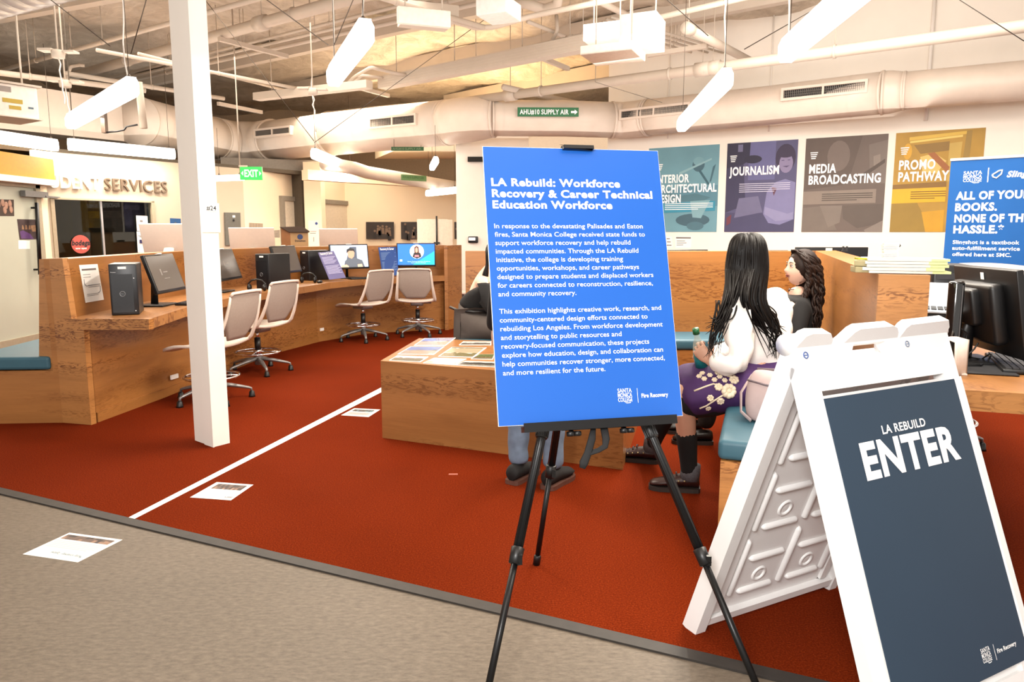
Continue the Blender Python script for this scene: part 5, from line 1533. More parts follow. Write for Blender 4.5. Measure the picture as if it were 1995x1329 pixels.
poster('brown-grey media broadcasting poster with a pale text band', 1564, 1722, mat('poster_taupe', (116, 102, 94), .6, vary=.06, scale=3, tone=.74),
       [((104, 90, 82), [(0, 0), (.7, 0), (.55, .5), (0, .55)]), ((126, 112, 104), ell(.42, .2, .14, .16)), ((130, 118, 110), [(.78, .1), (1, .06), (1, .5), (.82, .5)]), ((150, 138, 128), [(.84, .22), (.92, .2), (.93, .3), (.85, .32)]), ((92, 80, 72), [(.62, .45), (.98, .25), (.98, .29), (.66, .48)]),
        ((128, 116, 106), [(0, .74), (.3, .72), (.45, .98), (.1, 1), (0, 1)]), ((138, 126, 116), [(.22, .72), (.5, .72), (.48, .9), (.34, .95)]), ((104, 92, 84), [(.5, .72), (1, .71), (1, .9), (.7, .96), (.52, .86)]), ((146, 134, 124), [(.78, .98), (1, .88), (1, 1), (.8, 1)]),
        ((150, 136, 124), [(0, .565), (.9, .555), (.9, .70), (0, .705)])],
       ['MEDIA', 'BROADCASTING'], .105, .37, .06, (.24, .86, .60, 4), dcol=mat('poster_text_dark', (90, 78, 70), .6))
poster('gold promo pathway poster behind the blue roll-up banner', 1736.5, 1908, mat('poster_gold', (196, 154, 62), .6, vary=.1, scale=4, tone=.74),
       [((236, 196, 84), [(.16, .05), (.8, .02), (.8, .05), (.16, .085)]), ((250, 220, 120), [(.17, .09), (.76, .055), (.76, .075), (.17, .11)]), ((156, 122, 58), [(.22, .13), (.62, .11), (.62, .2), (.3, .22)]), ((232, 178, 60), ell(.15, .19, .05, .08)),
        ((170, 138, 66), [(.8, .02), (.86, .015), (.84, .5), (.76, .5)]), ((214, 180, 92), [(.62, .13), (.76, .12), (.74, .5), (.62, .5)]), ((240, 206, 120), [(.3, .25), (.46, .22), (.6, .3), (.5, .42), (.34, .4)]), ((176, 110, 60), [(.38, .22), (.46, .21), (.64, .36), (.62, .42)]),
        ((150, 112, 50), [(0, .52), (.62, .5), (.62, .56), (0, .58)]), ((244, 190, 44), [(0, .565), (.62, .555), (.62, .70), (0, .71)]), ((168, 136, 56), [(0, .71), (.3, .705), (.4, .85), (.42, 1), (0, 1)]), ((222, 168, 44), [(.36, .8), (.62, .78), (.62, 1), (.42, 1)])],
       ['PROMO', 'PATHWAY'], .105, .37, .06, (.22, .62, .60, 4), dcol=mat('poster_text_brown', (150, 112, 40), .6))
def onR(px, py): return onwall(px, py, RW0, RW1)
sheet('small paper notice pinned under the teal poster, the larger of two', [onR(1316, 460.5), onR(1348, 461), onR(1346, 483), onR(1316, 484)], [(.04, .95, .12, .12), (.08, .6, .38, .05), (.08, .7, .55, .05), (.08, .5, .72, .05)], nm='pinned_notice')
sheet('small paper notice mostly hidden behind the blue board, under the teal poster', [onR(1288, 461), onR(1309, 461), onR(1311, 482), onR(1290, 482)], [(.5, .8, .2, .08), (.5, .85, .5, .08), (.3, .9, .8, .08)], nm='pinned_notice')

# ================================================================== roll-up banner
a, b = onz(1853, 311, 2.0), onz(1995, 303, 2.0)
bu = (Vector((b.x, b.y, 0)) - Vector((a.x, a.y, 0))).normalized()
bf = frame((a.x, a.y, 0), bu, (0, 0, 1)); BW = .85
t = thing('rollup_banner', 'tall blue and cream roll-up banner about textbooks, cut off by the right edge', 'banner', M=bf)
BB = mat('banner_blue', (34, 104, 182), .6, vary=.04, scale=3, tone=.66, spec=.2); BC_ = mat('banner_cream', (240, 222, 206), .5, vary=.01); BP = mat('banner_navy', (44, 40, 88), .5)
m = MB(); m.mm((0, -.0005, .06), (BW, .0015, 1.99)); m.build('banner_sheet', BC_, t)
m = MB(); N = 16
for i in range(N):
    x0, x1 = BW * i / N, BW * (i + 1) / N
    zz = lambda x: 1.005 + .03 * math.sin(x / BW * 3.4 + .2)
    m.face([(x0, -.0012, zz(x0)), (x1, -.0012, zz(x1)), (x1, -.0012, 1.985), (x0, -.0012, 1.985)])
m.build('blue_field', BB, t)
m = MB(); m.mm((0, -.0015, .06), (BW, -.0008, .30)); m.build('navy_field', BP, t)
m = MB(); m.box((BW / 2, 0, 1.997), (BW + .01, .022, .024), bev=.004); m.build('top_rail', WHITE, t)
m = MB(); m.box((BW / 2, .01, .035), (BW + .03, .10, .06), bev=.012); m.box((BW * .2, .02, .008), (.05, .3, .014)); m.box((BW * .8, .02, .008), (.05, .3, .014)); m.build('cassette', SILVER, t)
m = MB(); m.tube([(BW / 2, .03, .05), (BW / 2, .02, 1.99)], .009, 8); m.build('support_pole', SILVER, t)
def bz(px, py):
    P = bf.inverted() @ onwall(px, py, a, b); return P.x, P.z
m = MB()
x, z = bz(1876, 357); x2, z2 = bz(1914, 332); college_logo(m, x, z, x2 - x, z2 - z, -.003); m.build('logo', PRINTW, t)
m = MB()
x, z = bz(1923, 355); m.mm((x, -.0032, z), (x + .008, -.0028, z + .13))
x, z = bz(1933, 343); m.tube([(x, -.003, z + .01), (x + .05, -.003, z + .045), (x + .075, -.003, z + .05), (x + .07, -.003, z + .015), (x + .035, -.003, z - .02), (x + .01, -.003, z - .01), (x, -.003, z + .01)], .007, 6); m.build('brand_mark', PRINTW, t)
m = MB()
x, z = bz(1961, 345); m.text('Slingshot', .05, (x, -.003, z), bold=.06, shear=.25)
for s_, px, py, hh, en in (('ALL OF YOUR', 1862, 389, .068, 2008), ('BOOKS.', 1860.5, 411, .068, 1942), ('NONE OF THE', 1859, 433, .068, 2006), ('HASSLE.*', 1857, 454, .068, 1955)):
    x, z = bz(px, py); x2, _ = bz(en, py); m.text(s_, hh, (x, -.003, z), width=x2 - x, bold=.07)
for s_, px, py, en in (('Slingshot is a textbook', 1856, 475, 1986), ('auto-fulfillment service', 1855, 486.5, 1987), ('offered here at SMC.', 1855, 498.5, 1970)):
    x, z = bz(px, py); x2, _ = bz(en, py); m.text(s_, .033, (x, -.003, z), width=x2 - x, bold=.02)
m.build('lettering', PRINTW, t)
m = MB()
def ln(pts, r=.005): m.tube([(x, -.003, z) for x, z in [bz(*p) for p in pts]], r, 5)
ln([(1947, 535), (1995, 529), (2030, 526), (2030, 570), (1952, 575), (1947, 535)]); ln([(1947, 549), (1995, 545), (2030, 543)]); ln([(1966, 560), (1973, 566), (1984, 553)], .008)
ln([(1950, 611), (1970, 601), (1996, 608), (1972, 617), (1950, 611)]); ln([(1950, 611), (1953, 634), (1972, 640), (1972, 617)]); ln([(1972, 640), (1996, 633), (1996, 608)]); ln([(1961, 614), (1982, 604)]); ln([(2000, 622), (1990, 628), (1990, 637), (2000, 642)])
x, z = bz(1964, 589); m.text('Reset!', .022, (x, -.003, z), bold=.03); x, z = bz(1959, 652); m.text('Return', .022, (x, -.003, z), bold=.03)
m.build('icons', mat('banner_icon', (96, 108, 150), .5), t)

# ================================================================== back wall and office front
# raised letters
m = MB(); MSF = MS
s_a, z_a = sw(118, 371); s_b, z_b = sw(193, 366); s_c, _ = sw(203, 372); s_d, z_d = sw(324, 374)
t = thing('raised_letters', 'raised metal letters of the student services sign above the office window', 'sign', M=MS)
L1 = glyphs('STUDENT')[2]; L2 = glyphs('DENT')[2]
wd = (s_b - s_a); zb = .5 * (z_a + z_b)
m = MB(); m.text('STUDENT', .158, (s_b - wd * L1 / L2, -.004, zb), width=wd * L1 / L2, bold=0, ext=.03); m.build('lettering', mat('letter_white', (250, 246, 238), .4), t)
m = MB(); m.text('SERVICES', .158, (s_c, -.004, zb), width=s_d - s_c, ext=.03); m.build('lettering', mat('letter_bronze', (150, 128, 108), .35, .4), t)
# round decal and notices on the glass
sd, zd = sw(158.5, 476)
t = thing('window_decal', 'round coral decal with script lettering on the office window', 'decal', M=MS @ Matrix.Translation((sd, .012, zd)))
m = MB(); m.disc((0, 0, 0), .118, 36); m.build('decal_disc', mat('coral_vinyl', (238, 112, 100), .5), t)
m = MB(); m.text('bodega', .062, (0, -.002, -.012), align='C', width=.225, bold=.05, shear=.2); m.build('lettering', INK, t)
m = MB(); m.text('now open', .022, (0, -.002, -.062), align='C', bold=.03); m.build('small_lettering', PRINTW, t)
def onS(px, py): return onwall(px, py, SW0, SW1)
def glass_sheet(label, x0, y0, x1, y1, lines, m_=None):
    t, at = sheet(label, [onS(x0, y0), onS(x1, y0 + 1), onS(x1 + (y1 - y0) * .06, y1 + 1), onS(x0 + (y1 - y0) * .06, y1)], lines, m_, 'window_notice', 'notices on the office window'); return t
glass_sheet('white paper notice at the top right of the office window', 265, 420, 287, 450, [(.3, .55, .35, .12), (.5, .75, .55, .06), (.35, .8, .72, .06), (.4, .85, .9, .05)])
glass_sheet('white paper notice with a navy band on the office window', 266, 451, 290, 492, [(.1, .6, .2, .03), (.2, .9, .25, .04)])
t, _at = sheet('navy strip across the lower paper on the office window', [onS(271, 467) + Vector((.006, -.008, 0)), onS(290, 467) + Vector((.006, -.008, 0)), onS(291, 474) + Vector((.006, -.008, 0)), onS(271.5, 474) + Vector((.006, -.008, 0))], (), mat('navy_strip', (52, 50, 110), .6), 'window_notice', out=.004)
t, _at = sheet('small blue framed sign on the cream wall left of the white column', [onS(331, 425), onS(352, 426), onS(353, 448), onS(332, 447)], (), mat('blue_sign', (30, 96, 160), .5), 'wall_sign')
m = MB(); m.face([_at(.3, .75), _at(.75, .75), _at(.7, .45), _at(.45, .35), _at(.3, .5)]); m.build('picture', mat('sign_picture', (150, 130, 90), .6), t, world=True)
# pictures on the glass doors
GX = ((XG, 4.0), (XG, 9.0))
def onG(px, py): return onwall(px, py, *GX)
t, _at = sheet('group photograph at the left edge on the frosted door', [onG(-14, 388), onG(26.5, 389), onG(27.5, 421), onG(-14, 421)], (), mat('photo_brown', (74, 50, 40), .6, vary=.3, scale=14), 'door_photo', 'photographs on the frosted door')
m = MB()
for u, v, r_ in ((.25, .3, .09), (.45, .2, .08), (.62, .35, .09), (.8, .25, .08), (.55, .65, .1), (.85, .6, .1)): 
    c_ = _at(u, v); m.ball(c_, (.004, .032, .042), 10, 6)
m.build('faces', mat('photo_face', (206, 160, 136), .6, vary=.2), t, world=True)
t, _at = sheet('purple and yellow event photograph on the frosted door', [onG(33, 427), onG(77, 428), onG(80, 466), onG(38, 467)], (), mat('photo_dusk', (70, 48, 50), .6, vary=.4, scale=16), 'door_photo', 'photographs on the frosted door')
m = MB()
m.face([_at(.08, .95), _at(.65, .98), _at(.5, .72), _at(.2, .55), _at(.05, .6)], 0); m.face([_at(.85, .6), _at(.98, .62), _at(.98, .25), _at(.92, .35)], 1); m.face([_at(.55, .3), _at(.78, .28), _at(.8, .6), _at(.6, .62)], 2)
for u in (.15, .3, .45): m.face([_at(u, .5), _at(u + .1, .5), _at(u + .08, .3), _at(u + .03, .28)], 2)
m.build('picture', [mat('photo_purple', (112, 70, 140), .6), mat('photo_yellow', (222, 206, 50), .6), mat('photo_tan', (170, 128, 92), .6, vary=.3, scale=30)], t, world=True)
sheet('blank white card under the event photograph on the frosted door', [onG(35.5, 468.5), onG(58, 469), onG(58.5, 485), onG(36, 485.5)], (), None, 'door_card')
# back wall fittings
def onB(px, py): return onwall(px, py, BW0, BW1)
t = thing('electrical_panel', 'flat grey electrical panel door on the cream wall right of the white column', 'panel', onS(450, 450))
q = [onS(436, 414), onS(466, 414.5), onS(468, 478), onS(438, 478)]
n = Vector((dn.x, dn.y, 0))
m = MB(); m.slab(q, -n * .03); m.build('panel_door', mat('panel_grey', (128, 126, 118), .45), t, world=True)
m = MB(); c_ = q[0].lerp(q[1], .5) + Vector((0, 0, -.06)) - n * .034; m.box(c_, (.06, .012, .035)); m.build('label_plate', PAPER, t, world=True)
m = MB(); m.box(c_ + Vector((0, 0, -.06)), (.035, .014, .03)); m.build('latch', BLACK, t, world=True)
sheet('wire rack of pale papers on the back wall, right of the grey panel', [onB(485, 434), onB(512, 435.5), onB(512, 455), onB(485, 455)], [(.1, .12, .5, .9), (.3, .32, .5, .9), (.5, .52, .5, .9), (.7, .72, .5, .9)], mat('rack_paper', (206, 186, 160), .6), 'paper_rack')
sheet('blank notice low on the back wall beside the donation box', [onB(524, 450), onB(545, 448), onB(545, 463), onB(524, 463)], [(.1, .8, .5, .05), (.1, .8, .8, .05)], mat('grey_notice', (204, 190, 172), .6), 'wall_notice')
def onK(px, py): return onwall(px, py, (-3.33, 14.5), (3.2, 14.5))
for i, (x0, x1, lab) in enumerate(((713, 767.5, 'dark group photograph on the back wall, left of two'), (781, 834, 'dark group photograph on the back wall, beside the flip chart'), (885, 893.5, 'narrow strip of a dark photograph next to the white pier'))):
    r = random.Random(i)
    t, _at = sheet(lab, [onK(x0, 432.5), onK(x1, 432.5), onK(x1 - .2, 465.5), onK(x0 + .4, 466)], (), mat('photo_umber', (58, 44, 36), .5, vary=.35, scale=10), 'wall_photo', 'photographs on the back wall')
    m = MB()
    for k in range(9 if i < 2 else 1):
        u, v = (r.uniform(.08, .92), r.uniform(.2, .75)) if i < 2 else (.5, .5)
        c_ = _at(u, v) + Vector((0, -.003, 0)); s_ = .035 if i < 2 else .02
        m.face([c_ + Vector((-s_, 0, -.12)), c_ + Vector((s_, 0, -.12)), c_ + Vector((s_ * .7, 0, 0)), c_ + Vector((-s_ * .7, 0, 0))], k % 2); m.disc(c_ + Vector((0, -.001, .03)), .024, 10, 1)
    m.build('figures', [mat('photo_coat', (40, 32, 30), .6), mat('photo_tone', (150, 122, 100), .6)], t, world=True)
# flip chart with a black stand
P = ony(845, 470, 11.9)
t = thing('flip_chart', 'white flip-chart board on a black stand at the back by the counter end', 'board', (P.x, P.y, 0), R(4))
m = MB(); m.box((-.02, .05, 1.22), (.50, .02, .62)); m.box((.24, .02, 1.08), (.14, .015, .88)); m.build('chart_pad', mat('chart_white', (226, 212, 196), .6), t)
m = MB(); m.tube([(.05, .03, .95), (.05, .03, 1.58)], .014, 8); m.build('mast', BLACK, t)
for dx, dy in ((-.3, .2), (.36, -.05), (.3, .5)):
    m = MB(); m.tube([(.05, .03, 1.12), (.05 + dx, .03 + dy, .008)], .011, 8); m.build('leg', BLACK, t)
m = MB(); m.box((.05, .02, 1.14), (.10, .04, .03)); m.build('clamp', BLACK, t)
# black device on the pier
P = onwall(922, 467, (-.84, 11.0), (.25, 11.0))
t = thing('card_reader', 'small black device with a lit white face on the white pier', 'card reader', P)
m = MB(); m.box((0, -.03, 0), (.15, .055, .10), bev=.015); m.build('device_body', BLACK, t)
m = MB(); m.box((-.015, -.06, .01), (.10, .008, .045), bev=.003); m.build('device_face', mat('device_white', (240, 240, 236), .4, emit=.3), t)
# sign on the far column
P = ony(611, 455, 12.46)
t = thing('column_sign', 'white sign with a blue spot on the far column', 'sign', P)
m = MB(); m.mm((-.09, -.004, -.23), (.09, 0, .22)); m.build('sheet', mat('cream_sheet', (240, 226, 204), .6), t)
m = MB(); m.disc((.055, -.0045, .17), .024, 20, v=(0, 0, 1)); m.build('blue_spot', mat('spot_blue', (40, 70, 150), .6), t)
m = MB(); m.mm((-.05, -.0052, .03), (.05, -.0045, .04)); m.mm((-.06, -.0052, -.0), (.04, -.0045, .01)); m.mm((-.005, -.0052, -.14), (.005, -.0045, -.06)); m.build('printed_lines', TXT, t)
# number sheet on the near column
e2v = Vector((e2.x, e2.y, 0)); P0 = Vector((k1.x, k1.y, 0))
def onC(px, py): return onwall(px, py, k1, k2)
cp = onC(408, 425)
t = thing('column_notice', 'white sheet marked #24 on the near white column', 'notice', M=frame((k1.x + e2v.x * .054, k1.y + e2v.y * .054, cp.z), e2v, (0, 0, 1)))
m = MB(); m.mm((-.056, -.004, -.085), (.064, -.002, .088)); m.build('sheet', mat('sheet_white', (250, 250, 240), .6), t)
m = MB(); m.text('#24', .026, (.044, -.0045, .046), align='R', bold=.02); m.mm((-.03, -.0048, .038), (.046, -.0042, .0395)); m.build('lettering', INK, t)
m = MB(); m.mm((-.056, -.0046, -.085), (.06, -.004, -.081)); m.build('yellow_edge', mat('pale_yellow', (240, 240, 190), .6), t)

# ================================================================== things on the booth panel and the desk on its right
PT = 1.167
E3 = Vector((e_.x, e_.y, 0)); G3 = Vector((g_.x, g_.y, 0)); ea = math.degrees(math.atan2(e_.y, e_.x))
def B3(s, g, z): return Vector((*bp(s, g), z))
LIMEP = mat('paper_lime', (232, 240, 168), .7, vary=.02, tone=.8); IVP = mat('paper_ivory', (244, 244, 234), .7, vary=.01, tone=.72)
r = random.Random(3)
z = PT
names = ['bottom', 'second', 'third', 'fourth', 'top']
for i in range(5):
    hgt = (.010, .013, .011, .011, .010)[i]
    t = thing('paper_ream', names[i] + ' flat pack of lime-edged paper in the stack on the booth panel end', 'paper', B3(.615 + (.012, -.006, .004, 0, .006)[i], .15, z + .0002), R(ea + (1, -1.5, .6, -.5, 1)[i]), 'paper packs on the panel end')
    m = MB(); m.box((-.02, 0, hgt / 2), (.21, .20, hgt - .0012)); m.build('white_sheets', IVP, t)
    m = MB(); m.box((.115, 0, hgt / 2), (.06, .20, hgt - .0012)); m.build('lime_sheets', LIMEP, t)
    z += hgt
ZS = z
for i in range(2):
    t = thing('note_pad', ('lower', 'upper')[i] + ' thick pad of yellowed notes overhanging the left of the paper stack', 'note pad', B3(.478 + .004 * i, .10, PT + .0005 + .024 * i), R(ea + 8 - 14 * i), 'yellowed note pads')
    m = MB(); m.box((0, 0, .0115), (.05, .075, .022), bev=.002); m.build('sheets', mat('aged_paper', (214, 200, 150), .8, vary=.08, scale=80, stretch=(.2, .2, 8)), t)
t = thing('sticky_note', 'bright yellow sticky note pad on top of the yellowed notes', 'sticky note', B3(.484, .10, PT + .0495), R(ea + 10))
m = MB(); m.box((0, 0, .003), (.042, .05, .006)); m.build('sheets', mat('sticky_yellow', (236, 232, 40), .6), t)
t = thing('ticket_stack', 'tall round stack of white paper slips on top of the paper packs', 'paper', B3(.585, .16, ZS), R(ea))
m = MB()
for i in range(9): 
    w_ = .052 + r.uniform(-.003, .003); m.box((r.uniform(-.002, .002), 0, .003 + i * .0062), (w_, .06, .0052))
m.build('slips', IVP, t)
m = MB(); m.tube([(.026, -.02, .04), (.032, -.02, .046), (.027, -.02, .055)], .002, 5); m.build('rubber_band', BLACK, t)
DK = .756
# monitor seen from behind
P = ony(1912, 604, 3.10)
monitor('big black monitor seen from behind on the wooden desk at the right', (P.x + .05, P.y, P.z + .005), 84, 10, DK, w=.50, h=.37, sticker=False, group='black monitors')
t = bpy.data.objects[[o.name for o in bpy.data.objects if o.get('label', '').startswith('big black monitor seen')][0]]
m = MB(Matrix.Translation((0, 0, P.z + .005 - DK)) @ Matrix.Rotation(R(-10), 4, 'X'))
m.box((0, .06, .0), (.34, .06, .26), bev=.02); m.box((.0, .10, .03), (.16, .05, .16), bev=.015); m.build('rear_cover', BLACK, t)
m = MB(Matrix.Translation((0, 0, P.z + .005 - DK)) @ Matrix.Rotation(R(-10), 4, 'X'))
m.box((.255, .012, .0), (.004, .012, .012)); m.box((.255, .012, -.03), (.004, .012, .012)); m.build('usb_port', mat('port_blue', (60, 130, 190), .4, emit=.2), t)
m = MB(Matrix.Translation((0, 0, P.z + .005 - DK)) @ Matrix.Rotation(R(-10), 4, 'X')); m.mm((-.012, .03, .135), (.012, .0315, .165)); m.build('white_label', PAPER, t)
t = thing('speaker_bar', 'upright glossy black cylinder beside the big monitor', 'speaker', (*(lambda q: (q.x, q.y))(ony(1857, 640, 2.98)), DK))
zt_ = ony(1857, 548, 2.98).z - DK
m = MB(); m.lathe([(.028, 0), (.030, .01), (.030, zt_ - .01), (.026, zt_)], 20); m.build('cylinder_body', mat('gloss_black', (20, 20, 22), .15, coat=.6), t)
m = MB(); m.mm((.006, -.0312, .03), (.010, -.029, zt_ - .015)); m.build('grey_strip', GREYM, t)
# small laptop with light keys standing open
P = ony(1832, 600, 3.25)
t = thing('laptop', 'pale laptop with black keys beside the booth panel end', 'laptop', (P.x, P.y, P.z - .01), R(ea - 10))
m = MB(); m.box((0, 0, 0), (.26, .20, .014), bev=.004); m.build('deck', mat('laptop_alloy', (206, 216, 226), .3, .3), t)
m = MB()
for j in range(5):
    for k in range(9): m.box((-.105 + k * .0262, -.07 + j * .030, .009), (.021, .024, .006))
m.build('keys', mat('key_black', (34, 34, 37), .5), t)
m = MB(Matrix.Translation((0, .10, .0)) @ Matrix.Rotation(R(-14), 4, 'X')); m.box((0, .004, .06), (.26, .008, .12), bev=.003); m.build('lid', mat('laptop_lid', (220, 230, 238), .3), t)
zl = P.z - .02 - DK
m = MB(); m.box((0, 0, -.012 - zl / 2), (.10, .12, max(.02, zl))); m.build('riser', BLACK, t)
t = thing('receipt_printer', 'black receipt printer behind the laptop, right of the paper packs', 'printer', (*(lambda q: (q.x, q.y))(ony(1842, 560, 3.75)), DK), R(ea))
zt_ = ony(1842, 514, 3.75).z - DK
m = MB(); m.box((0, 0, zt_ / 2), (.17, .22, zt_), bev=.012); m.build('printer_body', BLACK, t)
m = MB(); m.box((.0, -.112, zt_ - .06), (.14, .01, .03)); m.build('front_slot', mat('slot_grey', (66, 66, 70), .4), t)
t = thing('plastic_stand', 'pale bent plastic stand in front of the black cylinder', 'stand', (*(lambda q: (q.x, q.y))(ony(1848, 700, 2.86)), DK), R(ea + 6))
m = MB(); m.tube([(-.02, .04, .12), (.0, -.01, .145), (.03, -.04, .135), (.03, -.05, .0)], [.04, .045, .045, .04], 8, flat=.08); m.box((0, 0, .003), (.11, .10, .006)); m.build('bent_sheet', mat('ivory_plastic', (226, 212, 200), .4), t)
t = thing('keyboard', 'black keyboard at the edge of the wooden desk on the right', 'keyboard', (*(lambda q: (q.x, q.y))(onz(1972, 713, DK)), DK + .001), R(ea + 84))
m = MB(); m.box((0, 0, .010), (.44, .14, .018), bev=.005); m.build('key_tray', BLACK, t)
m = MB()
for j in range(5):
    for k in range(15): m.box((-.2 + k * .0285, -.05 + j * .0245, .021), (.024, .019, .006))
m.build('keys', mat('key_grey', (58, 58, 62), .5), t)
q = onz(1880, 722, DK)
t = thing('desk_mat', 'thin grey mat under the cables at the front of the right desk', 'mat', (q.x, q.y, DK), R(ea))
m = MB(); m.box((.02, .03, .004), (.30, .22, .006), bev=.003); m.build('mat_sheet', mat('mat_grey', (52, 52, 56), .6), t)
for i, (pts, lab) in enumerate((
        ([(1872, 640), (1884, 650), (1880, 676), (1892, 696), (1912, 700), (1928, 690)], 'black cable looping down from the big monitor'),
        ([(1862, 690), (1885, 702), (1905, 705), (1925, 703), (1932, 690)], 'black cable lying along the desk below the big monitor'),
        ([(1860, 666), (1868, 690), (1886, 692), (1898, 680), (1906, 668)], 'thin black cable curling behind the bent stand'),
        ([(1858, 708), (1880, 712), (1910, 712), (1926, 700)], 'cable running over the grey mat'))):
    P_ = []
    for k, (px, py) in enumerate(pts):
        p = onz(px, py, DK + .012)
        if p.y > 3.15: p = ony(px, py, 3.05)
        P_.append(p)
    Q = []
    for k in range(len(P_) - 1):
        for f in (0, .33, .66): Q.append(P_[k].lerp(P_[k + 1], f))
    Q.append(P_[-1])
    m = MB(); m.tube(Q, .0035, 6); tag(m.build('cable', BLACK), lab, 'cable', 'cables on the right desk')
# monitors behind the booth, only their top edges in view
def edge_mon(label, x0, x1, y, yaw):
    a_, b_ = ony(x0, y, 6.55), ony(x1, y, 6.55); w_ = (b_ - a_).length; c_ = (a_ + b_) / 2
    monitor(label, (c_.x, c_.y, c_.z - .155), 180 + yaw, 0, .74, w=w_, h=.31, sticker=False, group='black monitors behind the booth')
edge_mon('black monitor top behind the booth, over the curly-haired woman', 1550, 1688, 481.5, -3)
edge_mon('black monitor top behind the booth by the blue board', 1262, 1378, 486, 0)
edge_mon('black monitor top behind the booth, right of the long-haired head', 1486, 1534, 487.5, 0)
P = ony(1614, 487, 6.1)
t = thing('small_tag', 'small white tag clipped on top of the booth panel before the black monitor', 'tag', (P.x, RY + .06, 1.1605))
m = MB(); m.box((0, 0, .012), (.05, .01, .024)); m.build('tag_plate', PAPER, t)
P = ony(1637, 492, 5.75)
t = thing('pen_holder', 'little black holder on the panel top behind the curly-haired woman', 'holder', (P.x + .035, P.y, PT), R(ea))
m = MB(); m.box((-.012, 0, .02), (.014, .02, .04)); m.box((.014, 0, .02), (.014, .02, .04)); m.box((0, 0, .004), (.045, .03, .008)); m.build('holder_body', BLACK, t)

# ================================================================== people
from mathutils.bvhtree import BVHTree
from mathutils import noise as mnoise
SKIN = mat('skin', (222, 172, 146), .5, vary=.03, scale=20, tone=.8)
SKIN2 = mat('skin_fair', (226, 182, 160), .5, vary=.03, scale=20, tone=.95)
LIPS = mat('lips', (176, 92, 86), .4)
EYED = mat('eye_dark', (36, 26, 24), .3)
EYEW = mat('eye_white', (224, 216, 210), .3)
HAIRB = mat('hair_black', (17, 13, 13), .45, vary=.25, scale=60, spec=.2)
HAIRC = mat('hair_brown', (48, 30, 22), .5, vary=.4, scale=50, spec=.25)
SHIRT = mat('white_cotton', (238, 234, 230), .8, vary=.02, scale=10)
BTOP = mat('black_knit', (20, 19, 21), .85, vary=.15, scale=60)
PURPLE = mat('purple_cloth', (82, 42, 112), .8, vary=.12, scale=30)
UNDER = mat('black_skirt', (22, 22, 24), .85)
CREAM = mat('cream_thread', (228, 214, 188), .8, vary=.1, scale=60)
SOCK = mat('black_sock', (18, 18, 20), .9, vary=.1, scale=80)
SOCKG = mat('grey_sock', (108, 106, 112), .9, vary=.2, scale=90)
LEATH = mat('brown_leather', (66, 32, 28), .38, vary=.15, scale=25)
SOLE = mat('rubber_sole', (58, 46, 40), .7)
JEANS = mat('light_denim', (128, 146, 170), .85, vary=.12, scale=25, bump=.1)
GREYP = mat('grey_trousers', (104, 94, 88), .85, vary=.1, scale=14)

def ext_mesh(o, mb, mats):
    """append builder geometry (world coords) to an object's mesh so it stays one body"""
    inv = o.matrix_parent_inverse.inverted() if False else (o.parent.matrix_basis.inverted() if o.parent else Matrix())
    me = o.data
    base = len(me.materials)
    for m_ in mats: me.materials.append(m_)
    bm = bmesh.new(); bm.from_mesh(me)
    vs = [bm.verts.new(inv @ v) for v in mb.v]
    for f, mi, sm in zip(mb.f, mb.m, mb.sm):
        try:
            fc = bm.faces.new([vs[i] for i in f]); fc.material_index = base + mi; fc.smooth = True
        except ValueError: pass
    bm.to_mesh(me); bm.free()
def wrinkle(o, amp, sc, seed=0):
    me = o.data; me.update()
    ns = [v.normal.copy() for v in me.vertices]
    for v, n in zip(me.vertices, ns):
        q = Vector((v.co.x * sc + seed, v.co.y * sc, v.co.z * sc * .6))
        v.co += n * amp * (abs(mnoise.noise(q)) * 1.6 - .5 + .4 * mnoise.noise(q * 2.3))
    me.update()
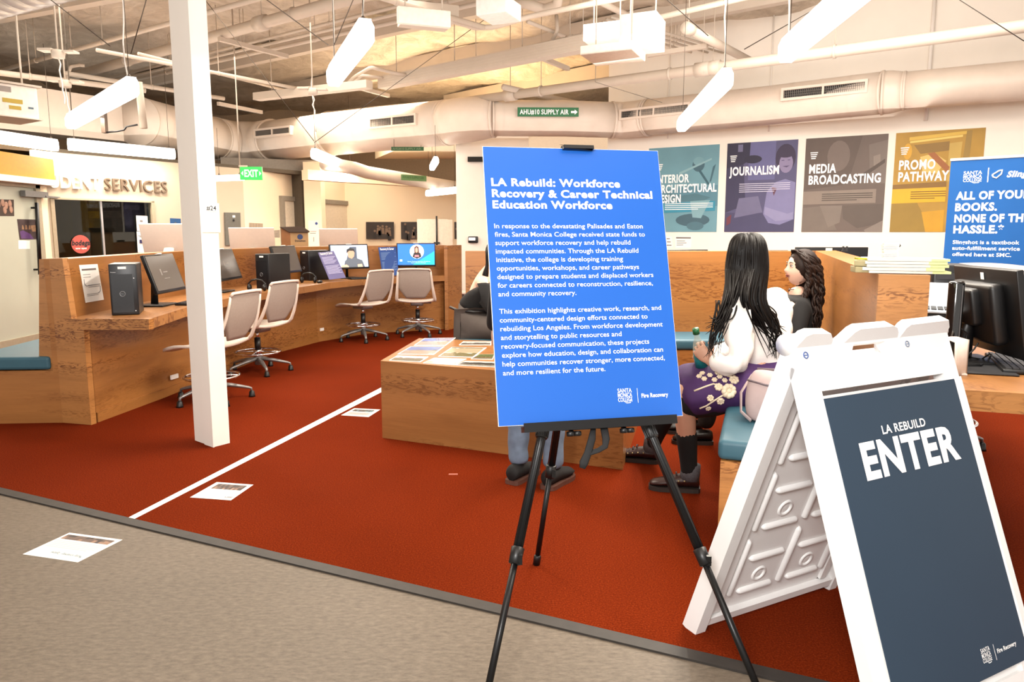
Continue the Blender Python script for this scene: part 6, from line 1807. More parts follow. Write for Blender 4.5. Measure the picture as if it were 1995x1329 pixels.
def head(mb, c, fwd, up, size=1.0, face=True):
    """head with brow, nose, lips, chin, ears; centre c, looking along fwd. slots 0 skin 1 lips 2 dark 3 white"""
    f = Vector(fwd).normalized(); u = Vector(up); u = (u - f * u.dot(f)).normalized(); r = f.cross(u)
    M = Matrix((r, f, u)).transposed()
    c = Vector(c); k = size
    vs = []; fs = []; nu, nv = 28, 22
    for i in range(nv + 1):
        t = math.pi * i / nv
        for j in range(nu):
            a = 2 * math.pi * j / nu
            x, y, z = math.sin(t) * math.cos(a), math.sin(t) * math.sin(a), math.cos(t)
            X, Y, Z = x * .074, y * .094, z * .112
            if z < 0:                       # jaw
                s_ = 1 + .30 * z
                X *= s_; Y = Y * (1 + .16 * z) + (.012 * -z if y > 0 else .028 * -z)
                if y > .2: Y += .010 * max(0, -z - .35)
            if y > 0:
                Y -= .010 * max(0, 1 - abs(z - .02) * 4) * y   # eye hollow
                fr_ = max(0, 1 - abs(x) * 3.2)
                nz = max(0, 1 - abs(Z + .014) / .034)
                Y += fr_ ** 1.6 * (.026 * nz ** .9 if Z > -.024 else .030 * max(0, 1 - (-.024 - Z) / .016) * (Z > -.04))
                Y += fr_ * .006 * max(0, 1 - abs(Z + .052) / .014)
                Y += fr_ * .007 * max(0, 1 - abs(Z + .092) / .02)
            vs.append(c + M @ Vector((X * k, Y * k, Z * k)))
    for i in range(nv):
        for j in range(nu):
            a, b = i * nu + j, i * nu + (j + 1) % nu
            fs.append((a, a + nu, b + nu, b))
    mb.add(vs, fs, 0, True)
    if face:
        P = lambda x, y, z: c + M @ Vector((x * k, y * k, z * k))
        for s in (-1, 1):
            mb.ball(P(s * .030, .0765, .012), (.013 * k, .009 * k, .007 * k), 12, 8, 3, M)
            mb.ball(P(s * .030, .0835, .012), (.006 * k, .004 * k, .0062 * k), 10, 6, 2, M)
            mb.tube([P(s * .012, .088, .030), P(s * .028, .089, .036), P(s * .046, .078, .032)], [.0022 * k, .0034 * k, .0016 * k], 6, 2)
            mb.tube([P(s * .017, .083, .017), P(s * .030, .088, .0205), P(s * .043, .078, .016)], .0018 * k, 5, 2)
            mb.ball(P(s * .072, -.006, .0), (.010 * k, .018 * k, .030 * k), 10, 8, 0, M)
        mb.tube([P(-.020, .083, -.051), P(-.008, .094, -.047), P(.0, .095, -.049), P(.008, .094, -.047), P(.020, .083, -.051)], [.001, .0042 * k, .0038 * k, .0042 * k, .001], 8, 1)
        mb.tube([P(-.018, .083, -.055), P(0, .0935, -.060), P(.018, .083, -.055)], [.001, .0052 * k, .001], 8, 1)
        mb.tube([P(-.015, .087, -.0535), P(0, .0955, -.0545), P(.015, .087, -.0535)], .0012, 5, 2)
def hand(mb, wrist, d, nrm, thumb, curl, size=1.0, mi=0):
    """palm with four bent fingers and a thumb. d = along the hand, nrm = out of the back of the hand, thumb = side of the thumb"""
    d = Vector(d).normalized(); n = Vector(nrm); n = (n - d * n.dot(d)).normalized(); s = d.cross(n)
    if s.dot(Vector(thumb)) < 0: s = -s
    w = Vector(wrist); k = size
    M = Matrix((s, d, n)).transposed()
    mb.tube([w - d * .012 * k, w + d * .008 * k, w + d * .035 * k, w + d * .07 * k, w + d * .088 * k], [.021 * k, .023 * k, .034 * k, .038 * k, .032 * k], 12, mi, flat=.42, up=n)
    for i, (o_, L, r_) in enumerate(((.030, .072, .0086), (.010, .080, .009), (-.010, .075, .0086), (-.029, .060, .0076))):
        p = w + d * (.080 - .006 * abs(i - 1)) * k + s * o_ * k
        a = 0; path = [p - d * .012 * k]; q = p; rad = [r_ * k]
        path.append(q); rad.append(r_ * 1.05 * k)
        for seg, (ln_, c_) in enumerate(((.45, .55), (.32, 1.0), (.23, .8))):
            a += curl * c_
            dd = d * math.cos(a) - n * math.sin(a)
            q = q + dd * L * ln_ * k
            path.append(q); rad.append(r_ * (.98, .9, .7)[seg] * k)
        mb.tube(path, rad, 8, mi)
    t0 = w + d * .022 * k + s * .026 * k
    t1 = t0 + (s * .75 + d * .55 - n * .25).normalized() * .034 * k
    t2 = t1 + (s * .15 + d * .75 - n * .65 * min(1, curl)).normalized() * .030 * k
    t3 = t2 + (-s * .25 + d * .6 - n * .7 * min(1, curl)).normalized() * .022 * k
    mb.tube([t0 - d * .01 * k, t0, t1, t2, t3], [.012 * k, .0135 * k, .0112 * k, .0098 * k, .007 * k], 8, mi)
def shoe(name, heel, toe, parent, upper, sole, ank=None, studs=None, w=.043, hgt=.07):
    """low shoe: heel and toe on the ground, rounded upper, separate sole"""
    h = Vector(heel); t_ = Vector(toe); L = (t_ - h).length; d = (t_ - h) / L
    up = Vector((0, 0, 1)); up = (up - d * up.dot(d)).normalized(); s = d.cross(up)
    sec = [(0, .72, .85), (.08, .92, 1.05), (.25, .95, 1.06), (.42, .96, .98), (.6, 1.08, .78), (.78, 1.12, .62), (.92, .9, .50), (1.0, .45, .34)]
    vs = []; fs = []; n = 14
    for (a, wx, hz) in sec:
        for k in range(n):
            an = 2 * math.pi * k / n
            y = math.cos(an) * w * wx; z = (math.sin(an) * .5 + .5)
            z = (z ** .8) * hgt * hz
            vs.append(h + d * a * L + s * y * (1 - .35 * max(0, math.sin(an))) + up * (z + .018))
    for i in range(len(sec) - 1):
        for k in range(n):
            a, b = i * n + k, i * n + (k + 1) % n; fs.append((a, b, b + n, a + n))
    fs.append(tuple(range(n))); fs.append(tuple(range(len(vs) - n, len(vs))))
    m = MB(); m.add(vs, fs, 0, True); o = fix_normals(m.build(name, upper, parent, world=True))
    m = MB(); out = []
    for a, wx in ((-.02, .6), (.02, .88), (.12, 1.0), (.4, .98), (.6, 1.12), (.8, 1.16), (.94, .92), (1.02, .5)):
        out.append((a, wx))
    pts = [h + d * a * L + s * w * wx for a, wx in out] + [h + d * a * L - s * w * wx for a, wx in out[::-1]]
    m.slab(pts, up * .022); so = m.build('sole', sole, parent, world=True); so.parent = o
    if studs:
        m = MB()
        for a, z in studs:
            for sd in (-1, 1): m.ball(h + d * a * L + s * sd * w * 1.0 + up * z, .0055, 8, 6)
        st = m.build('eyelets', mat('brass', (206, 186, 140), .3, .8), parent, world=True); st.parent = o
        m = MB()
        for a in (.46, .54, .62): m.tube([h + d * a * L + s * w * .6 + up * (.085 - (a - .46) * .14), h + d * (a + .01) * L + up * (.094 - (a - .46) * .16), h + d * a * L - s * w * .6 + up * (.085 - (a - .46) * .14)], .004, 6)
        st = m.build('laces', mat('leather_lace', (44, 26, 24), .6), parent, world=True); st.parent = o
    return o
def strands(mb, paths, r0, n=6, curly=0, seed=0, taper=.25, flat=1.0):
    rr = random.Random(seed)
    for P in paths:
        P = [Vector(p) for p in P]
        # resample with a smooth spline
        Q = []
        for i in range(len(P) - 1):
            p0 = P[max(0, i - 1)]; p1 = P[i]; p2 = P[i + 1]; p3 = P[min(len(P) - 1, i + 2)]
            K = 10 if curly else 5
            for k in range(K):
                t = k / K
                Q.append(.5 * ((2 * p1) + (p2 - p0) * t + (2 * p0 - 5 * p1 + 4 * p2 - p3) * t * t + (3 * p1 - p0 - 3 * p2 + p3) * t ** 3))
        Q.append(P[-1])
        if curly:
            ph = rr.uniform(0, 6); a_ = rr.uniform(.6, 1.2) * curly
            for i in range(len(Q)):
                g = min(1, i / 8)
                Q[i] = Q[i] + Vector((math.cos(ph + i * .9), math.sin(ph + i * .9), .3 * math.sin(i * .7 + ph))) * a_ * g
        N = len(Q)
        rad = [r0 * (.55 + .45 * min(1, i / (N * .15))) * (1 - (1 - taper) * max(0, (i / (N - 1) - .45) / .55)) for i in range(N)]
        mb.tube(Q, rad, n, flat=flat)

# ---------------------------------------------------------------- woman in the white shirt
t = thing('person', 'seated woman with long straight black hair, white shirt and purple flowered skirt', 'person', (1.1, 3.5, 0), 0, None)
J = dict(pelvis=(1.27, 3.56, .60), belly=(1.255, 3.57, .72), chest=(1.225, 3.58, .88), neck=(1.195, 3.575, 1.02), throat=(1.182, 3.575, 1.075),
         shL=(1.065, 3.45, .965), elL=(1.085, 3.34, .70), wrL=(.955, 3.415, .700), shR=(1.375, 3.70, .965), elR=(1.20, 3.80, .70), wrR=(1.00, 3.62, .655),
         hipL=(1.19, 3.47, .58), knL=(.835, 3.44, .565), anL=(.905, 3.535, .10), hipR=(1.30, 3.66, .58), knR=(.92, 3.76, .56), anR=(.80, 4.0, .10))
J = {k: Vector(v) for k, v in J.items()}
rad = dict(pelvis=.10, belly=.085, chest=.09, neck=.055, throat=.047, shL=.05, elL=.04, wrL=.026, shR=.05, elR=.04, wrR=.026, hipL=.07, knL=.054, anL=.036, hipR=.07, knR=.056, anR=.038)
body_edges = [('pelvis', 'belly'), ('belly', 'chest'), ('chest', 'neck'), ('neck', 'throat'), ('chest', 'shL'), ('shL', 'elL'), ('elL', 'wrL'), ('chest', 'shR'), ('shR', 'elR'), ('elR', 'wrR'), ('pelvis', 'hipL'), ('hipL', 'knL'), ('knL', 'anL'), ('pelvis', 'hipR'), ('hipR', 'knR'), ('knR', 'anR')]
def with_calf(J, rad):
    J = dict(J); rad = dict(rad); E = []
    for a, b in body_edges:
        if (a, b) in (('knL', 'anL'), ('knR', 'anR')):
            c_ = 'ca' + a[-1]; J[c_] = J[a].lerp(J[b], .3) + Vector((.0, 0, 0)); rad[c_] = .058
            E += [(a, c_), (c_, b)]
        else: E.append((a, b))
    return J, rad, E
Jc, rc, Ec = with_calf(J, rad)
body = skin('body', {k: (Jc[k], rc[k]) for k in Jc}, Ec, SKIN, t, root='pelvis')
mb = MB(); HC = Vector((1.165, 3.585, 1.185)); HF = Vector((.25, .95, -.04))
head(mb, HC, HF, (0, 0, 1), .98)
hand(mb, J['wrL'], (-.55, .35, .62), (-.45, -.88, .0), (0, .3, .9), 1.0, .95)
hand(mb, J['wrR'], (-.65, -.55, .10), (-.2, .5, -.85), (-.2, -.5, .8), .8, .95)
ext_mesh(body, mb, [SKIN, LIPS, EYED, EYEW])
sj = {k: (J[k], r_) for k, r_ in dict(belly=.142, chest=.150, neck=.07, shL=.078, elL=.068, wrL=.036, shR=.078, elR=.068, wrR=.036).items()}
sj['hem'] = (Vector((1.285, 3.575, .60)), .165); sj['upL'] = (J['shL'].lerp(J['elL'], .5) + Vector((.0, -.01, 0)), .075); sj['upR'] = (J['shR'].lerp(J['elR'], .5), .07)
sj['puL'] = (J['elL'].lerp(J['wrL'], .55) + Vector((0, 0, -.012)), .066); sj['puR'] = (J['elR'].lerp(J['wrR'], .55), .06)
sh = skin('shirt', sj, [('hem', 'belly'), ('belly', 'chest'), ('chest', 'neck'), ('chest', 'shL'), ('shL', 'upL'), ('upL', 'elL'), ('elL', 'puL'), ('puL', 'wrL'), ('chest', 'shR'), ('shR', 'upR'), ('upR', 'elR'), ('elR', 'puR'), ('puR', 'wrR')], SHIRT, t, root='chest', sub=3)
wrinkle(sh, .016, 13, 3.1)
# skirt: purple cloth over both thighs, a black layer under it
def drape(path, r, flat, nm, m_, n=26, sag=0):
    P = [Vector(p) for p in path]
    Q, rr = [], []
    for i in range(len(P) - 1):
        for k in range(6):
            f = k / 6; Q.append(P[i].lerp(P[i + 1], f)); rr.append(r[i] * (1 - f) + r[i + 1] * f)
    Q.append(P[-1]); rr.append(r[-1])
    m = MB(); m.tube(Q, rr, n, flat=flat, up=(0, 0, 1)); o = fix_normals(m.build(nm, m_, t, world=True)); smooth_obj(o, 1); return o
sk = drape([(1.50, 3.64, .60), (1.36, 3.61, .625), (1.12, 3.55, .565), (.98, 3.55, .545), (.885, 3.555, .525), (.86, 3.56, .515)], [.15, .215, .205, .205, .195, .165], .64, 'skirt', PURPLE)
wrinkle(sk, .010, 8, 1.2)
un = drape([(1.16, 3.56, .52), (1.0, 3.56, .495), (.875, 3.565, .50), (.825, 3.57, .51)], [.13, .165, .19, .165], .60, 'underskirt', UNDER)
dg = bpy.context.evaluated_depsgraph_get(); dg.update()
inv = t.matrix_basis.inverted()
tree = BVHTree.FromObject(sk, dg)
def on_skirt(px, py):
    o = inv @ O3; d = ray(px, py).normalized()
    h_, n_, i_, _ = tree.ray_cast(o, d)
    if h_ is None: return None, None
    return t.matrix_basis @ h_, n_
m = MB()
def floret(px, py, r_, petals=7):
    h_, n_ = on_skirt(px, py)
    if h_ is None: return
    u = n_.orthogonal().normalized(); v = n_.cross(u)
    for k in range(petals):
        a = 2 * math.pi * k / petals
        m.ball(h_ + (u * math.cos(a) + v * math.sin(a)) * r_ * .62, (r_ * .42,) * 3, 8, 5, 0)
    m.ball(h_, r_ * .4, 8, 5)
def vine(pts):
    P = [on_skirt(*p)[0] for p in pts]; P = [p for p in P if p is not None]
    if len(P) > 1: m.tube(P, .0045, 6)
floret(1420, 762, .036, 9); floret(1400, 754, .020); floret(1384, 776, .017); floret(1404, 782, .019); floret(1380, 796, .014); floret(1430, 740, .024)
for p in ((1362, 733), (1372, 738), (1383, 731), (1392, 740), (1402, 734), (1412, 741), (1420, 731), (1432, 722), (1440, 716), (1368, 727), (1398, 727)): floret(*p, .014, 6)
vine([(1352, 762), (1365, 757), (1378, 752), (1390, 748), (1402, 752)]); vine([(1363, 796), (1376, 791), (1388, 783), (1402, 774), (1412, 768)])
m.build('embroidery', CREAM, t, world=True)
# socks and boat shoes
for s, nm in (('L', 'sock'), ('R', 'sock')):
    a, b = J['kn' + s], J['an' + s]
    c_ = a.lerp(b, .42)
    sk2 = skin('sock', {'a': (c_, .060), 'm': (a.lerp(b, .62), .054), 'b': (a.lerp(b, .9), .045), 'c': (b + Vector((0, 0, -.015)), .046)}, [('a', 'm'), ('m', 'b'), ('b', 'c')], SOCK, t, root='a')
    m = MB(); m.tube([b + Vector((.008, 0, .05)), b + Vector((.005, 0, .01)), b + Vector((0, 0, -.03))], [.047, .049, .05], 14); m.build('ankle_sock', SOCKG, t, world=True)
STUDS = [(.30, .062), (.42, .06), (.54, .055), (.64, .05)]
shoe('shoe', (.955, 3.53, .0067), (.712, 3.575, .0067), t, LEATH, SOLE, studs=STUDS)
shoe('shoe', (.838, 3.985, .0067), (.59, 4.07, .0067), t, LEATH, SOLE, studs=STUDS)
# long straight hair parted over the crown
dg = bpy.context.evaluated_depsgraph_get(); dg.update()
shtree = BVHTree.FromObject(sh, dg)
def on_shirt(px, py, Y, lift=.014):
    h_, n_, i_, _ = shtree.ray_cast(inv @ O3, ray(px, py).normalized())
    if h_ is None: return ony(px, py, Y)
    return t.matrix_basis @ h_ - ray(px, py).normalized() * lift
mb = MB(); hf = HF.normalized(); hr = hf.cross(Vector((0, 0, 1))).normalized(); hu = Vector((0, 0, 1))
rr = random.Random(5)
def hp(x, y, z): return HC + hr * x + hf * y + hu * z
mb.ball(HC + hu * .012 - hf * .018, (.089, .098, .113), 24, 16, 0, Matrix((hr, hf, hu)).transposed())
paths = []
for i in range(84):
    a = -1.25 + 2.5 * i / 83                       # spread over the back of the head
    side = 1 if a > 0 else -1
    top = hp(.004 * side, -.01 - .04 * abs(math.cos(a)), .126)
    sx = math.sin(a)
    cr = hp(sx * .088 * (.9 + .1 * rr.random()), -.03 - .085 * math.cos(a), .06 + rr.uniform(-.01, .01))
    lo = hp(sx * .100, -.03 - .082 * math.cos(a) - .012, -.05)
    if sx < -.1:         # falls down the left shoulder, to the front
        sh_ = ony(1412 + 30 * (1 + sx) + rr.uniform(-5, 5), 575, 3.42 + rr.uniform(-.03, .03))
        md = ony(1398 + 26 * (1 + sx) + rr.uniform(-7, 7), 620, 3.36 + rr.uniform(-.03, .03))
        en = ony(1376 + 42 * (1 + sx) * rr.random() + rr.uniform(-4, 10), 640 + rr.uniform(-25, 58), 3.33 + rr.uniform(-.03, .03))
    else:                # sweeps across the back to the right hip
        f = (sx + .1) / 1.1
        lf = rr.uniform(.008, .022)
        sh_ = on_shirt(1446 + 44 * f + rr.uniform(-5, 5), 584, 3.47 + .03 * f, lf + .012)
        md = on_shirt(1468 + 46 * f + rr.uniform(-7, 7), 628, 3.43 + .05 * f, lf)
        en = on_shirt(1500 + 28 * f + rr.uniform(-10, 10), 655 + rr.uniform(-22, 46), 3.44 + .06 * f, lf)
    paths.append([top, hp(sx * .055, -.02 - .05 * math.cos(a), .115), cr, lo, sh_, md, en])
strands(mb, paths, .0098, 6, seed=2, taper=.08)
fly = []
for i in range(16):
    s0 = on_shirt(1476 + rr.uniform(-10, 20), 588 + rr.uniform(-10, 14), 3.44)
    fly.append([s0, on_shirt(1498 + rr.uniform(-8, 16), 620 + rr.uniform(-10, 15), 3.42, .01), on_shirt(1513 + rr.uniform(-12, 12), 650 + rr.uniform(-10, 20), 3.43, .01), on_shirt(1512 + rr.uniform(-20, 14), 690 + rr.uniform(-15, 10), 3.46, .008)])
for i in range(8):
    fly.append([ony(1400 + rr.uniform(-6, 8), 585, 3.38), ony(1394 + rr.uniform(-6, 8), 630, 3.34), ony(1385 + rr.uniform(-8, 12), 670, 3.32), ony(1378 + rr.uniform(-8, 16), 690 + rr.uniform(-8, 12), 3.31)])
strands(mb, fly, .0035, 5, seed=4, taper=.2)
mb.build('hair', HAIRB, t, world=True)
m = MB(); m.tube([hp(.0, .0, .1275), hp(-.002, -.04, .122), hp(-.006, -.075, .100)], .0022, 5); m.build('hair_parting', SKIN, t, world=True)
# drink bottle held in her hands
Bt, Bb = ony(1356, 646, 3.46), ony(1371, 738, 3.52)
ax = (Bt - Bb).normalized()
bt = thing('drink_bottle', 'small clear drink bottle with a green cap and teal label held by the white-shirted woman', 'bottle', Bb)
PETG = mat('bottle_plastic', (196, 206, 190), .12, vary=0, alpha=.35)
L = (Bt - Bb).length
m = MB(); m.tube([Bb, Bb + ax * .008, Bb + ax * L * .62, Bb + ax * L * .78, Bb + ax * L * .88, Bt], [.026, .030, .030, .022, .013, .013], 20); m.build('bottle_body', PETG, bt, world=True)
m = MB(); m.tube([Bt - ax * .012, Bt + ax * .016], .0165, 18); m.build('cap', mat('cap_green', (20, 120, 66), .4), bt, world=True)
m = MB(); m.tube([Bb + ax * L * .28, Bb + ax * L * .60], .0308, 20); m.build('label', mat('label_teal', (40, 158, 166), .4, vary=.2, scale=60), bt, world=True)

# pink bag on the cushion beside her
bg_ = thing('handbag', 'pale pink cloth bag slumped on the teal cushion between the woman and the folding sign', 'bag', (1.18, 3.10, .487))
PINK = mat('pink_canvas', (206, 184, 182), .8, tone=.72, vary=.08, scale=12, bump=.08)
m = MB(); vs = []; fs = []; n = 24
prof = [(.0, .88, .92), (.02, 1.0, 1.0), (.09, 1.03, 1.03), (.16, .97, .93), (.205, .86, .70), (.225, .72, .42)]
for z, kx, ky in prof:
    for k in range(n):
        a = 2 * math.pi * k / n
        cx = math.copysign(abs(math.cos(a)) ** .6, math.cos(a)); cy = math.copysign(abs(math.sin(a)) ** .6, math.sin(a))
        wob = 1 + .03 * math.sin(3 * a + z * 30)
        q = Vector((cx * .14 * kx * wob, cy * .09 * ky * wob, z + .010 * math.sin(2 * a + 1) * (z > .1)))
        q = Matrix.Rotation(R(-30), 3, 'Z') @ q
        vs.append(q)
for i in range(len(prof) - 1):
    for k in range(n):
        a, b = i * n + k, i * n + (k + 1) % n; fs.append((a, b, b + n, a + n))
fs.append(tuple(range(n))[::-1]); fs.append(tuple(range(len(vs) - n, len(vs))))
m.add(vs, fs, 0, True); o = m.build('bag_body', PINK, bg_); smooth_obj(o, 2)
RZ = Matrix.Rotation(R(-30), 4, 'Z')
m = MB(RZ); m.tube([(-.13, -.052, .185), (-.05, -.075, .175), (.05, -.078, .168), (.14, -.06, .15)], .005, 6); m.tube([(-.10, .0, .228), (0, .0, .232), (.1, .0, .226)], .006, 6); m.build('zip', mat('zip_grey', (148, 132, 138), .5), bg_)
m = MB(RZ); m.tube([(-.12, .0, .20), (-.16, -.03, .12), (-.15, -.06, .04), (-.10, -.09, .012)], .011, 8, flat=.35); m.build('strap', PINK, bg_)

# ---------------------------------------------------------------- curly-haired woman in black
t = thing('person', 'seated woman in black with long curly hair, in profile against the booth panel', 'person', (1.75, 4.4, 0))
Yc = 4.38
HC = ony(1561, 523, Yc); HF = Vector((-1, -.06, .06)); hf = HF.normalized(); hr = hf.cross(Vector((0, 0, 1))).normalized(); hu = hr.cross(hf)
J = dict(pelvis=(1.72, 4.42, .60), belly=(1.745, 4.41, .70), chest=(1.765, 4.40, .80), neck=(1.75, 4.39, .945), throat=(1.735, 4.385, .99),
         shL=(1.71, 4.235, .875), elL=(1.66, 4.17, .66), wrL=(1.44, 4.22, .60), shR=(1.755, 4.565, .875), elR=(1.72, 4.63, .66), wrR=(1.46, 4.56, .60),
         hipL=(1.66, 4.33, .575), knL=(1.255, 4.29, .55), anL=(1.20, 4.36, .10), hipR=(1.68, 4.52, .575), knR=(1.26, 4.56, .55), anR=(1.20, 4.60, .10))
J = {k: Vector(v) for k, v in J.items()}
Jc, rc, Ec = with_calf(J, rad)
body = skin('body', {k: (Jc[k], rc[k]) for k in Jc}, Ec, SKIN2, t, root='pelvis')
mb = MB(); head(mb, HC, HF, (0, 0, 1), .93)
hand(mb, J['wrL'], (-.9, .2, -.2), (0, 0, 1), (0, 1, .2), .5, .92); hand(mb, J['wrR'], (-.9, -.2, -.2), (0, 0, 1), (0, -1, .2), .5, .92)
ext_mesh(body, mb, [SKIN2, LIPS, EYED, EYEW])
skin('top', {k: (J[k], r_) for k, r_ in dict(pelvis=.15, belly=.13, chest=.135, neck=.066, shL=.066, elL=.052, wrL=.036, shR=.066, elR=.052, wrR=.036).items()},
     [e for e in body_edges if all(x in ('pelvis', 'belly', 'chest', 'neck', 'shL', 'elL', 'wrL', 'shR', 'elR', 'wrR') for x in e)], BTOP, t, root='chest')
skin('trousers', {k: (J[k], r_) for k, r_ in dict(pelvis=.145, hipL=.105, knL=.072, anL=.056, hipR=.105, knR=.072, anR=.056).items()}, [e for e in body_edges if all(x in ('pelvis', 'hipL', 'knL', 'anL', 'hipR', 'knR', 'anR') for x in e)], UNDER, t, root='pelvis')
for s in 'LR':
    a = J['an' + s]; shoe('shoe', (a.x + .05, a.y, .0067), (a.x - .19, a.y + .02, .0067), t, BLACK, SOLE)
mb = MB(); rr = random.Random(11)
mb.ball(HC + hu * .022 - hf * .012, (.080, .090, .098), 24, 14, 0, Matrix((hr, hf, hu)).transposed())
def hp(x, y, z): return HC + hr * x + hf * y + hu * z
paths = []
for i in range(88):
    a = -1.9 + 3.8 * rr.random()
    sx = math.sin(a); cy = math.cos(a)
    st = hp(sx * .03 * rr.random(), .062 - .09 * rr.random(), .108)
    o1 = hp(sx * .080, -.02 - .075 * cy * rr.uniform(.9, 1.05) + .035 * (abs(sx)), .05 + rr.uniform(-.02, .02))
    o2 = hp(sx * .088 + rr.uniform(-.01, .01), -.055 - .065 * cy, -.05)
    o3 = hp(sx * .10 + rr.uniform(-.015, .015), -.06 - .060 * cy + rr.uniform(-.015, .015), -.16)
    o4 = hp(sx * .11 + rr.uniform(-.02, .02), -.055 - .055 * cy + rr.uniform(-.02, .02), -.28)
    en = hp(sx * .11 + rr.uniform(-.02, .02), -.045 - .05 * cy + rr.uniform(-.03, .03), -.38 - rr.uniform(0, .08))
    paths.append([st, o1, o2, o3, o4, en])
for i in range(16):                                    # the lock in front of the near shoulder
    q = rr.uniform(-.012, .012)
    paths.append([hp(-.03, .0, .108), hp(-.082, .005 + q, .04), hp(-.092, -.012 + q, -.06), hp(-.105, .004 + q, -.15), hp(-.115, .035 + q, -.25), hp(-.12, .045 + q, -.33 - rr.uniform(0, .05))])
strands(mb, paths, .0085, 5, curly=.0085, seed=3, taper=.5)
mb.build('hair', HAIRC, t, world=True)
m = MB(); m.tube([hp(.02, .052, -.125), hp(.0, .058, -.132), hp(-.03, .045, -.128)], .003, 6); m.ball(hp(0, .06, -.137), .007, 10, 6); m.build('necklace', mat('pendant_brown', (96, 56, 40), .4), t, world=True)

# ---------------------------------------------------------------- person standing behind the board
t = thing('person', 'person in light jeans and dark shoes standing behind the blue board', 'person', (.12, 3.66, 0))
J = dict(pelvis=(.13, 3.68, .90), belly=(.135, 3.69, 1.04), chest=(.14, 3.71, 1.22), neck=(.145, 3.73, 1.38), throat=(.148, 3.735, 1.43),
         shL=(.0, 3.74, 1.33), elL=(-.06, 3.78, 1.05), wrL=(-.105, 3.93, .78), shR=(.32, 3.70, 1.33), elR=(.37, 3.78, 1.06), wrR=(.33, 3.98, .98),
         hipL=(.045, 3.685, .86), knL=(.035, 3.70, .49), anL=(.035, 3.685, .10), hipR=(.215, 3.665, .86), knR=(.215, 3.66, .49), anR=(.215, 3.615, .10))
J = {k: Vector(v) for k, v in J.items()}
Jc, rc, Ec = with_calf(J, rad)
body = skin('body', {k: (Jc[k], rc[k]) for k in Jc}, Ec, SKIN, t, root='pelvis')
mb = MB(); HC = Vector((.152, 3.75, 1.54)); head(mb, HC, (.2, .95, -.25), (0, 0, 1), .97)
hand(mb, J['wrL'], (.1, .5, -.85), (-.9, 0, 0), (0, .9, .3), .5); hand(mb, J['wrR'], (-.1, .9, -.3), (0, .2, .9), (-1, 0, 0), .5)
ext_mesh(body, mb, [SKIN, LIPS, EYED, EYEW])
skin('jacket', {k: (J[k], r_) for k, r_ in dict(pelvis=.155, belly=.15, chest=.155, neck=.075, shL=.078, elL=.062, wrL=.045, shR=.078, elR=.062, wrR=.045).items()},
     [e for e in body_edges if all(x in ('pelvis', 'belly', 'chest', 'neck', 'shL', 'elL', 'wrL', 'shR', 'elR', 'wrR') for x in e)], BTOP, t, root='chest')
jn = {k: (J[k], r_) for k, r_ in dict(pelvis=.145, hipL=.10, knL=.072, hipR=.10, knR=.072).items()}
for s in 'LR':
    k_, a_ = J['kn' + s], J['an' + s]
    jn['c' + s] = (k_.lerp(a_, .45), .064); jn['d' + s] = (k_.lerp(a_, .8), .056); jn['f' + s] = (k_.lerp(a_, .88), .062); jn['g' + s] = (a_ + Vector((0, 0, -.005)), .056)
o = skin('jeans', jn, [('pelvis', 'hipL'), ('hipL', 'knL'), ('knL', 'cL'), ('cL', 'dL'), ('dL', 'fL'), ('fL', 'gL'), ('pelvis', 'hipR'), ('hipR', 'knR'), ('knR', 'cR'), ('cR', 'dR'), ('dR', 'fR'), ('fR', 'gR')], JEANS, t, root='pelvis', sub=3)
wrinkle(o, .007, 14, 2)
SHB = mat('black_suede', (22, 20, 20), .8); GUM = mat('gum_sole', (112, 70, 56), .6)
shoe('shoe', (-.005, 3.625, .0067), (.13, 3.84, .0067), t, SHB, GUM, w=.045, hgt=.085)
shoe('shoe', (.175, 3.545, .0067), (.315, 3.76, .0067), t, SHB, GUM, w=.045, hgt=.085)
mb = MB(); mb.ball(HC + Vector((0, -.02, .015)), (.085, .10, .112), 20, 12); mb.build('hair', HAIRB, t, world=True)

# ---------------------------------------------------------------- person seated at the far left of the booth
t = thing('person', 'person in black off-shoulder top and grey trousers, seated at the booth end', 'person', (-.3, 5.75, 0))
J = dict(pelvis=(-.335, 5.75, .60), belly=(-.30, 5.75, .74), chest=(-.245, 5.75, .88), neck=(-.18, 5.745, 1.02), throat=(-.155, 5.74, 1.06),
         shL=(-.20, 5.91, .95), elL=(-.12, 5.93, .72), wrL=(.10, 5.85, .66), shR=(-.235, 5.585, .955), elR=(-.17, 5.55, .72), wrR=(.06, 5.60, .66),
         hipL=(-.31, 5.85, .58), knL=(.10, 5.83, .57), anL=(.14, 5.62, .10), hipR=(-.31, 5.65, .58), knR=(.09, 5.60, .57), anR=(.10, 5.45, .10))
J = {k: Vector(v) for k, v in J.items()}
J['anL'] = Vector((.36, 5.44, .10)); J['knL'] = Vector((.14, 5.70, .56)); J['anR'] = Vector((.13, 5.43, .10)); J['knR'] = Vector((.09, 5.53, .56))
Jc, rc, Ec = with_calf(J, rad)
body = skin('body', {k: (Jc[k], rc[k]) for k in Jc}, Ec, SKIN2, t, root='pelvis')
mb = MB(); HC = Vector((-.095, 5.735, 1.15)); head(mb, HC, (.9, -.2, -.3), (0, 0, 1), .96)
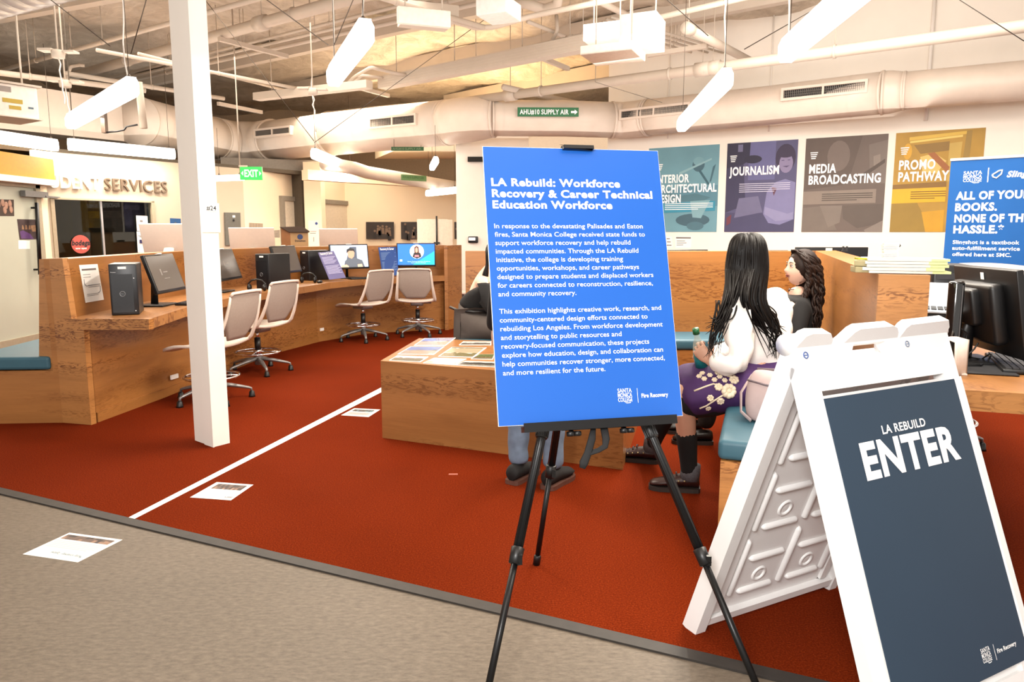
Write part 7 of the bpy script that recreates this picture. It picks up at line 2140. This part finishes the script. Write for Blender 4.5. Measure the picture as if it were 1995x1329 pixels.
hand(mb, J['wrL'], (.9, -.1, -.2), (0, 0, 1), (0, -1, 0), .5, .92); hand(mb, J['wrR'], (.9, .1, -.2), (0, 0, 1), (0, 1, 0), .5, .92)
ext_mesh(body, mb, [SKIN2, LIPS, EYED, EYEW])
tp = {k: (J[k], r_) for k, r_ in dict(pelvis=.14, belly=.135, chest=.135, elL=.055, wrL=.04, elR=.055, wrR=.04).items()}
tp['pelvis'] = (Vector((-.325, 5.75, .68)), .14)
for s in 'LR': tp['up' + s] = (J['sh' + s].lerp(J['el' + s], .3) + Vector((.0, 0, 0)), .07)
skin('top', tp, [('pelvis', 'belly'), ('belly', 'chest'), ('chest', 'upL'), ('upL', 'elL'), ('elL', 'wrL'), ('chest', 'upR'), ('upR', 'elR'), ('elR', 'wrR')], BTOP, t, root='chest')
o = skin('trousers', {k: (J[k], r_) for k, r_ in dict(pelvis=.165, hipL=.125, knL=.085, anL=.07, hipR=.125, knR=.085, anR=.07).items()}, [e for e in body_edges if all(x in ('pelvis', 'hipL', 'knL', 'anL', 'hipR', 'knR', 'anR') for x in e)], GREYP, t, root='pelvis')
wrinkle(o, .008, 8, 6)
m = MB(); m.tube([(-.49, 5.70, .725), (-.43, 5.58, .715), (-.30, 5.56, .705), (-.19, 5.58, .70)], .012, 8); m.build('belt', BLACK, t, world=True)
for s in 'LR':
    a = J['an' + s]; shoe('shoe', (a.x - .06, a.y + .01, .0067), (a.x + .17, a.y - .02, .0067), t, BLACK, SOLE)
mb = MB(); mb.ball(HC + Vector((-.02, 0, .012)), (.098, .085, .11), 20, 12); rr = random.Random(8); paths = []
for i in range(26):
    y = rr.uniform(-.09, .09)
    paths.append([HC + Vector((.0, y * .3, .115)), HC + Vector((-.09, y, .03)), HC + Vector((-.10, y, -.08)), HC + Vector((-.12 + rr.uniform(-.02, .02), y * 1.2, -.2)), HC + Vector((-.10 + rr.uniform(-.03, .03), y * 1.3, -.34))])
strands(mb, paths, .013, 6, seed=6, taper=.3); mb.build('hair', HAIRB, t, world=True)
